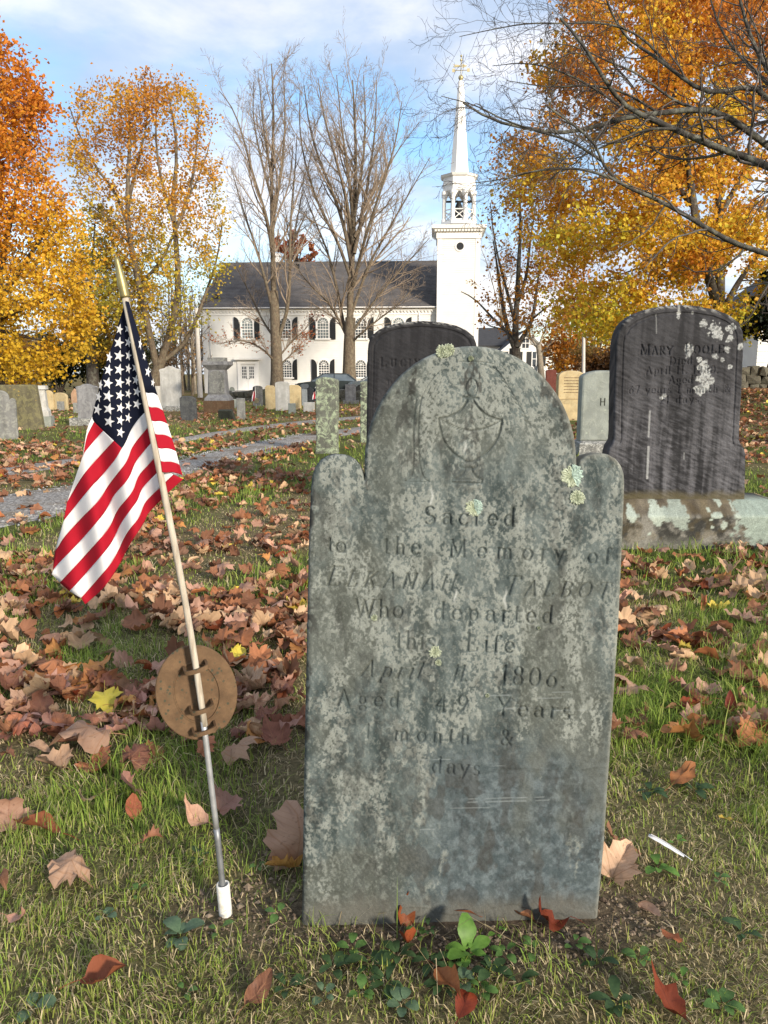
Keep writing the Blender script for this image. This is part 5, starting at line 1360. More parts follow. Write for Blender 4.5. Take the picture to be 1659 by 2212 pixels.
        for t in np.linspace(.12, .88, 9):
            p = P0 + e * t; zz = z1 - .55 + .5 * math.sin((t - .12) / .76 * math.pi)
            V += [(p[0], p[1], zz), (p[0], p[1], z1 + .02)]
        V2 = [(tcx + (a_ - tcx) * .93, tcy + (b_ - tcy) * .93, c_) for a_, b_, c_ in V]
        n_ = len(V); qd = [(2 * i, 2 * i + 2, 2 * i + 3, 2 * i + 1) for i in range(8)] + [(n_ + 2 * i + 2, n_ + 2 * i, n_ + 2 * i + 1, n_ + 2 * i + 3) for i in range(8)] + [(2 * i + 2, 2 * i, n_ + 2 * i, n_ + 2 * i + 2) for i in range(8)]
        m.add(V + V2, qd); m.build('belfry_arch', M_TRIM, root)
    m = MB(); m.lathe([(R8, z1), (R8, z1 + .45), (R8 * 1.05, z1 + .48), (R8 * 1.0, z1 + .52), (R8, z2), (R8 * 1.10, z2 + .05), (R8 * 1.17, z2 + .22), (R8 * 1.17, z3), (.2, z3 + .1)], (tcx, tcy, 0), 8, rot=oc); m.build('entablature', M_TRIM, root)
    rs = (fac(1009, 380, tcy)[0] - fac(971, 380, tcy)[0]) / 2 / math.cos(oc)
    m = MB(); m.lathe([(rs * 1.08, z3 + .05), (rs, z3 + .35), (.24, zs(178)), (.0, zs(172))], (tcx, tcy, 0), 8, rot=oc, cap=False); m.build('spire', M_TRIM, root)
    m = MB(); m.lathe([(0.02, z0 + 1.9), (.16, z0 + 1.88), (.30, z0 + 1.55), (.36, z0 + 1.1), (.52, z0 + .75), (.5, z0 + .72)], (tcx, tcy, 0), 16); m.tube([(tcx - R8 * .8, tcy, z0 + 1.95), (tcx + R8 * .8, tcy, z0 + 1.95)], .09, 6); m.build('bell', M_BLACK, root)
    M_GILT = plain('gilded_metal', (.50, .43, .24), .5, .5)
    t0 = zs(172); t1 = zs(120)
    m = MB(); m.tube([(tcx, tcy, t0 - .3), (tcx, tcy, t1)], .035, 6); vane = m.build('weathervane', M_GILT, root)
    ball = lambda z, r: [(r * math.sin(RAD(t)) + .001, z - r * math.cos(RAD(t))) for t in np.linspace(0, 180, 9)]
    for z, r in ((zs(168), .21), (zs(130), .10), (zs(121), .09)):
        m = MB(); m.lathe(ball(z, r), (tcx, tcy, 0), 12); m.build('ball', M_GILT, vane, smooth=True)
    za = zs(144); m = MB(); m.tube([(tcx - .65, tcy, za), (tcx + .3, tcy, za + .05)], .03, 6)
    m.prism([(tcx - .6, za - .05), (tcx - .1, za - .03), (tcx - .1, za + .12), (tcx - .68, za + .18), (tcx - .5, za + .07)], tcy - .02, tcy + .02); m.prism([(tcx + .1, za - .12), (tcx + .5, za + .05), (tcx + .1, za + .2)], tcy - .02, tcy + .02); m.build('arrow', M_GILT, vane)
    zl = zs(152); m = MB(); m.tube([(tcx - .55, tcy, zl), (tcx + .55, tcy, zl)], .03, 6); m.tube([(tcx, tcy - .55, zl), (tcx, tcy + .55, zl)], .03, 6)
    for dx in (-.6, .6): m.box(tcx + dx - .11, tcx + dx + .11, tcy - .02, tcy + .02, zl - .13, zl + .13)
    m.build('compass_arms', M_GILT, vane)
build_church()

# ------------------------------------------------------------------ houses beyond
def gable_house(name, label, cx, Y, w, d, h, hr, rz, roofc, windows, wallm=None):
    """gable end faces -y (local); ridge runs along y"""
    g = np.array([cx, Y, float(gz(cx, Y))]); root = empty(name, g, rz); tag(root, label, 'house')
    wm = wallm or M_CLAP
    V = []; F = []
    def lap(x0f, x1f, z0, z1, y):
        n = int((z1 - z0) / .18)
        for k in range(n):
            za = z0 + k * .18; zb = za + .18; b = len(V)
            for (x, yy, z) in ((x0f(za), y - .03, za), (x1f(za), y - .03, za), (x1f(zb), y, zb), (x0f(zb), y, zb), (x0f(za), y, za), (x1f(za), y, za)): V.append((x, yy, z))
            F.extend([(b, b + 1, b + 2, b + 3), (b + 4, b + 5, b + 1, b)])
    hw = w / 2
    lap(lambda z: -hw if z < h else -hw * (1 - (z - h) / hr), lambda z: hw if z < h else hw * (1 - (z - h) / hr), 0, h + hr - .2, 0)
    o = mk('clapboard_wall', V, [np.array(F)], wm, root); o['kind'] = 'stuff'
    m = MB(); m.box(-hw + .02, hw - .02, .02, d, -.5, h)
    Vg = [(-hw, .02, h), (hw, .02, h), (0, .02, h + hr - .05), (-hw, d, h), (hw, d, h), (0, d, h + hr - .05)]
    m.add(Vg, [(0, 3, 5, 2), (1, 2, 5, 4)], [(0, 2, 1), (3, 4, 5)]); m.build('wall', wm, root)
    m = MB()
    for s in (-1, 1):
        a = np.array([s * (hw + .35), h - .35 * hr / hw]); b = np.array([0, h + hr]); th = .16
        V2 = [(a[0], -.4, a[1]), (b[0], -.4, b[1]), (b[0], d + .4, b[1]), (a[0], d + .4, a[1])]; V2 += [(x, y, z + th) for x, y, z in V2]
        q = [(0, 1, 2, 3), (7, 6, 5, 4), (0, 4, 5, 1), (1, 5, 6, 2), (2, 6, 7, 3), (3, 7, 4, 0)]
        m.add(V2, q if s > 0 else [t[::-1] for t in q])
    m.build('roof', plain(name + '_shingles', roofc, .9, var=.2, scale=3), root)
    m = MB()
    for s in (-1, 1): m.tube([(s * (hw + .3), -.42, h - .3 * hr / hw), (0, -.42, h + hr)], .13, 4)
    m.build('bargeboard', M_TRIM, root)
    for (x, z, ww, wh, sh) in windows:
        m = MB(); m.box(x - ww / 2 - .1, x + ww / 2 + .1, -.09, -.032, z - .1, z + wh + .1); wo = m.build('window', M_TRIM, root)
        m = MB(); m.box(x - ww / 2, x + ww / 2, -.105, -.092, z, z + wh); m.build('glass', M_GLASS, wo)
        m = MB(); m.box(x - .03, x + .03, -.12, -.106, z, z + wh); m.box(x - ww / 2, x + ww / 2, -.119, -.107, z + wh / 2 - .035, z + wh / 2 + .035); m.build('glazing_bars', M_TRIM, wo)
        if sh:
            for s in (-1, 1):
                c = x + s * (ww / 2 + .1 + .28); m = MB(); m.box(c - .24, c + .24, -.075, -.033, z, z + wh); m.build('shutter', M_BLACK, root)
    return root
def px_house():
    # white house with a gable toward the viewer, right of the steeple
    Y = 84; a = atY(1078, 805, Y)[0]; b = atY(1188, 805, Y)[0]; cx = (a + b) / 2; w = b - a; g = float(gz(cx, Y)); h = atY(1130, 762, Y)[2] - g; hr = atY(1130, 716, Y)[2] - g - h
    gable_house('white_house', 'white clapboard house with its gable facing, behind the dark tree trunk', cx, Y, w, 9, h, hr, 0, (.05, .052, .058), [(-1.3, h - 1.4, .8, 1.5, True), (1.2, h - 1.4, .8, 1.5, True), (0, h + .5, .7, 1.0, False), (-1.5, .7, .8, 1.5, True), (1.4, .7, .8, 1.5, False)])
    Y = 88; a = atY(1028, 805, Y)[0]; b = atY(1100, 805, Y)[0]; cx = (a + b) / 2; g = float(gz(cx, Y)); h = atY(1060, 747, Y)[2] - g
    root = empty('white_cottage', (cx, Y, g)); tag(root, 'white cottage with broad dark roof, right beside the church tower', 'house')
    w = b - a; hr = atY(1060, 711, Y + 4)[2] - g - h; d = 8
    m = MB(); m.box(-w / 2, w / 2, 0, d, -.5, h); m.build('wall', M_CLAP, root)
    V = [(-w / 2 - .3, -.4, h - .1), (w / 2 + .3, -.4, h - .1), (w / 2 + .3, 4, h + hr), (-w / 2 - .3, 4, h + hr), (w / 2 + .3, 8.4, h - .1), (-w / 2 - .3, 8.4, h - .1)]
    V += [(x, y, z + .15) for x, y, z in V]
    m = MB(); m.add(V, [(6, 7, 8, 9), (9, 8, 10, 11), (0, 3, 2, 1), (3, 5, 4, 2), (0, 1, 7, 6), (1, 2, 8, 7), (2, 4, 10, 8), (4, 5, 11, 10), (5, 3, 9, 11), (3, 0, 6, 9)]); m.build('roof', plain('dark_cottage_shingles', (.045, .046, .05), .9, var=.2, scale=3), root)
    for x in (-1.0, .9):
        m = MB(); m.box(x - .5, x + .5, -.06, .0, h - 1.9, h - .4); wo = m.build('window', M_TRIM, root); m = MB(); m.box(x - .4, x + .4, -.075, -.062, h - 1.8, h - .5); m.build('glass', M_GLASS, wo)
    # house at the right edge
    Y = 40; a = atY(1632, 805, Y)[0]; g0 = float(gz(a + 4, Y)); h = atY(1650, 690, Y)[2] - g0
    gable_house('white_house', 'white clapboard house half behind the dark evergreen at the right edge', a + 4, Y, 8, 8, h, 3, RAD(0), (.07, .07, .075), [(-1.6, 1.2, .9, 1.5, True), (1.8, 1.2, .9, 1.5, True)])
px_house()

# ------------------------------------------------------------------ cars behind the wall
def car(loc, rz, paint, label):
    root = empty('parked_car', loc, rz); tag(root, label, 'car')
    # body lofted from side profile sections across the width; length along x
    Lh = 2.15; prof = [(-Lh, .42), (-Lh - .03, .72), (-1.95, .95), (-1.0, .98), (1.1, .93), (1.95, .82), (2.12, .6), (2.12, .35), (1.7, .28), (-1.8, .28)]
    def section(P, ys):
        V = []; n = len(P)
        for y, k in ys:
            for x, z in P: V.append((x * k, y, .3 + (z - .3) * (1 - (1 - k) * .6)))
        q = [(r * n + i, r * n + (i + 1) % n, (r + 1) * n + (i + 1) % n, (r + 1) * n + i) for r in range(len(ys) - 1) for i in range(n)]
        return np.array(V), q, n
    V, q, n = section(prof, [(-.88, .94), (-.86, .99), (-.6, 1), (.6, 1), (.86, .99), (.88, .94)])
    c = V[:n].mean(0); c2 = V[-n:].mean(0); V = np.vstack([V, [c], [c2]]); k = len(V)
    tr = [(k - 2, (i + 1) % n, i) for i in range(n)] + [(k - 1, k - 2 - n + i, k - 2 - n + (i + 1) % n) for i in range(n)]
    nn = NT('car_paint', .25, .5); nn.color(paint); nn.b.inputs['Coat Weight'].default_value = .5
    m = MB(); m.add(V, q, tr); body = m.build('body', nn.m, root)
    roof = [(-1.85, .95), (-1.35, 1.38), (-.5, 1.47), (.25, 1.42), (1.05, .95)]
    V = []; 
    for y, kx, kz in ((-.80, 1, 0), (-.62, .97, 1)):
        pass
    low = [(x, -.80, .94) for x in (-1.85, 1.05)]; 
    m = MB(); P0 = [(-1.85, .94), (1.08, .93)]
    g = MB()
    Vg = []
    for s in (-1, 1):
        Vg += [(-1.85, s * .80, .95), (1.08, s * .80, .93), (.28, s * .60, 1.40), (-1.30, s * .60, 1.38)]
    g.add(Vg, [(0, 1, 2, 3), (7, 6, 5, 4), (1, 5, 6, 2), (4, 0, 3, 7)]); g.build('windows', M_GLASSB, root)
    r = MB(); r.add([(-1.34, -.62, 1.375), (.30, -.62, 1.395), (.30, .62, 1.395), (-1.34, .62, 1.375), (-1.2, -.5, 1.45), (.1, -.5, 1.46), (.1, .5, 1.46), (-1.2, .5, 1.45)], [(4, 5, 6, 7), (0, 1, 5, 4), (1, 2, 6, 5), (2, 3, 7, 6), (3, 0, 4, 7)])
    for s in (-1, 1):
        for (a, b) in (((-1.86, .95), (-1.3, 1.39)), ((1.09, .93), (.28, 1.41)), ((-.45, .96), (-.45, 1.42))): r.tube([(a[0], s * .805, a[1]), (b[0], s * .61, b[1])], .035, 4)
    r.build('roof', nn.m, root)
    M_TYRE = bpy.data.materials.get('tyre_rubber') or plain('tyre_rubber', (.02, .02, .02), .8); M_RIM = bpy.data.materials.get('wheel_alloy') or plain('wheel_alloy', (.5, .5, .52), .35, .8)
    for x in (-1.35, 1.35):
        for s in (-1, 1):
            m = MB(); m.lathe([(.2, -.1), (.31, -.1), (.33, -.06), (.33, .06), (.31, .1), (.2, .1)], n=18); w = m.build('wheel', M_TYRE, root); w.location = (x, s * .82, .33); w.rotation_euler = (math.pi / 2, 0, 0)
            m = MB(); m.lathe([(.2, -.09), (.2, .09)], n=12); m.build('rim', M_RIM, w)
    M_TL = bpy.data.materials.get('red_lens') or plain('red_lens', (.45, .01, .015), .25)
    for s in (-1, 1):
        m = MB(); m.box(-2.20, -2.0, s * .72 - .13, s * .72 + .13, .74, .93); m.build('tail_light', M_TL, root)
        m = MB(); m.box(2.0, 2.13, s * .65 - .17, s * .65 + .17, .62, .76); m.build('headlight', M_GLASSB, root)
def cars():
    Y = 52
    a = atY(709, 830, Y); z = float(gz(a[0], Y)); car((a[0], Y, z + .12), math.pi, (.035, .045, .045), 'dark green-grey parked car with red tail light behind the stone wall, left')
    a = atY(803, 830, Y - 1); z = float(gz(a[0], Y)); car((a[0] + .5, Y - 1, z + .2), .15 + math.pi, (.10, .125, .14), 'bluish grey parked car behind the wall, beside the LUCINDA headstone')
cars()

# ------------------------------------------------------------------ dry stone walls
def rocks(n, seed):
    out = []; r = np.random.default_rng(seed)
    s = [(-1, -1, -1), (1, -1, -1), (1, 1, -1), (-1, 1, -1), (-1, -1, 1), (1, -1, 1), (1, 1, 1), (-1, 1, 1)]
    for k in range(n):
        V = np.array(s, float) * .5 * r.uniform(.72, 1.05, (8, 3))
        top = np.array([[0, 0, .56], [0, -.56, 0.02], [.56, 0, 0], [-.56, 0, 0], [0, .56, 0]]) * r.uniform(.9, 1.05, (5, 3))
        V = np.vstack([V, top])
        t = [(4, 5, 8), (5, 6, 8), (6, 7, 8), (7, 4, 8), (0, 1, 9), (1, 5, 9), (5, 4, 9), (4, 0, 9), (1, 2, 10), (2, 6, 10), (6, 5, 10), (5, 1, 10), (3, 0, 11), (0, 4, 11), (4, 7, 11), (7, 3, 11), (2, 3, 12), (3, 7, 12), (7, 6, 12), (6, 2, 12), (0, 3, 2), (0, 2, 1)]
        out.append(meshdata('wall_stone', V, [np.array(t)], M_WALLS))
    return out
M_WALLS = stone_mat('fieldstone', (.11, .10, .08), (.04, .037, .03), (.20, .20, .15), .55, .4, scale=.7)
ROCKS = rocks(9, 4)
def dry_wall(p0, p1, h, label, size, seed):
    r = random.Random(seed); p0 = np.array(p0); p1 = np.array(p1); L_ = np.linalg.norm(p1[:2] - p0[:2]); e = (p1 - p0)[:2] / L_; rz = math.atan2(e[1], e[0])
    mid = (p0 + p1) / 2; root = empty('stone_wall', (mid[0], mid[1], min(p0[2], p1[2]) - .05), rz); tag(root, label, 'stone wall')
    z = 0; rows = max(2, round(h / size))
    m = MB(); m.box(-L_ / 2, L_ / 2, -.14, .22, -.3, h - size * .35); m.build('wall_core', bpy.data.materials.get('wall_core_dark') or plain('wall_core_dark', (.035, .032, .028), .95), root)
    for k in range(rows):
        x = -L_ / 2 - r.random() * size
        while x < L_ / 2:
            w = size * r.uniform(.8, 2.0); hh = size * r.uniform(.75, 1.4)
            o = bpy.data.objects.new('wall_stone', ROCKS[r.randrange(9)]); COL.objects.link(o); o.parent = root
            o.location = (x + w / 2, r.uniform(-.10, .02), k * h / rows + hh * .45); o.scale = (w, .55, hh * 1.12); o.rotation_euler = (r.uniform(-.15, .15), r.uniform(-.28, .28), r.uniform(-.15, .15)); x += w * .97
def walls():
    a = onground(486, 866); b = onground(600, 868); c = onground(800, 868); d = onground(1010, 866)
    dry_wall(a, c, .58, 'low dry stone wall between the gravestones and the church', .27, 1)
    Y = 27; g0 = atY(1590, 850, Y); p0 = np.array([g0[0], Y, float(gz(g0[0], Y))]); p1 = np.array([g0[0] + 9, Y - 2.5, float(gz(g0[0] + 9, Y - 2.5))])
    dry_wall(p0, p1, .85, 'old stone wall on the leafy bank at the right edge', .28, 3)
walls()

# ------------------------------------------------------------------ utility poles, wires
def pole(px0, y0, px1, y1, Y, r0, r1, mat, label, arms=False):
    b = atY(px0, y0, Y); t = atY(px1, y1, Y); b[2] = float(gz(b[0], Y)) - .2
    root = empty('utility_pole', b); tag(root, label, 'pole'); m = MB(); m.tube([(0, 0, 0), tuple((t - b) * .5), tuple(t - b)], [r0, (r0 + r1) / 2, r1], 10); m.build('shaft', mat, root)
    m = MB(); m.tube([tuple(t - b - np.array([0, 0, .02])), tuple(t - b + np.array([0, 0, .05]))], r1 * 1.15, 10); m.build('pole_cap', mat, root)
M_POLE = plain('weathered_pole', (.55, .52, .48), .8); M_POLET = plain('tan_pole', (.42, .30, .18), .8)
pole(433, 866, 424, 668, 50, .17, .12, M_POLE, 'pale leaning utility pole at the left corner of the church')
pole(1260, 850, 1261, 722, 46, .11, .09, M_POLE, 'pale thin pole above the cream headstone, right of the slate arch')
pole(1252, 850, 1253, 740, 60, .13, .10, M_POLET, 'tan pole just left of the pale thin pole on the right')
pole(1617, 800, 1616, 640, 45, .17, .14, M_POLET, 'tan utility pole behind the evergreen at the right edge')
def wire(pts, Y0, Y1, label):
    P = [atY(px, py, Y0 + (Y1 - Y0) * k / (len(pts) - 1)) for k, (px, py) in enumerate(pts)]
    P = resample(P, 24); d = P[0]; o = empty('power_line', d); tag(o, label, 'wire'); m = MB(); m.tube(P - d, .012, 4); m.build('cable', M_BLACK, o)
wire([(-60, 772), (200, 778), (430, 762)], 50, 50, 'upper of two dark wires running to the pole left of the church')
wire([(-60, 790), (200, 795), (430, 786)], 50, 50, 'lower of two dark wires running to the pole left of the church')
wire([(1262, 736), (1450, 728), (1620, 700)], 46, 45, 'upper wire between the two right-hand poles')
wire([(1262, 748), (1450, 744), (1620, 722)], 46, 45, 'lower wire between the two right-hand poles')
# ------------------------------------------------------------------ trees
def norm(a): return a / (np.linalg.norm(a, axis=-1, keepdims=True) + 1e-9)
def spawn(P, R, n, t0, t1, ang, length, K, up, wob, rf, r_, tfall=.5, r_end=.35):
    """n side shoots from every polyline: P (M,Kp,3), R (M,Kp)"""
    M, Kp, _ = P.shape
    t = t0 + (t1 - t0) * (np.arange(n)[None] + r_.random((M, n))) / n
    f = t * (Kp - 1); i = np.minimum(f.astype(int), Kp - 2); w = (f - i)[..., None]; rows = np.arange(M)[:, None]
    pos = P[rows, i] * (1 - w) + P[rows, i + 1] * w; tan = norm(P[rows, i + 1] - P[rows, i]); rad = R[rows, i] * (1 - w[..., 0]) + R[rows, i + 1] * w[..., 0]
    pos = pos.reshape(-1, 3); tan = tan.reshape(-1, 3); rad = rad.reshape(-1); tt = t.reshape(-1); N = len(pos)
    perp = norm(np.cross(tan, r_.normal(0, 1, (N, 3)))); a = np.radians(r_.normal(ang[0], ang[1], N))[:, None]
    d = norm(np.cos(a) * tan + np.sin(a) * perp + np.array([0, 0, up]))
    L_ = (np.broadcast_to(length, (M,))[:, None] * np.ones(n)).reshape(-1) * (1 - tfall * tt) * r_.uniform(.7, 1.25, N)
    out = np.empty((N, K, 3)); out[:, 0] = pos
    for k in range(1, K):
        d = norm(d + r_.normal(0, wob, (N, 3)) + np.array([0, 0, up * .35])); out[:, k] = out[:, k - 1] + d * (L_ / (K - 1))[:, None]
    r0 = np.minimum(rad * rf, .05 * L_ + .004); R2 = r0[:, None] * np.linspace(1, r_end, K)[None]
    return out, R2
def plen(P): return np.linalg.norm(np.diff(P, axis=1), axis=2).sum(1)
class Tree:
    def __init__(s, name, label, base, seed, group=None, cat='tree'):
        s.base = np.array(base, float); s.r = np.random.default_rng(seed); s.root = empty(name, s.base); tag(s.root, label, cat, group)
        s.parts = {}
    def add(s, part, P, R, sides):
        V, q = tubes(P - s.base, R, sides); d = s.parts.setdefault(part, [[], [], 0]); d[0].append(V); d[1].append(q + d[2]); d[2] += len(V)
    def limbs(s, polys, K=12):
        P = np.stack([resample(p[0], K) for p in polys]); R = np.stack([np.interp(np.linspace(0, 1, K), np.linspace(0, 1, len(p[1])), p[1]) for p in polys]); return P, R
    def leaves(s, pos, size, pal, mat=None, droop=.3, name='crown', tint=None):
        """leaf blades: four-cornered, creased down the middle"""
        r_ = s.r; N = len(pos); nrm = norm(r_.normal(0, 1, (N, 3)) + np.array([0, -.3, .5])); a = norm(np.cross(nrm, r_.normal(0, 1, (N, 3)))); b = np.cross(nrm, a)
        sz = (size * r_.uniform(.65, 1.3, N))[:, None]
        V = np.stack([pos + a * sz * .55, pos + b * sz * .42 + nrm * sz * .12, pos - a * sz * .5, pos - b * sz * .42 + nrm * sz * .12], 1) - s.base
        i = np.arange(N)[:, None] * 4; F = np.concatenate([i + np.array([[0, 1, 2]]), i + np.array([[0, 2, 3]])])
        c = pal(pos, r_) * r_.uniform(.75, 1.25, (N, 1)); col = np.repeat(c, 4, 0)
        o = mk(name, V.reshape(-1, 3), [F], mat or M_LEAF, s.root, cols=np.clip(col, 0, 1)); o['kind'] = 'stuff'; return o
    def finish(s, mats):
        for k, (v, q, _) in s.parts.items():
            o = mk(k, np.concatenate(v), [np.concatenate(q)], mats[k], s.root, smooth=True)
            if k in ('twigs', 'branches', 'boughs', 'stems'): o['kind'] = 'stuff'
def pal_mix(cols, w, zc=None):
    cols = np.array(cols)
    def f(pos, r_):
        N = len(pos); k = fbm(pos[:, 0] * .45 + pos[:, 1] * .3, pos[:, 2] * .45, 5, 3); 
        z = np.zeros(N) if zc is None else np.clip((pos[:, 2] - zc[0]) / (zc[1] - zc[0]), 0, 1)
        x = np.clip(w * (k - .5) * 3 + (z if zc else .5) + r_.normal(0, .16, N), 0, .999) * (len(cols) - 1)
        i = x.astype(int); t = (x - i)[:, None]; return cols[i] * (1 - t) + cols[np.minimum(i + 1, len(cols) - 1)] * t
    return f
def px3(pts, Y, r_, jit=0.0, y0=0.0):
    """limb points read at depth Y, wandering in depth"""
    n = len(pts); dy = np.cumsum(r_.normal(0, jit, n)) if jit else np.zeros(n); dy = dy - dy[0] + y0
    return np.array([atY(p[0], p[1], Y + dy[k]) for k, p in enumerate(pts)])

def bare_tree(name, label, Y, trunk, limbs, r0, seed, tw, mats, spread=1.0, leaves=None, group=None):
    base = atY(trunk[0][0], trunk[0][1], Y); base[2] = float(gz(base[0], Y)); T = Tree(name, label, base, seed, group); r_ = T.r
    tp = px3(trunk, Y, r_); tp[0] = base - np.array([0, 0, .3])
    polys = [(tp, [r0 * 1.25, r0, r0 * .82])]
    TP, TR = T.limbs(polys, 12); flare = 1 + .6 * np.exp(-np.linspace(0, 1, 12) * 12); T.add('trunk', TP, TR * flare, 12)
    polys = []
    for k, (pts, rr) in enumerate(limbs): polys.append((px3(pts, Y, r_, Y * .013), [rr * .82, rr * .48, rr * .14]))
    LP, LR = T.limbs(polys, 14); T.add('trunk', LP, LR, 8)
    allP = np.concatenate([LP, LP[:, :, :]]); 
    B1 = spawn(LP, LR, tw[0], .12, .97, (34, 10), plen(LP) * .36, 8, .12, .10, .5, r_, .5); T.add('branches', *B1, 5)
    B2 = spawn(B1[0], B1[1], tw[1], .15, .97, (36, 12), plen(B1[0]) * .5, 6, .07, .14, .5, r_, .5); T.add('twigs', *B2, 4)
    B3 = spawn(B2[0], B2[1], tw[2], .2, 1.0, (36, 12), plen(B2[0]) * .55, 4, .10, .16, .65, r_, .4, .5); B3 = (B3[0], np.maximum(B3[1], tw[3])); T.add('twigs', *B3, 3)
    if leaves:
        N, size, pal, sel = leaves; P = B3[0].reshape(-1, 3); P = P[sel(P)]
        k = r_.integers(0, len(P), N); T.leaves(P[k] + r_.normal(0, .12, (N, 3)), size, pal)
    T.finish(mats); return T

Z5 = lambda cx, cy: (438.9 + cx * .5763, 109.7 + cy * .5763)
z5 = lambda *p: [Z5(*q) for q in p]
M_TWIGL = plain('sunlit_twig_bark', (.27, .21, .155), .85, var=.25)
MB_ = {'trunk': M_BARK, 'branches': M_TWIGL, 'twigs': M_TWIGL}
RUST = pal_mix([(.28, .06, .02), (.42, .14, .04), (.40, .20, .06)], .6)
def far_pair():
    bare_tree('bare_maple', 'tall bare tree with broad vase crown, right one before the church', 58, z5((548, 1300), (547, 1180), (548, 1085), (552, 1000)),
        [(z5((550, 1030), (552, 880), (562, 720), (566, 560), (574, 400), (566, 220), (560, 110)), .34),
         (z5((545, 1095), (524, 1020), (500, 880), (470, 760), (420, 640), (375, 520)), .20), (z5((545, 1085), (505, 1000), (460, 930), (400, 880), (335, 790)), .15),
         (z5((556, 800), (530, 660), (490, 540), (430, 400), (395, 270), (378, 130)), .20), (z5((558, 720), (540, 560), (490, 380), (450, 240), (430, 100)), .18), (z5((562, 660), (548, 480), (520, 300), (500, 90)), .17),
         (z5((566, 760), (596, 620), (622, 470), (646, 300), (650, 110)), .19), (z5((562, 880), (606, 700), (660, 540), (720, 360), (745, 190)), .18), (z5((558, 980), (620, 800), (700, 660), (780, 520), (850, 400)), .16),
         (z5((556, 1060), (596, 1000), (670, 900), (760, 800), (850, 700)), .14), (z5((556, 1095), (590, 1060), (640, 1020), (720, 960), (800, 880)), .11), (z5((566, 620), (600, 430), (610, 250), (600, 90)), .16), (z5((552, 850), (500, 700), (440, 600), (385, 440), (360, 300), (362, 160)), .16), (z5((566, 700), (640, 560), (700, 420), (760, 330), (810, 270)), .15)],
        .46, 31, (16, 7, 4, .0088), MB_)
    near = lambda P: P[:, 2] < 6.0
    bare_tree('bare_maple', 'tall narrow bare tree with a few rusty leaves low down, left one before the church', 58, z5((278, 1300), (276, 1170), (270, 1020), (264, 900)),
        [(z5((266, 960), (262, 800), (258, 640), (256, 480), (264, 300), (262, 150), (256, 50)), .28), (z5((262, 780), (240, 620), (190, 480), (150, 320), (110, 210), (60, 150)), .17), (z5((268, 1000), (236, 870), (200, 740), (150, 600), (105, 440)), .17),
         (z5((260, 650), (286, 500), (306, 330), (306, 180), (300, 80)), .16), (z5((276, 1090), (318, 980), (326, 840), (326, 640), (345, 450), (352, 300)), .19), (z5((325, 820), (350, 640), (375, 520), (380, 400)), .11), (z5((258, 560), (215, 400), (185, 250), (190, 120)), .13), (z5((258, 480), (226, 300), (215, 170), (205, 70)), .12),
         (z5((272, 1170), (230, 1120), (150, 1080), (50, 1100)), .11), (z5((282, 1150), (330, 1090), (390, 1040), (420, 980)), .10), (z5((270, 1080), (220, 1010), (170, 900), (120, 800)), .12), (z5((284, 1180), (340, 1130), (400, 1060)), .07)],
        .40, 32, (15, 7, 4, .0088), MB_, leaves=(480, .14, RUST, lambda P: (P[:, 2] < 5.5)))
    bare_tree('small_tree', 'distant tree with rusty red leaves behind the church roof', 92, [(640, 620), (640, 560), (640, 540)], [([(640, 600), (650, 540), (660, 515)], .15), ([(640, 590), (610, 540), (600, 520)], .15), ([(640, 590), (630, 530), (632, 508)], .15), ([(640, 600), (668, 560), (676, 540)], .12)], .25, 33, (6, 4, 3, .02), MB_, leaves=(2600, .3, pal_mix([(.26, .06, .03), (.38, .11, .05), (.40, .17, .07)], .5), lambda P: P[:, 2] > 0))
    for k, (px, top, Y, lab) in enumerate(((1083, 470, 95, 'thin bare tree far behind, right of the steeple'), (925, 525, 95, 'thin bare tree far behind, left of the church tower'), (790, 560, 98, 'thin bare tree whose top shows over the church ridge'), (498, 545, 95, 'thin bare tree rising behind the left end of the church roof'))):
        b = 800; h = b - top
        bare_tree('bare_sapling', lab, Y, [(px, b), (px + 2, b - h * .3), (px, b - h * .4)], [([(px, b - h * .3), (px + s * h * .06, b - h * .6), (px + s * h * .16, top + abs(s) * h * .12)], .10) for s in (-1, -.4, .3, 1)], .16, 40 + k, (7, 4, 4, .016), {'trunk': M_BARKL, 'branches': M_TWIG, 'twigs': M_TWIG})
far_pair()

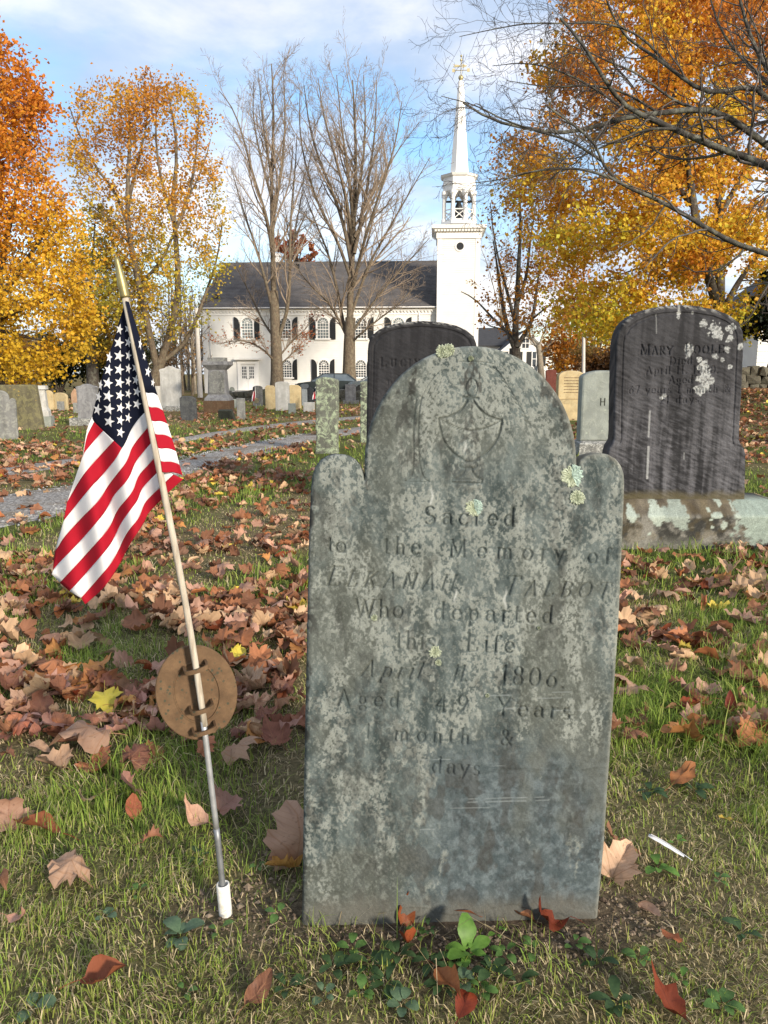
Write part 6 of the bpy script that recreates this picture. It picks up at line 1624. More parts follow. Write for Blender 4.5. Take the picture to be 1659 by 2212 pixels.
def clump_tree(name, label, Y, trunk, limbs, r0, profile, nclump, nleaf, size, pal, seed, mats, shell=.55, clump=.55, yd=.8, dens=None, bias=0.0):
    """crown filled with leaf sprays; every spray hangs on a branch grown back to the nearest limb"""
    base = atY(trunk[0][0], trunk[0][1], Y); base[2] = float(gz(base[0], Y)); T = Tree(name, label, base, seed); r_ = T.r
    tp = px3(trunk, Y, r_); tp[0] = base - np.array([0, 0, .3]); TP, TR = T.limbs([(tp, [r0 * 1.2, r0, r0 * .75])], 12); lw = .8; T.add('trunk', TP, TR * (1 + .5 * np.exp(-np.linspace(0, 1, 12) * 12)), 12)
    LP, LR = T.limbs([(px3(p, Y, r_, Y * .02), [r * lw, r * lw * .6, r * lw * .2]) for p, r in limbs], 12); T.add('trunk', LP, LR, 8)
    ys = np.array([p[0] for p in profile], float); xl = np.array([p[1] for p in profile], float); xr = np.array([p[2] for p in profile], float)
    o = np.argsort(ys); ys, xl, xr = ys[o], xl[o], xr[o]
    C = []
    wgt = xr - xl; yy = np.linspace(ys[0], ys[-1], 200); pw = np.interp(yy, ys, wgt); pw = pw / pw.sum()
    while len(C) < nclump:
        y = r_.choice(yy, p=pw) + r_.uniform(-3, 3); l, r = np.interp(y, ys, xl), np.interp(y, ys, xr); cx = (l + r) / 2; hw = (r - l) / 2
        th = r_.uniform(0, 2 * math.pi); q = shell + (1 - shell) * math.sqrt(r_.random()) if r_.random() < .75 else r_.random() * shell
        px = cx + hw * q * math.cos(th); dep = hw * q * math.sin(th) * yd * Y / FPX
        if dens is not None and r_.random() > dens(px, y): continue
        C.append(atY(px, y, Y + dep - bias))
    C = np.array(C)
    nodes = [LP.reshape(-1, 3)]; nr = [LR.reshape(-1)]
    NP = LP.reshape(-1, 3); NR = LR.reshape(-1)
    order = np.argsort(np.min(np.linalg.norm(C[:, None] - NP[None], axis=2), 1)); segs = []; rads = []
    for k in order:
        c = C[k]; d = np.linalg.norm(NP - c, axis=1) + 1.6 * np.maximum(0, NP[:, 2] - c[2]); i = int(np.argmin(d)); a = NP[i]; L_ = np.linalg.norm(c - a)
        mid = (a + c) / 2 + np.array([0, 0, .10 * L_]) + r_.normal(0, .07 * L_, 3); t = np.linspace(0, 1, 6)[:, None]
        P = (1 - t) ** 2 * a + 2 * t * (1 - t) * mid + t * t * c; rr = min(NR[i] * .62, .012 + .014 * L_); R = np.linspace(rr, max(.006, rr * .35), 6)
        segs.append(P); rads.append(R); NP = np.vstack([NP, P[2:]]); NR = np.concatenate([NR, R[2:]])
    S_ = np.array(segs); R_ = np.array(rads); T.add('branches', S_, R_, 5)
    tw = spawn(S_, R_, 5, .35, 1.0, (42, 14), np.maximum(plen(S_) * .5, clump * 1.2), 4, .06, .16, .6, r_, .3, .5); tw = (tw[0], np.maximum(tw[1], size * .045)); T.add('twigs', *tw, 3)
    tips = tw[0][:, 1:].reshape(-1, 3); k = r_.integers(0, len(tips), int(nleaf * .6)); pos = tips[k] + r_.normal(0, clump * .33, (len(k), 3))
    k2 = r_.integers(0, len(C), nleaf - len(k)); pos2 = C[k2] + r_.normal(0, clump * .62, (len(k2), 3)) * np.array([1, 1, .7])
    T.leaves(np.concatenate([pos, pos2]), size, pal); T.finish(mats); return T
Z4 = lambda *p: [(q[0] * .5186, q[1] * .5186) for q in p]
def leafy_trees():
    ORG = [(.68, .46, .04), (.72, .44, .04), (.72, .38, .035), (.68, .29, .03), (.60, .21, .025)]
    zt = atY(60, 120, 28)[2]; zb = atY(60, 780, 28)[2]
    clump_tree('orange_maple', 'dense maple, orange above and golden yellow below, at the left edge', 28, [(-20, 880), (-15, 700), (-10, 600)],
        [([(-15, 700), (-20, 500), (-30, 300), (-25, 110)], .24), ([(-12, 660), (60, 560), (110, 480), (140, 420)], .15), ([(-12, 690), (70, 660), (150, 620), (200, 600)], .14), ([(-12, 640), (30, 440), (60, 300), (70, 220)], .16), ([(-15, 650), (-90, 500), (-140, 350)], .16), ([(-14, 710), (60, 730), (140, 740), (170, 760)], .10), ([(-14, 720), (30, 760), (60, 790)], .08)],
        .38, [(88, -30, 12), (150, -90, 50), (230, -140, 92), (300, -170, 112), (380, -190, 130), (470, -200, 152), (560, -210, 196), (650, -210, 218), (720, -200, 200), (770, -190, 165), (815, -180, 105), (832, -60, 60)],
        560, 42000, .125, pal_mix(ORG, .35, (zb, zt)), 51, {'trunk': M_BARKD, 'branches': M_TWIGD, 'twigs': M_TWIGD}, shell=.6, clump=.55)
    YEL = [(.52, .22, .03), (.66, .34, .04), (.66, .44, .05), (.46, .40, .05)]
    a = lambda px, y: .9
    mid = {'trunk': M_BARK, 'branches': M_TWIG, 'twigs': M_TWIG}
    clump_tree('sparse_maple', 'thinly leaved tall maple with leaning limbs, behind the flag', 42, [(330, 870), (336, 812), (350, 775)],
        [([(345, 790), (375, 693), (387, 621), (380, 520), (372, 420), (385, 330), (372, 240), (360, 190)], .26), ([(345, 785), (399, 746), (420, 702), (447, 627), (470, 560), (480, 480)], .17), ([(340, 800), (310, 660), (285, 550), (275, 470), (275, 400), (282, 300), (275, 190)], .24),
         ([(279, 490), (250, 415), (205, 360), (170, 290), (150, 230)], .13), ([(276, 440), (300, 340), (320, 260), (316, 190)], .13), ([(377, 500), (408, 430), (426, 320), (430, 240)], .14), ([(375, 480), (345, 380), (335, 290), (340, 190)], .13), ([(300, 610), (340, 580), (370, 520), (400, 440), (440, 360), (455, 300)], .12), ([(275, 520), (235, 470), (190, 440), (165, 400)], .10)],
        .34, [(168, 230, 380), (190, 180, 420), (230, 148, 448), (290, 135, 468), (360, 140, 480), (430, 150, 490), (500, 160, 495), (570, 180, 495), (640, 200, 470), (690, 230, 450), (720, 250, 430)],
        420, 17000, .148, pal_mix(YEL[::-1], .6, (atY(300, 620, 42)[2], atY(300, 200, 42)[2])), 52, mid, shell=.5, clump=.6)
    clump_tree('yellow_maple', 'yellow leaved tree with dark upright trunk behind the pinkish headstone', 46, [(203, 875), (198, 760), (195, 700)],
        [([(197, 740), (195, 640), (200, 560), (205, 480)], .22), ([(196, 700), (240, 620), (270, 560), (290, 520)], .13), ([(196, 690), (160, 610), (150, 540)], .13), ([(197, 760), (240, 720), (300, 690)], .10), ([(196, 720), (150, 690), (110, 660)], .10)],
        .33, [(450, 190, 230), (520, 150, 300), (600, 130, 330), (680, 120, 340), (740, 130, 320), (775, 150, 280)], 170, 6500, .19, pal_mix([(.52, .34, .04), (.50, .28, .03), (.34, .28, .05)], .7), 53, {'trunk': M_BARKD, 'branches': M_TWIG, 'twigs': M_TWIG}, shell=.3, clump=.7)
    # dark tree between church and right-hand maple
    C3 = lambda *p: [(768 + q[0] * .3307, 603.5 + q[1] * .3307) for q in p]
    dens = lambda px, y: .25 + .75 * min(1, max(0, (px - 1040) / 130)) if y < 640 else .7
    clump_tree('thin_maple', 'dark trunked maple with thin orange leaves, between steeple and big maple', 36, [(1112, 862), (1112, 790), (1112, 752)],
        [(C3((1040, 470), (1010, 370), (980, 330), (905, 265), (840, 190), (770, 120), (690, 80)), .13), (C3((1040, 450), (1000, 350), (965, 200), (945, 60), (930, -60), (900, -250)), .17), (C3((1045, 440), (1045, 250), (1060, 80), (1065, -100), (1080, -350), (1070, -600)), .20), (C3((1055, 440), (1090, 380), (1150, 290), (1175, 150), (1190, 0), (1230, -200)), .16),
         (C3((1048, 300), (1000, 120), (940, -100), (900, -300), (880, -500)), .12), (C3((1060, 150), (1120, -20), (1140, -250), (1180, -500)), .12), (C3((985, 330), (940, 320), (850, 300), (800, 220)), .06), (C3((1165, 250), (1250, 180), (1330, 120)), .07)],
        .33, [(300, 1075, 1180), (380, 1050, 1230), (460, 1040, 1270), (540, 1030, 1280), (600, 1020, 1280), (660, 1010, 1250), (700, 1010, 1230), (725, 1120, 1200)],
        260, 5200, .135, pal_mix([(.46, .17, .02), (.50, .24, .025), (.34, .13, .02), (.40, .27, .03)], .7), 54, {'trunk': M_BARKD, 'branches': M_TWIGD, 'twigs': M_TWIGD}, shell=.5, clump=.45, dens=dens)
    z6 = lambda *p: [(905.2 + q[0] * .7917, q[1] * .7917) for q in p]
    zt = atY(1400, 60, 24)[2]; zb = atY(1400, 700, 24)[2]
    clump_tree('orange_maple', 'huge amber orange maple with two dark trunks behind the MARY POOLE headstone', 24, [(1552, 870), (1552, 740), (1550, 665)],
        [(z6((818, 850), (785, 740), (755, 600), (738, 480), (722, 380), (692, 230), (655, 110), (640, 0)), .20), (z6((820, 850), (822, 700), (816, 560), (826, 420), (806, 240), (812, 60), (820, -60)), .20), (z6((835, 840), (870, 770), (920, 700), (990, 610)), .14), (z6((745, 560), (680, 480), (600, 400), (520, 330), (430, 280)), .11),
         (z6((770, 680), (690, 620), (600, 590), (500, 580), (400, 600)), .10), (z6((815, 600), (880, 480), (940, 380), (1000, 280)), .12), (z6((700, 260), (620, 160), (540, 90)), .08), (z6((780, 720), (700, 720), (600, 730), (520, 760)), .08), (z6((738, 470), (640, 330), (560, 200), (470, 130)), .10)],
        .27, [(-60, 1230, 1720), (0, 1160, 1760), (60, 1110, 1800), (140, 1085, 1820), (260, 1080, 1830), (380, 1085, 1830), (480, 1110, 1830), (560, 1130, 1820), (630, 1150, 1800), (690, 1180, 1780), (722, 1230, 1740)],
        950, 72000, .115, pal_mix([(.52, .50, .06), (.70, .54, .05), (.70, .42, .04), (.64, .31, .035), (.54, .21, .03)], .55, (zb - 3.5, zt + 1)), 55, {'trunk': M_BARKD, 'branches': M_TWIGD, 'twigs': M_TWIGD}, shell=.45, clump=.42, dens=lambda px, y: float(sstep(.30, .5, vnoise(np.array([px / 55.]), np.array([y / 45.]), 8)[0])) * min(1, .35 + max(0, (px - 1085) / 160.) + max(0, (y - 260) / 200.)))
    clump_tree('golden_tree', 'golden orange tree beyond the thin pole, right of the white house', 62, [(1285, 850), (1288, 780), (1290, 750)], [([(1288, 770), (1270, 700), (1255, 650)], .15), ([(1288, 770), (1310, 710), (1330, 680)], .15), ([(1288, 780), (1240, 740), (1210, 700)], .12), ([(1290, 760), (1295, 690), (1290, 650)], .12)],
        .22, [(640, 1240, 1330), (690, 1190, 1350), (740, 1180, 1345), (790, 1190, 1335), (815, 1215, 1325)], 150, 6000, .26, pal_mix([(.52, .30, .03), (.55, .24, .03), (.40, .16, .03)], .6), 56, mid, shell=.4, clump=.8)
    bare_tree('small_tree', 'small crooked bare tree in front of the white gable house', 60, [(1172, 850), (1168, 790), (1163, 745)], [([(1166, 760), (1150, 735), (1135, 700)], .12), ([(1164, 750), (1175, 715), (1190, 690)], .12), ([(1165, 770), (1185, 745), (1200, 735)], .09)], .24, 57, (8, 5, 4, .014), {'trunk': M_BARKL, 'branches': M_TWIG, 'twigs': M_TWIG})
leafy_trees()

def near_bare_tree():
    """overhanging tree whose trunk stands just outside the right edge"""
    Y = 11.0; r_ = np.random.default_rng(77); base = np.array([6.9, 11.2, float(gz(6.9, 11.2))])
    T = Tree('bare_oak', 'leafless dark spreading tree reaching in from the right with lichened limbs', base, 78)
    z6 = lambda *p: [(905.2 + q[0] * .7917, q[1] * .7917) for q in p]
    crotch = base + np.array([.05, 0, 3.0])
    TP, TR = T.limbs([(np.array([base - [0, 0, .3], base + [0, 0, 1.2], crotch, crotch + [.1, .1, 2.5], crotch + [.3, .2, 5.5]]), [.34, .27, .22, .12])], 12); T.add('trunk', TP, TR * (1 + .5 * np.exp(-np.linspace(0, 1, 12) * 10)), 14)
    L_ = [(z6((1000, 475), (952, 455), (900, 430), (830, 410), (760, 380), (690, 350), (620, 320), (560, 290), (520, 240), (490, 190), (440, 110), (385, 50)), .088, 0, .3),
          (z6((1000, 440), (952, 398), (880, 345), (820, 305), (760, 297), (660, 308), (560, 320), (470, 350), (380, 365), (290, 350), (200, 330), (120, 280)), .078, 0, .9),
          (z6((1010, 330), (952, 270), (910, 230), (790, 260), (720, 215), (640, 150), (570, 110), (530, 50), (505, -20)), .07, 0, 1.4),
          (z6((1020, 720), (920, 682), (860, 665), (780, 620), (700, 570), (620, 530), (560, 510), (520, 478), (490, 425), (478, 385), (420, 340), (350, 290)), .062, 0, -.6),
          (z6((540, 492), (480, 470), (420, 458), (330, 462), (230, 490), (140, 500)), .026, 0, -.6), (z6((500, 440), (420, 385), (330, 360), (230, 328), (160, 288), (60, 262)), .026, 0, -.4),
          (z6((1010, 300), (952, 190), (905, 110), (870, -20)), .085, 0, .6), (z6((980, 260), (930, 205), (870, 150), (820, 80), (790, -20)), .06, 0, 1.8), (z6((690, 190), (600, 90), (500, 60), (400, 65), (300, 62), (200, 80), (110, 100)), .026, 0, 1.4),
          (z6((560, 300), (480, 240), (380, 190), (290, 170), (200, 180)), .024, 0, .8), (z6((700, 352), (620, 350), (500, 400), (420, 440), (320, 420)), .026, 0, .1), (z6((660, 312), (560, 250), (470, 230), (360, 240), (240, 220)), .028, 0, 1.0), (z6((760, 297), (700, 280), (600, 200), (520, 170), (420, 120), (330, 120)), .028, 0, 1.0)]
    polys = []
    for pts, r, _, yo in L_:
        P = px3(pts, Y + yo, r_, .12)
        if pts[0][0] > 1650:
            P = np.vstack([crotch + np.array([0, 0, np.clip(P[0, 2] - crotch[2], -.8, 3.0) * .75]), P])
        polys.append((P, [r * .72, r * .5, r * .18]))
    LP, LR = T.limbs(polys, 22); T.add('trunk', LP, LR, 9)
    B1 = spawn(LP, LR, 15, .12, .99, (48, 14), np.minimum(plen(LP), 3.2) * .45, 9, .03, .2, .5, r_, .35, .35); T.add('branches', *B1, 5)
    B2 = spawn(B1[0], B1[1], 7, .2, .98, (44, 14), np.maximum(plen(B1[0]) * .5, .25), 7, .03, .2, .6, r_, .45, .45); B2 = (B2[0], np.maximum(B2[1], .0024)); T.add('twigs', *B2, 4)
    B3 = spawn(B2[0], B2[1], 3, .25, 1.0, (46, 14), np.maximum(plen(B2[0]) * .5, .10), 4, .02, .22, .7, r_, .3, .6); B3 = (B3[0], np.maximum(B3[1], .0018)); T.add('twigs', *B3, 3)
    T.finish({'trunk': M_BARKG, 'branches': plain('lichened_twig_bark', (.10, .09, .08), .9, var=.45, scale=20), 'twigs': M_TWIGD})
near_bare_tree()

def shrubs_and_wood():
    def shrub(name, label, px, yt, yb, wpx, Y, cols, n, size, seed, cat='shrub', mat=None):
        b = atY(px, yb, Y); b[2] = float(gz(b[0], Y)); h = atY(px, yt, Y)[2] - b[2]; w = wpx * Y / FPX; T = Tree(name, label, b, seed, cat=cat); r_ = T.r
        st = [(np.array([b + [r_.uniform(-.1, .1) * w, 0, -.1], b + [r_.uniform(-.3, .3) * w, r_.uniform(-.2, .2) * w, h * .5], b + [r_.uniform(-.5, .5) * w, r_.uniform(-.3, .3) * w, h * r_.uniform(.75, .98)]]), [.05, .03, .012]) for _ in range(12)]
        P, R = T.limbs(st, 8); T.add('stems', P, R, 5); tw = spawn(P, R, 8, .25, 1, (40, 12), plen(P) * .4, 5, .1, .15, .6, r_); tw = (tw[0], np.maximum(tw[1], .012)); T.add('stems', *tw, 3)
        tips = tw[0][:, 1:].reshape(-1, 3); k = r_.integers(0, len(tips), n); pos = tips[k] + r_.normal(0, .3, (n, 3)); pos = pos[pos[:, 2] > b[2] + .05]
        T.leaves(pos, size, pal_mix(cols, .8), mat=mat, name='foliage'); T.finish({'stems': M_TWIG})
    G1 = [(.05, .06, .012), (.14, .13, .02), (.30, .22, .03)]; R1 = [(.16, .06, .03), (.28, .12, .05), (.2, .14, .05)]; D1 = [(.018, .026, .012), (.04, .05, .02), (.09, .085, .025)]
    shrub('shrub', 'russet bush behind the mossy tablet at far left', 20, 745, 858, 130, 47, R1, 2400, .2, 61)
    shrub('shrub', 'dark olive bush behind the two tan headstones', 120, 735, 860, 150, 50, D1, 3600, .22, 62)
    shrub('shrub', 'yellow-green bush left of the flag, behind the curved-top headstone', 220, 725, 862, 130, 52, G1, 3200, .22, 63)
    shrub('shrub', 'dark green bush just behind the flag', 290, 735, 862, 120, 54, D1, 2800, .22, 64)
    shrub('shrub', 'brownish bush at right of the thin pole, under the golden tree', 1300, 755, 850, 110, 52, [(.12, .055, .02), (.25, .12, .03), (.18, .14, .04)], 2600, .2, 65)
    shrub('shrub', 'brown brush under the leaning maple limbs', 352, 730, 865, 60, 58, [(.10, .06, .03), (.2, .12, .05)], 800, .18, 66)
    # slender wood left of the church, every trunk its own
    r = np.random.default_rng(9)
    for k in range(16):
        PXW = [402, 410, 416, 423, 430, 436, 395, 388, 380, 408, 440, 372, 360, 420, 300, 255]; px = PXW[k]; Y = 62 + r.uniform(-4, 22); b = atY(px, 860, Y); b[2] = float(gz(b[0], Y)); top = r.uniform(560, 700)
        nth = 'nearest second third fourth fifth sixth seventh eighth ninth tenth eleventh twelfth thirteenth fourteenth fifteenth sixteenth'.split()[sorted(PXW, reverse=True).index(px)]; T = Tree('slender_tree', ('slender pale bare tree' if k % 2 else 'slender brown bare tree') + ' left of the church, ' + (nth if k == 10 else nth + ' nearest') + ' to its corner', b, 90 + k, 'slender trees in the wood left of the church'); h = atY(px, top, Y)[2] - b[2]
        dx = r.normal(0, .35, 4).cumsum() * h * .05
        P, R = T.limbs([(np.array([b + [0, 0, -.2], b + [dx[0], 0, h * .3], b + [dx[1], 0, h * .65], b + [dx[2], 0, h]]), [.13, .08, .03])], 12); T.add('trunk', P, R, 7)
        tw = spawn(P, R, 16, .2, 1, (44, 12), np.array([h * .35]), 6, .2, .12, .5, T.r); T.add('twigs', *tw, 4); t2 = spawn(tw[0], tw[1], 7, .2, 1, (40, 12), plen(tw[0]) * .4, 4, .1, .15, .6, T.r); t2 = (t2[0], np.maximum(t2[1], .013)); T.add('twigs', *t2, 3)
        tips = t2[0].reshape(-1, 3); kk = T.r.integers(0, len(tips), 90); T.leaves(tips[kk], .18, pal_mix([(.3, .15, .05), (.45, .28, .05)], .5)); T.finish({'trunk': M_BARKL if k % 2 else M_BARK, 'twigs': M_TWIG})
    # evergreen with drooping boughs at the right edge
    Y = 21; b = atY(1700, 850, Y); b[2] = float(gz(b[0], Y)); T = Tree('evergreen_tree', 'dark drooping evergreen at the right edge beside the MARY POOLE headstone', b, 120); r_ = T.r
    H = atY(1700, 560, Y)[2] - b[2]; P, R = T.limbs([(np.array([b + [0, 0, -.2], b + [0, 0, H * .5], b + [0, 0, H]]), [.2, .13, .03])], 14); T.add('trunk', P, R, 9)
    bo = spawn(P, R, 60, .50, .98, (92, 8), np.array([2.1]), 8, -.05, .08, .45, r_, .75); T.add('boughs', *bo, 5)
    tw = spawn(bo[0], bo[1], 10, .2, 1, (48, 10), plen(bo[0]) * .38, 5, -.12, .1, .6, r_); T.add('boughs', *tw, 3)
    tips = tw[0].reshape(-1, 3); k = r_.integers(0, len(tips), 15000); T.leaves(tips[k] + r_.normal(0, .05, (len(k), 3)) - [0, 0, .04], .11, pal_mix([(.008, .014, .008), (.018, .028, .014), (.035, .045, .02)], .6), mat=M_NEEDLE); T.finish({'trunk': M_BARKD, 'boughs': M_TWIGD})
shrubs_and_wood()

# ------------------------------------------------------------------ grass
def stone_block(x, y):
    """True where a gravestone, the plinth or the pipe stands"""
    O, U, W, Nn = SLATE_FR
    dx = x - O[0]; dy = y - O[1]; b = (np.abs(dx + .005) < .31) & (dy > -.012 + 0 * dx) & (dy < .075)
    cxm = fM[0][0] + (LM[0, 0] + RM[0, 0]) / 2
    b |= (np.abs(x - cxm) < .62) & (y > fM[0][1] - .18) & (y < fM[0][1] + .32)
    b |= (np.abs(x - fL[0][0] - (LL[0, 0] + RL[0, 0]) / 2) < .45) & (np.abs(y - fL[0][1] - .07) < .1)
    return b
def build_grass():
    r = np.random.default_rng(21)
    def scatter(n, y0, y1, pw=1.0):
        y = y0 + (y1 - y0) * r.random(n) ** pw; hw = .56 * y + .35; x = r.uniform(-1, 1, n) * hw; return x, y
    sets = []
    for (n, y0, y1, hm, hs, wd) in ((70000, .95, 1.9, .030, .013, .0021), (72000, 1.85, 3.6, .040, .016, .0028), (48000, 3.5, 7.5, .044, .015, .0054), (26000, 7.4, 20, .045, .015, .010), (12000, 19, 40, .05, .02, .02)):
        x, y = scatter(n, y0, y1)
        soil = soilmask(x, y); g = greenness(x, y); clump = vnoise(x * 11, y * 11, 31) * .6 + vnoise(x * 3.4, y * 3.4, 33) * .4
        keep = (r.random(n) > soil * .93) & ~stone_block(x, y) & (r.random(n) < .25 + .95 * clump) & ~in_track(x, y, NEAR_TRACK, -.04) & ~in_track(x, y, FAR_TRACK, -.02)
        x, y, g = x[keep], y[keep], g[keep]; m = len(x); cl = clump[keep]
        lush = g * cl
        h = np.clip(r.normal(hm, hs * 1.2, m), .012, .10) * (.45 + 1.55 * lush); tall = r.random(m) < .03; h[tall] *= 1.7
        straw = r.random(m) > (.28 + .68 * g); h[straw] *= .75
        sets.append((x, y, h, np.full(m, wd) * r.uniform(.7, 1.4, m), g, straw))
    # blades rising against the foot of the slate stone
    n = 170; x = r.uniform(-.33, .33, n) + SLATE_FR[0][0]; y = np.where(r.random(n) < .75, SLATE_FR[0][1] - .015 - r.random(n) ** 2 * .10, SLATE_FR[0][1] + .07); k = r.random(n); h = r.uniform(.02, .06, n); h[:9] = r.uniform(.09, .15, 9); y[:9] = SLATE_FR[0][1] - r.uniform(.04, .1, 9)
    sets.append((x, y, h, np.full(n, .0017), np.full(n, .7), k > .65))
    x, y, h, w, g, straw = [np.concatenate([s[i] for s in sets]) for i in range(6)]; N = len(x)
    z = gz(x, y) - .004; a = r.normal(0, 1.1, N) + 6.28 * vnoise(x * 7, y * 7, 35) * 1.6; lean = np.abs(r.normal(.6, .42, N)); lean[straw] = np.abs(r.normal(1.3, .7, straw.sum()))
    dx, dy = np.cos(a), np.sin(a); b = a + math.pi / 2 + r.normal(0, .5, N); sx, sy = np.cos(b) * w / 2, np.sin(b) * w / 2
    base = np.stack([x, y, z], 1); up = np.array([0, 0, 1.]); D = np.stack([dx, dy, 0 * dx], 1); Sd = np.stack([sx, sy, 0 * sx], 1); hh = h[:, None]; ll = lean[:, None]
    midp = base + up * hh * .6 + D * hh * ll * .35; tip = base + up * hh * np.maximum(.12, 1 - .28 * ll ** 2) + D * hh * np.minimum(ll, 1.6) * 1.0
    V = np.stack([base - Sd, base + Sd, midp + Sd * .75, midp - Sd * .75, tip], 1).reshape(-1, 3)
    i = np.arange(N)[:, None] * 5; Q = i + np.array([[0, 1, 2, 3]]); T_ = i + np.array([[3, 2, 4]])
    gr = lerp3((.07, .14, .02), (.30, .44, .07), r.random(N)); yl = lerp3((.26, .29, .06), (.44, .44, .13), r.random(N)); mixg = np.clip(r.normal(.25, .3, N) + .35 * (1 - g), 0, 1)
    c = lerp3(gr, yl, mixg) if False else gr * (1 - mixg[:, None]) + yl * mixg[:, None]
    st = lerp3((.28, .21, .11), (.74, .62, .38), r.random(N)); c = np.where(straw[:, None], st, c)
    mt = NT('grass_blades', .6, .2); at = mt.attr(); mt.color(at); mt.translucent(at, .35)
    tag(mk('grass', V, [Q, T_], mt.m, cols=np.repeat(c, 5, 0)), 'green and straw coloured lawn grass between the graves', 'grass', kind='stuff')
    # soil crumbs round the stone and pipe
    n = 9000; x = SLATE_FR[0][0] + r.uniform(-.8, .62, n); y = SLATE_FR[0][1] + r.uniform(-.28, .25, n); s = soilmask(x, y); k = (s > .35) & (r.random(n) < s) & ~stone_block(x, y); x, y = x[k], y[k]; n = len(x)
    ob = np.array([(1, 0, 0), (-1, 0, 0), (0, 1, 0), (0, -1, 0), (0, 0, 1), (0, 0, -1)], float); tri = np.array([(0, 2, 4), (2, 1, 4), (1, 3, 4), (3, 0, 4), (2, 0, 5), (1, 2, 5), (3, 1, 5), (0, 3, 5)])
    sz = r.gamma(1.6, .0012, n) + .0014; V = ob[None] * r.uniform(.5, 1.3, (n, 6, 1)) * sz[:, None, None] * [1, 1, .8] + np.stack([x, y, gz(x, y) + sz * .3], -1)[:, None]
    c = lerp3((.08, .058, .042), (.25, .195, .14), r.random(n)); m = NT('soil_crumb', 1, .05); m.color(m.attr())
    tag(mk('soil_clods', V.reshape(-1, 3), [(tri[None] + (np.arange(n) * 6)[:, None, None]).reshape(-1, 3)], m.m, cols=np.repeat(c, 6, 0)), 'crumbs of bare brown soil round the foot of the slate headstone', 'soil', kind='stuff')
build_grass()

# ------------------------------------------------------------------ fallen leaves
MAPLE = [(.06, -.03), (.20, -.07), (.32, -.07), (.31, .06), (.44, .10), (.43, .20), (.56, .36), (.45, .40), (.44, .50), (.31, .49), (.31, .62), (.32, .72), (.19, .74), (.11, .87), (0, .98)]
MAPLE = [(0, .02)] + MAPLE + [(-x, y) for x, y in MAPLE[-2::-1]]
OVAL = [(0, 0)] + [(.27 * math.sin(math.pi * t ** .85) , t) for t in (.08, .2, .35, .5, .65, .8, .92)] + [(0, 1.0)] + [(-.27 * math.sin(math.pi * t ** .85), t) for t in (.92, .8, .65, .5, .35, .2, .08)]
OAK = [(0, 0), (.05, .05), (.16, .10), (.09, .2), (.26, .30), (.13, .40), (.34, .55), (.16, .62), (.24, .80), (.10, .80), (0, 1.0)]
OAK = OAK + [(-x, y) for x, y in OAK[-2:0:-1]]
def leaf_mesh(outline, kind, seed, mat, stem=True, hole=False):
    r = np.random.default_rng(seed); P = np.array(outline, float); P = P * (1 + r.normal(0, .03, P.shape)); P[:, 0] *= r.uniform(.85, 1.1); n = len(P); c = np.array([0, .36])
    rings = [P, c + (P - c) * .55]; flat = np.vstack(rings + [[c]])
    x = flat[:, 0]; y = flat[:, 1] - .4; z = np.zeros(len(flat)); crump = lambda a_: a_ * 2.6 * (fbm(x * 3.2 + seed * 3.1, y * 3.2, seed, 2) - .5) + a_ * .5 * r.normal(0, 1, len(flat)) * (np.arange(len(flat)) < n)
    rr = np.hypot(x, y)
    if kind == 'flat': z = r.uniform(.2, .5) * x ** 2 + r.uniform(-.4, .3) * y ** 2 + crump(.12)
    if kind == 'cup': z = r.uniform(.8, 1.5) * rr ** 2 + crump(.13)
    if kind == 'dome': z = .28 - r.uniform(.6, 1.3) * rr ** 2 + crump(.14)
    if kind == 'fold': z = r.uniform(.6, 1.2) * np.abs(x) + r.uniform(-.7, .7) * y ** 2 + crump(.10)
    if kind == 'roll':
        R = r.uniform(.14, .22); s = 1 if r.random() < .5 else -1; t = np.clip(x / R, -2.6, 2.6); z = R * (1 - np.cos(t)); x = R * np.sin(t); z += s * .2 * y ** 2 + crump(.05)
    if kind == 'curl':
        R = r.uniform(.2, .32); t = np.clip((y + .1) / R, -.6, 2.4); z = np.where(y + .1 > 0, R * (1 - np.cos(t)), 0) + .3 * x ** 2; y = np.where(y + .1 > 0, R * np.sin(t) - .1, y); z += crump(.10)
    V = np.stack([x, y, z - z.min()], 1)
    q = [(i, (i + 1) % n, n + (i + 1) % n, n + i) for i in range(n)]; t = [(n + i, n + (i + 1) % n, 2 * n) for i in range(n)]
    if hole: q = [f for k, f in enumerate(q) if k not in (4, 17)]
    uv = np.vstack([flat])
    if stem:
        b = len(V); z0 = V[0, 2]; sV = []
        for k, tt in enumerate(np.linspace(0, 1, 4)):
            p = np.array([.05 * tt * (seed % 3 - 1), V[0, 1] - .42 * tt, z0 + .10 * tt * (1 - tt)])
            sV += [p + [-.010, 0, 0], p + [.010, 0, 0], p + [0, 0, .014]]
        V = np.vstack([V, sV]); uv = np.vstack([uv, np.full((12, 2), [0, .5])])
        for k in range(3):
            for j in range(3): q.append((b + k * 3 + j, b + k * 3 + (j + 1) % 3, b + k * 3 + 3 + (j + 1) % 3, b + k * 3 + 3 + j))
    return meshdata('fallen_leaf', V, [np.array(q), np.array(t)], mat, smooth=True, uv=uv)
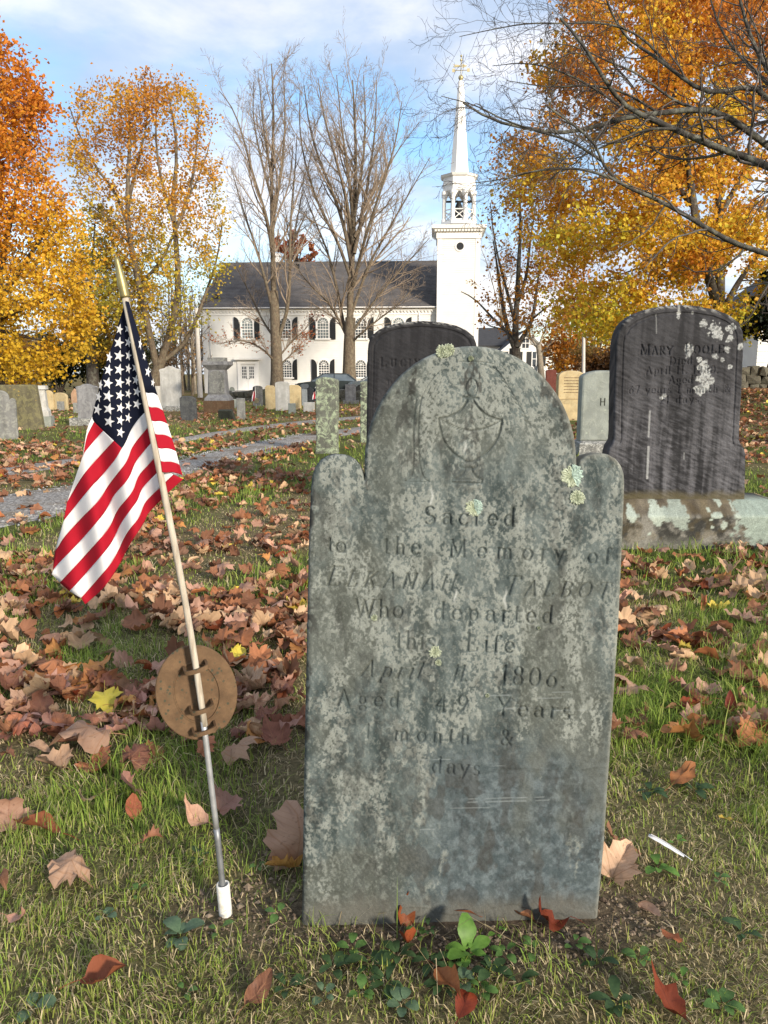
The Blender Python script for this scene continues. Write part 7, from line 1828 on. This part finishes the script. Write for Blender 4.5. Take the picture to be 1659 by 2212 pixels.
def leaf_mat(name, c, c2, vein, maple=True):
    n = NT(name, .6, .25); rn = n.rnd(); v = n.coord()
    k = n.ramp(n.noise(v, 2.2, 6, .65), [(.3, c), (.72, c2)])
    hs = n.N('ShaderNodeHueSaturation'); n.L(k, hs.inputs['Color']); n.val(hs.inputs['Value'], n.math('ADD', n.math('MULTIPLY', rn, .6), .7)); n.val(hs.inputs['Hue'], n.math('ADD', n.math('MULTIPLY', n.math('FRACT', n.math('MULTIPLY', rn, 7.3)), .03), .485))
    uvn = n.N('ShaderNodeUVMap'); sp = n.N('ShaderNodeSeparateXYZ'); n.L(uvn.outputs[0], sp.inputs[0]); X, Yv = sp.outputs[0], sp.outputs[1]
    best = None
    ang = [90, 128, 52, 160, 20] if maple else [90]
    for a in ang:
        ca, sa = math.cos(RAD(a)), math.sin(RAD(a)); cr = n.math('ABSOLUTE', n.math('SUBTRACT', n.math('MULTIPLY', X, sa), n.math('MULTIPLY', Yv, ca))); dt = n.math('ADD', n.math('MULTIPLY', X, ca), n.math('MULTIPLY', Yv, sa))
        g = n.math('MULTIPLY', n.math('GREATER_THAN', dt, 0.0), n.math('SUBTRACT', 1.0, n.math('MINIMUM', n.math('MULTIPLY', cr, 55.0), 1.0))); best = g if best is None else n.math('MAXIMUM', best, g)
    w = n.math('SINE', n.math('MULTIPLY', n.math('SUBTRACT', Yv, n.math('MULTIPLY', n.math('ABSOLUTE', X), .8)), 62.0)); best = n.math('MAXIMUM', best, n.math('MULTIPLY', n.math('GREATER_THAN', w, .93), .5))
    spot = n.ramp(n.noise(v, 9, 3, .6), [(.62, 0), (.70, .6)])
    cc = n.mix(n.math('MULTIPLY', best, .6), hs.outputs[0], vein); cc = n.mix(spot, cc, tuple(x * .4 for x in c)); n.color(cc); n.translucent(cc, .22); return n.m
LM_ = {'russet': leaf_mat('russet_leaf', (.27, .105, .05), (.42, .19, .095), (.20, .07, .03)), 'brown': leaf_mat('brown_leaf', (.16, .07, .04), (.30, .145, .085), (.36, .18, .09)),
       'tan': leaf_mat('tan_leaf', (.44, .28, .17), (.60, .41, .26), (.30, .15, .07)), 'rose': leaf_mat('rose_brown_leaf', (.36, .19, .135), (.50, .30, .22), (.26, .11, .07)),
       'orange': leaf_mat('orange_leaf', (.40, .17, .05), (.52, .27, .10), (.32, .11, .03)), 'yellow': leaf_mat('yellow_leaf', (.62, .47, .06), (.70, .55, .10), (.50, .38, .10)),
       'maroon': leaf_mat('dark_red_brown_leaf', (.13, .028, .012), (.24, .06, .02), (.09, .02, .01), False), 'chestnut': leaf_mat('chestnut_leaf', (.28, .095, .035), (.42, .17, .07), (.18, .06, .025), False)}
ORDER = list(LM_)
def lib(outl, kinds, cols, maple_scale, n=2):
    out = []
    for kd in kinds:
        for c in cols:
            for s in range(n): out.append((leaf_mesh(outl, kd, 17 * s + len(out) * 3 + 1, LM_[c], hole=(s == 1 and kd == 'dome' and outl is MAPLE)), kd, c))
    return out
LIB_M = lib(MAPLE, ('cup', 'dome', 'fold', 'curl', 'roll'), ('russet', 'brown', 'tan', 'rose'), 1, 1) + lib(MAPLE, ('flat', 'curl'), ('russet', 'orange', 'brown'), 1, 1)
LIB_O = lib(OVAL, ('fold', 'cup', 'roll', 'curl'), ('maroon', 'chestnut', 'brown', 'rose', 'tan'), 1, 1) + lib(OAK, ('fold', 'curl'), ('brown', 'tan'), 1, 1)
KW = {'flat': 'flat', 'cup': 'cupped', 'dome': 'domed', 'fold': 'folded', 'curl': 'curled', 'roll': 'rolled-up'}
CW = {'russet': 'russet', 'brown': 'dark brown', 'tan': 'tan', 'rose': 'rose-brown', 'orange': 'orange', 'yellow': 'yellow', 'maroon': 'dark reddish', 'chestnut': 'chestnut'}
def put_leaf(me, x, y, size, rz, tx=0.0, ty=0.0, dz=.012, label=None, group=None):
    o = bpy.data.objects.new('fallen_leaf', me); COL.objects.link(o); o.location = (x, y, float(gz(x, y)) + dz); o.rotation_euler = (tx, ty, rz); o.scale = (size, size, size)
    tag(o, label, 'leaf', group); return o
def density(x, y, px, py):
    d = 66 + 60 * fbm(x * .8, y * .8, 71, 3)
    d = d * sstep(1.85, 2.25, y) + 3.5 * (y < 1.9)
    if py > 1700: d *= .45
    if px > 1340: d *= .62
    d *= .35 + 1.35 * sstep(.3, .7, vnoise(np.array([x * 2.6]), np.array([y * 2.6]), 73)[0])
    if y > 4.6 and px > 480: d *= .7
    return d
def scatter_leaves():
    r = np.random.default_rng(91); rr = random.Random(5); named = []; PIPE = onground(487, 1974)
    GL = 'fallen leaves on the grass'
    def special(px, py, outl, kind, colr, size, rz, label, tx=0, ty=0, dz=.012, seed=3, hole=False):
        g = onground(px, py); put_leaf(leaf_mesh(outl, kind, seed, LM_[colr], hole=hole), g[0], g[1], size, rz, tx, ty, dz, label, GL); named.append((g[0], g[1], size * .55))
    special(232, 1535, MAPLE, 'flat', 'yellow', .098, 3.5, 'bright yellow maple leaf on the grass left of the bronze marker', -.55, .15, .03)
    special(512, 1425, MAPLE, 'curl', 'yellow', .07, .8, 'yellow leaf edge showing at the upper right of the bronze marker', .3, 0, .02)
    special(175, 1640, MAPLE, 'dome', 'tan', .15, 1.9, 'large holed tan maple leaf on top of the leaf heap at left', .28, .1, .028, 5, True)
    special(112, 1665, MAPLE, 'fold', 'tan', .10, 1.2, 'tan torn leaf at the left end of the leaf heap', .1, .1, .015, 6)
    special(215, 1665, MAPLE, 'cup', 'russet', .10, 4.0, 'russet curled leaf at the right end of the leaf heap', .2, .3, .012, 7)
    special(150, 1620, MAPLE, 'curl', 'brown', .10, 3.2, 'dark brown leaf under the back of the leaf heap', .1, .1, .008, 8)
    special(530, 1650, MAPLE, 'dome', 'tan', .125, 5.2, 'pale tan pointed maple leaf just right of the metal rod', .45, -.15, .03, 9)
    special(618, 1838, MAPLE, 'dome', 'tan', .155, .5, 'largest tan maple leaf propped against the left edge of the slate headstone', .95, .25, .035, 10)
    special(610, 1885, MAPLE, 'fold', 'orange', .075, 2.0, 'orange-brown leaf below the largest tan leaf, left of the slate', .3, .2, .012, 11)
    special(424, 1790, OVAL, 'cup', 'rose', .085, 1.1, 'pale oval leaf lying left of the grey rod', .3, .1, .02, 12)
    special(290, 1768, OVAL, 'flat', 'chestnut', .075, .2, 'single brown oval leaf alone on the grass, far left of the rod', .35, 0, .02, 13)
    special(222, 2140, OVAL, 'fold', 'chestnut', .085, 4.9, 'reddish brown leaf at the bottom left of the photo', .3, .2, .02, 14)
    special(875, 1990, OVAL, 'cup', 'maroon', .075, .3, 'glossy dark red leaf standing against the foot of the slate, left', 1.1, .1, .015, 15)
    special(880, 2050, OVAL, 'fold', 'maroon', .07, 3.0, 'dark red folded leaf below the standing one, left of the weeds', .8, .1, .012, 16)
    special(1010, 1985, OVAL, 'roll', 'chestnut', .085, 1.5, 'curled chestnut leaf behind the upright green leaf at the slate foot', .15, .1, .012, 17)
    special(1185, 2010, OVAL, 'cup', 'maroon', .08, 1.7, 'dark red cupped leaf against the right of the slate foot', .5, .1, .012, 18)
    special(1135, 1992, OVAL, 'fold', 'russet', .05, 1.2, 'small rusty leaf at the slate foot, left of the dark red cupped one', .2, .1, .01, 19)
    special(968, 2150, OVAL, 'fold', 'chestnut', .085, 3.6, 'long brown leaf among the weeds at bottom centre', .25, .2, .02, 20)
    special(1005, 2190, OVAL, 'curl', 'maroon', .07, 5.8, 'dark curled leaf at the bottom edge under the weeds', .4, .2, .02, 21)
    special(1340, 1885, MAPLE, 'fold', 'tan', .10, 5.6, 'tan leaf leaning at the right foot of the slate headstone', .7, .2, .02, 22)
    special(1322, 1850, MAPLE, 'cup', 'brown', .10, 1.2, 'dark brown curled leaf tucked behind the right foot of the slate', .9, .2, .02, 23)
    special(1472, 1702, OVAL, 'flat', 'orange', .10, 5.3, 'orange-brown pointed oval leaf on the grass right of the slate', .5, .1, .025, 24)
    special(1398, 1975, OVAL, 'roll', 'tan', .06, 3.7, 'small rolled tan leaf on the soil right of the slate', .1, .1, .01, 25)
    special(1470, 1610, MAPLE, 'fold', 'orange', .115, 1.4, 'folded orange-brown leaf heap right of the slate, nearest the middle', .2, .3, .02, 26)
    special(1370, 1525, OAK, 'dome', 'tan', .13, 4.6, 'pale lobed oak leaf close to the right edge of the slate', .35, .1, .02, 27)
    special(1600, 1350, MAPLE, 'flat', 'rose', .15, .9, 'big flat rose-brown leaf at the right, below the granite plinth', .2, .05, .02, 28)
    special(1435, 1305, MAPLE, 'dome', 'tan', .135, 2.4, 'large tan leaf right of the slate, below the granite plinth', .25, .05, .02, 29)
    special(1440, 2190, OVAL, 'cup', 'maroon', .09, .7, 'dark leaf at the bottom edge, right part', .3, .2, .02, 30)
    special(1450, 2050, OVAL, 'flat', 'chestnut', .045, .7, 'small brown round leaf low right on the worn grass', .2, .2, .02, 31)
    special(15, 1780, MAPLE, 'curl', 'rose', .11, .7, 'shrivelled grey-rose leaf at the left edge', .4, .2, .015, 32)
    special(90, 1800, OVAL, 'roll', 'chestnut', .14, 1.3, 'long rolled chestnut leaf near the left edge', .1, .1, .012, 33)
    special(1570, 1790, OVAL, 'flat', 'yellow', .04, 1.3, 'tiny yellow-green oval leaf at the right', .2, .1, .02, 34)
    # ordinary leaves: nearest as things of their own, the rest as one litter
    cand = []
    while len(cand) < 42000:
        y = 1.0 + 11.0 * r.random(); x = r.uniform(-1, 1) * (.53 * y + .25); px, py, zc = project([x, y, float(gz(x, y))])
        cand.append((x, y, float(px), float(py), r.random()))
    area = 2 * sum((.53 * y + .25) for y in np.linspace(1, 12, 200)) / 200 * 11
    rate = len(cand) / area
    near = []
    slate_r = lambda py: np.interp(py, [980, 2010], [1351, 1290]); slate_l = lambda py: np.interp(py, [980, 1975], [672, 652])
    for (x, y, px, py, q) in cand:
        if q > density(x, y, px, py) / rate: continue
        if py < 1975 and slate_l(py) + 4 < px < slate_r(py) - 4 and y > 1.3: continue
        if stone_block(np.array([x]), np.array([y]))[0]: continue
        if in_track(np.array([x]), np.array([y]), NEAR_TRACK)[0] and r.random() < .85: continue
        if abs(x - PIPE[0] - .01) < .12 and abs(y - PIPE[1]) < .14: continue
        if any((x - a) ** 2 + (y - b) ** 2 < (c * 1.35) ** 2 for a, b, c in named): continue
        near.append((y, x, px, py))
    near.sort()
    first = near[:262]; rest = near[262:]
    for (y, x, px, py) in first:
        if rr.random() < (.70 if y > 2.0 else .35): me, kd, c = LIB_M[rr.randrange(len(LIB_M))]; size = rr.uniform(.062, .108); w = 'maple leaf'
        else: me, kd, c = LIB_O[rr.randrange(len(LIB_O))]; size = rr.uniform(.05, .085); w = 'oval leaf'
        where = 'in front of the slate' if py > 1960 and 600 < px < 1330 else ('right of the slate' if px > 1300 else ('between flag pole and slate' if px > np.interp(py, [560, 1580, 1900], [255, 430, 480]) else 'left of the flag pole'))
        far = 'nearest strip' if y < 2.0 else ('near' if y < 2.4 else ('halfway' if y < 2.75 else 'farther off'))
        rz = rr.uniform(0, 6.28); tip = ('away', 'left', 'forward', 'right')[int((rz + .785) / 1.571) % 4]; put_leaf(me, x, y, size, rz, rr.gauss(0, .38), rr.gauss(0, .36), rr.uniform(.004, .035), f'{KW[kd]} {CW[c]} {w} pointing {tip}, {where}, {far}', GL)
    dup = {}
    for o in COL.objects:
        if o.get('group') == GL: dup.setdefault(o['label'], []).append(o)
    for lab, os_ in dup.items():
        if len(os_) < 2: continue
        os_.sort(key=lambda o: (o.location.x - PIPE[0]) ** 2 + (o.location.y - PIPE[1]) ** 2)
        for k, o in enumerate(os_): o['label'] = lab.replace(', farther off', ', far').replace(' pointing ', ' tip ') + ', ' + ['nearest', 'second', 'third', 'fourth', 'fifth', 'sixth'][min(k, 5)] + ' from pipe'
    # litter: same leaf meshes, joined
    Vs = []; Qs = []; Ts = []; UV = []; MI = []; n0 = 0; MT = []
    base = {}
    def geo(me):
        if me.name not in base:
            v = np.empty(len(me.vertices) * 3); me.vertices.foreach_get('co', v); v = v.reshape(-1, 3)
            n_ = (len(v) - 12 - 1) // 2
            base[me.name] = (v[:2 * n_ + 1], n_)
        return base[me.name]
    pal = {'russet': (.34, .14, .065), 'brown': (.22, .10, .055), 'tan': (.52, .34, .2), 'rose': (.43, .245, .17), 'orange': (.44, .20, .065), 'maroon': (.18, .045, .016), 'chestnut': (.35, .13, .05), 'yellow': (.62, .46, .08)}
    Cs = []
    def bulk(x, y, size, full):
        nonlocal n0
        me, kd, c = (LIB_M if rr.random() < .72 else LIB_O)[rr.randrange(24)]
        v, n_ = geo(me)
        a = rr.uniform(0, 6.28); M3 = np.array(Matrix.Rotation(a, 3, 'Z') @ Matrix.Rotation(rr.gauss(0, .3), 3, 'X') @ Matrix.Rotation(rr.gauss(0, .3), 3, 'Y'))
        if not full: idx = np.append(np.arange(0, n_, 3), 2 * n_); v = v[idx]; n_ = len(idx) - 1
        w = (v * size) @ M3.T + [x, y, float(gz(x, y)) + rr.uniform(.005, .03)]
        Vs.append(w); k = np.arange(n_); k1 = (k + 1) % n_
        if full: Qs.append(np.stack([n0 + k, n0 + k1, n0 + n_ + k1, n0 + n_ + k], 1)); Ts.append(np.stack([n0 + n_ + k, n0 + n_ + k1, np.full(n_, n0 + 2 * n_)], 1))
        else: Ts.append(np.stack([n0 + k, n0 + k1, np.full(n_, n0 + n_)], 1))
        n0 += len(v)
        col = pal['yellow'] if rr.random() < .03 else pal[c]; g = rr.uniform(.65, 1.3); Cs.append(np.array(col) * g * np.random.default_rng(n0).uniform(.8, 1.2, (len(v), 1)))
    for (y, x, px, py) in rest: bulk(x, y, rr.uniform(.072, .115), True)
    n = 0
    while n < 5600:
        y = 11.0 + 33 * r.random() ** 1.3; x = r.uniform(-1, 1) * (.53 * y + .5)
        if vnoise(np.array([x * .5]), np.array([y * .35]), 81)[0] < r.random() * .85 or (x < -1.6 - .1 * y and y < 17 and r.random() < .6): continue
        if (in_track(np.array([x]), np.array([y]), NEAR_TRACK)[0] or in_track(np.array([x]), np.array([y]), FAR_TRACK)[0]) and r.random() < .8: continue
        bulk(x, y, rr.uniform(.08, .13), False); n += 1
    n = 0
    while n < 2600:                                     # thick drift on the bank at the right
        y = r.uniform(11, 27); x = r.uniform(5.0, 14.5)
        if x > .55 * y + 1 : continue
        bulk(x, y, rr.uniform(.10, .15), False); n += 1
    m = NT('leaf_litter', .65, .2); a = m.attr(); m.color(a); m.translucent(a, .2)
    tag(mk('fallen_leaves', np.concatenate(Vs), [np.concatenate(Ts), np.concatenate(Qs)], m.m, smooth=True, cols=np.concatenate(Cs)), 'carpet of fallen brown and orange leaves over the churchyard', 'leaves', kind='stuff')
scatter_leaves()

# ------------------------------------------------------------------ low weeds and the feather
def weeds():
    r = random.Random(12)
    def wleaf(name, c, c2, wid, seed, n=7):
        rn = np.random.default_rng(seed); V = []; 
        for k in range(n + 1):
            t = k / n; w = wid * 1.25 * math.sin(math.pi * min(.985, max(.04, t * .90 + .05)) ** 1.15) ** .7 * (1 + rn.normal(0, .07)); z = .55 * t - .62 * t * t
            V += [(-w, t, z + .05 * w + .10 * w), (0, t, z), (w, t, z + .05 * w + .10 * w)]
        q = [(k * 3 + j, k * 3 + j + 1, k * 3 + 4 + j, k * 3 + 3 + j) for k in range(n) for j in range(2)]
        m = bpy.data.materials.get(name)
        if not m:
            k_ = NT(name, .5, .3); v = k_.coord(); cc = k_.ramp(k_.noise(v, 5, 4), [(.3, c), (.7, c2)]); k_.color(cc); k_.translucent(cc, .25); m = k_.m
        return meshdata('leaf_blade', V, [np.array(q)], m, smooth=True)
    kinds = [[wleaf('dark_weed_leaf', (.030, .060, .022), (.055, .10, .035), .20, s) for s in (1, 2)], [wleaf('green_weed_leaf', (.06, .12, .03), (.10, .19, .045), .27, s) for s in (3, 4)], [wleaf('bright_weed_leaf', (.08, .17, .025), (.13, .25, .045), .22, s) for s in (5, 6)], [wleaf('grey_green_weed_leaf', (.07, .12, .065), (.12, .18, .10), .34, s) for s in (7, 8)]]
    GW = 'broadleaf weeds in front of the slate headstone'
    def weed(px, py, kind, n, size, label, group=GW, lift=.35):
        g = onground(px, py); root = empty('weed_plant', g); tag(root, label, 'weed', group)
        a0 = r.uniform(0, 6.28)
        for k in range(n):
            o = bpy.data.objects.new('leaf', kinds[kind][k % 2]); COL.objects.link(o); o.parent = root
            a = a0 + k * 2.399 + r.gauss(0, .25); s = size * .72 * r.uniform(.6, 1.2); o.rotation_euler = (r.uniform(.0, lift), r.gauss(0, .15), a); o.scale = (s, s, s); o.location = (-math.sin(a) * .006, math.cos(a) * .006, .004 + .004 * k / n + r.uniform(0, .012))
        return root
    w = weed(1012, 2070, 2, 6, .062, 'bright green dandelion-like weed with one upright leaf at the slate foot', lift=.5)
    o = bpy.data.objects.new('leaf', wleaf('bright_weed_leaf', (.08, .17, .025), (.13, .25, .045), .23, 9)); COL.objects.link(o); o.parent = w; o.rotation_euler = (1.0, .1, .15); o.scale = (.062,) * 3; o.location = (-.003, .012, .01); o['label'] = 'tall upright pale green leaf'
    spots = [(930, 2090, 0, 8, .045), (985, 2085, 1, 6, .035), (905, 2030, 1, 5, .03), (860, 2075, 0, 7, .05), (800, 2090, 0, 7, .05), (760, 2060, 1, 5, .035), (835, 2130, 0, 8, .05), (955, 2140, 0, 7, .045), (1060, 2110, 0, 7, .045), (1090, 2070, 1, 5, .035), (1040, 2150, 1, 6, .04), (720, 2100, 0, 6, .045), (780, 2160, 1, 6, .035), (870, 2180, 3, 5, .035), (1000, 2130, 3, 6, .03), (1120, 2130, 0, 6, .04), (1150, 2060, 1, 4, .028), (700, 2160, 3, 4, .03), (925, 2020, 0, 5, .03), (1075, 2020, 2, 4, .026), (1240, 2050, 1, 5, .032), (1290, 2090, 0, 6, .04)]
    refs = [((1012, 2070), 'the bright upright-leaved weed'), ((880, 2050), 'the dark red folded leaf'), ((1185, 2010), 'the dark red cupped leaf'), ((968, 2150), 'the long brown leaf'), ((487, 1974), 'the plastic pipe')]
    seen = {}
    for (a, b, c, d, e) in spots:
        (ra, rb), rn = min(refs, key=lambda q: (q[0][0] - a) ** 2 + (q[0][1] - b) ** 2)
        side = ('behind ' if b < rb else 'in front of ') if abs(a - ra) < abs(b - rb) else ('left of ' if a < ra else 'right of ')
        lab = ['dark green', 'mid green', 'bright green', 'grey-green'][c] + ' rounded weed ' + side + rn; k = seen.get(lab, 0); seen[lab] = k + 1
        weed(a, b, c, d, e, lab + ['', ', second from it', ', third from it', ', fourth from it', ', fifth from it'][k])
    GS = 'small weeds scattered in the worn grass'
    for (a, b, c, d, e, lab) in ((300, 1935, 1, 4, .03, 'small weed left of the plastic pipe'), (390, 2030, 3, 7, .05, 'grey-green rosette weed below the plastic pipe'), (475, 2015, 1, 3, .03, 'pair of round green leaves just below the plastic pipe'), (560, 1880, 1, 3, .022, 'tiny seedling between pipe and slate'), (430, 1860, 0, 5, .04, 'dark weed left of the metal rod'), (600, 1985, 1, 3, .03, 'little green weed left of the slate foot'), (70, 2185, 3, 4, .05, 'grey-green pair of leaves at the bottom left corner'), (230, 1990, 3, 4, .03, 'pale weed in the grass at lower left'), (400, 2150, 1, 3, .03, 'small weed near the bottom, left of centre'), (1420, 1885, 2, 6, .055, 'bright green weed left of the white feather'), (1405, 1720, 0, 7, .055, 'dark long-leaved weed beside the orange-brown oval leaf'), (1500, 1715, 0, 5, .055, 'dark weed right of the orange-brown oval leaf'), (1350, 1870, 1, 3, .03, 'round green leaf at the right foot of the slate'), (1550, 1910, 1, 4, .03, 'small weed right of the white feather'), (1380, 2080, 1, 5, .035, 'green weed low right'), (1470, 2130, 2, 3, .03, 'bright small weed low right near the edge'), (1600, 2020, 0, 5, .04, 'dark weed at the right edge'), (1330, 2180, 0, 7, .05, 'dark weed at the bottom, right of centre'), (1560, 2180, 1, 5, .045, 'green weed at the bottom right corner'), (1460, 1830, 2, 3, .025, 'pale green leaf above the feather'), (620, 2140, 0, 6, .04, 'dark weed at the bottom, left of the long brown leaf'), (1290, 1700, 1, 4, .03, 'small weed by the right edge of the slate, midway')):
        weed(a, b, c, d, e, lab, GS)
    # white feather
    g = onground(1475, 1880); root = empty('feather', g); tag(root, 'white feather lying on the grass right of the slate headstone', 'feather')
    n = 16; V = []
    for k in range(n + 1):
        t = k / n; w = .0085 * math.sin(math.pi * min(1, .12 + t * .88)) ** .7 * (1 + .12 * math.sin(k * 5)); cx = .012 * math.sin(t * 2); V += [(cx - w * .7, t * .085, .004), (cx, t * .085, .007 + .004 * t), (cx + w, t * .085, .003)]
    q = [(k * 3 + j, k * 3 + j + 1, k * 3 + 4 + j, k * 3 + 3 + j) for k in range(n) for j in range(2)]
    M_F = plain('white_feather', (.80, .80, .80), .6, var=.06); o = mk('vane', V, [np.array(q)], M_F, root, smooth=True)
    m = MB(); m.tube([(.012 * math.sin(t * 2), t * .085, .008 + .004 * t) for t in np.linspace(-.22, .95, 12)], .0008, 5); m.build('quill', M_F, root)
    root.rotation_euler = (.15, .1, .95); root.location[2] += .03
weeds()
for _o in list(COL.objects):
    if _o.type == 'MESH' and not len(_o.data.polygons): bpy.data.objects.remove(_o)
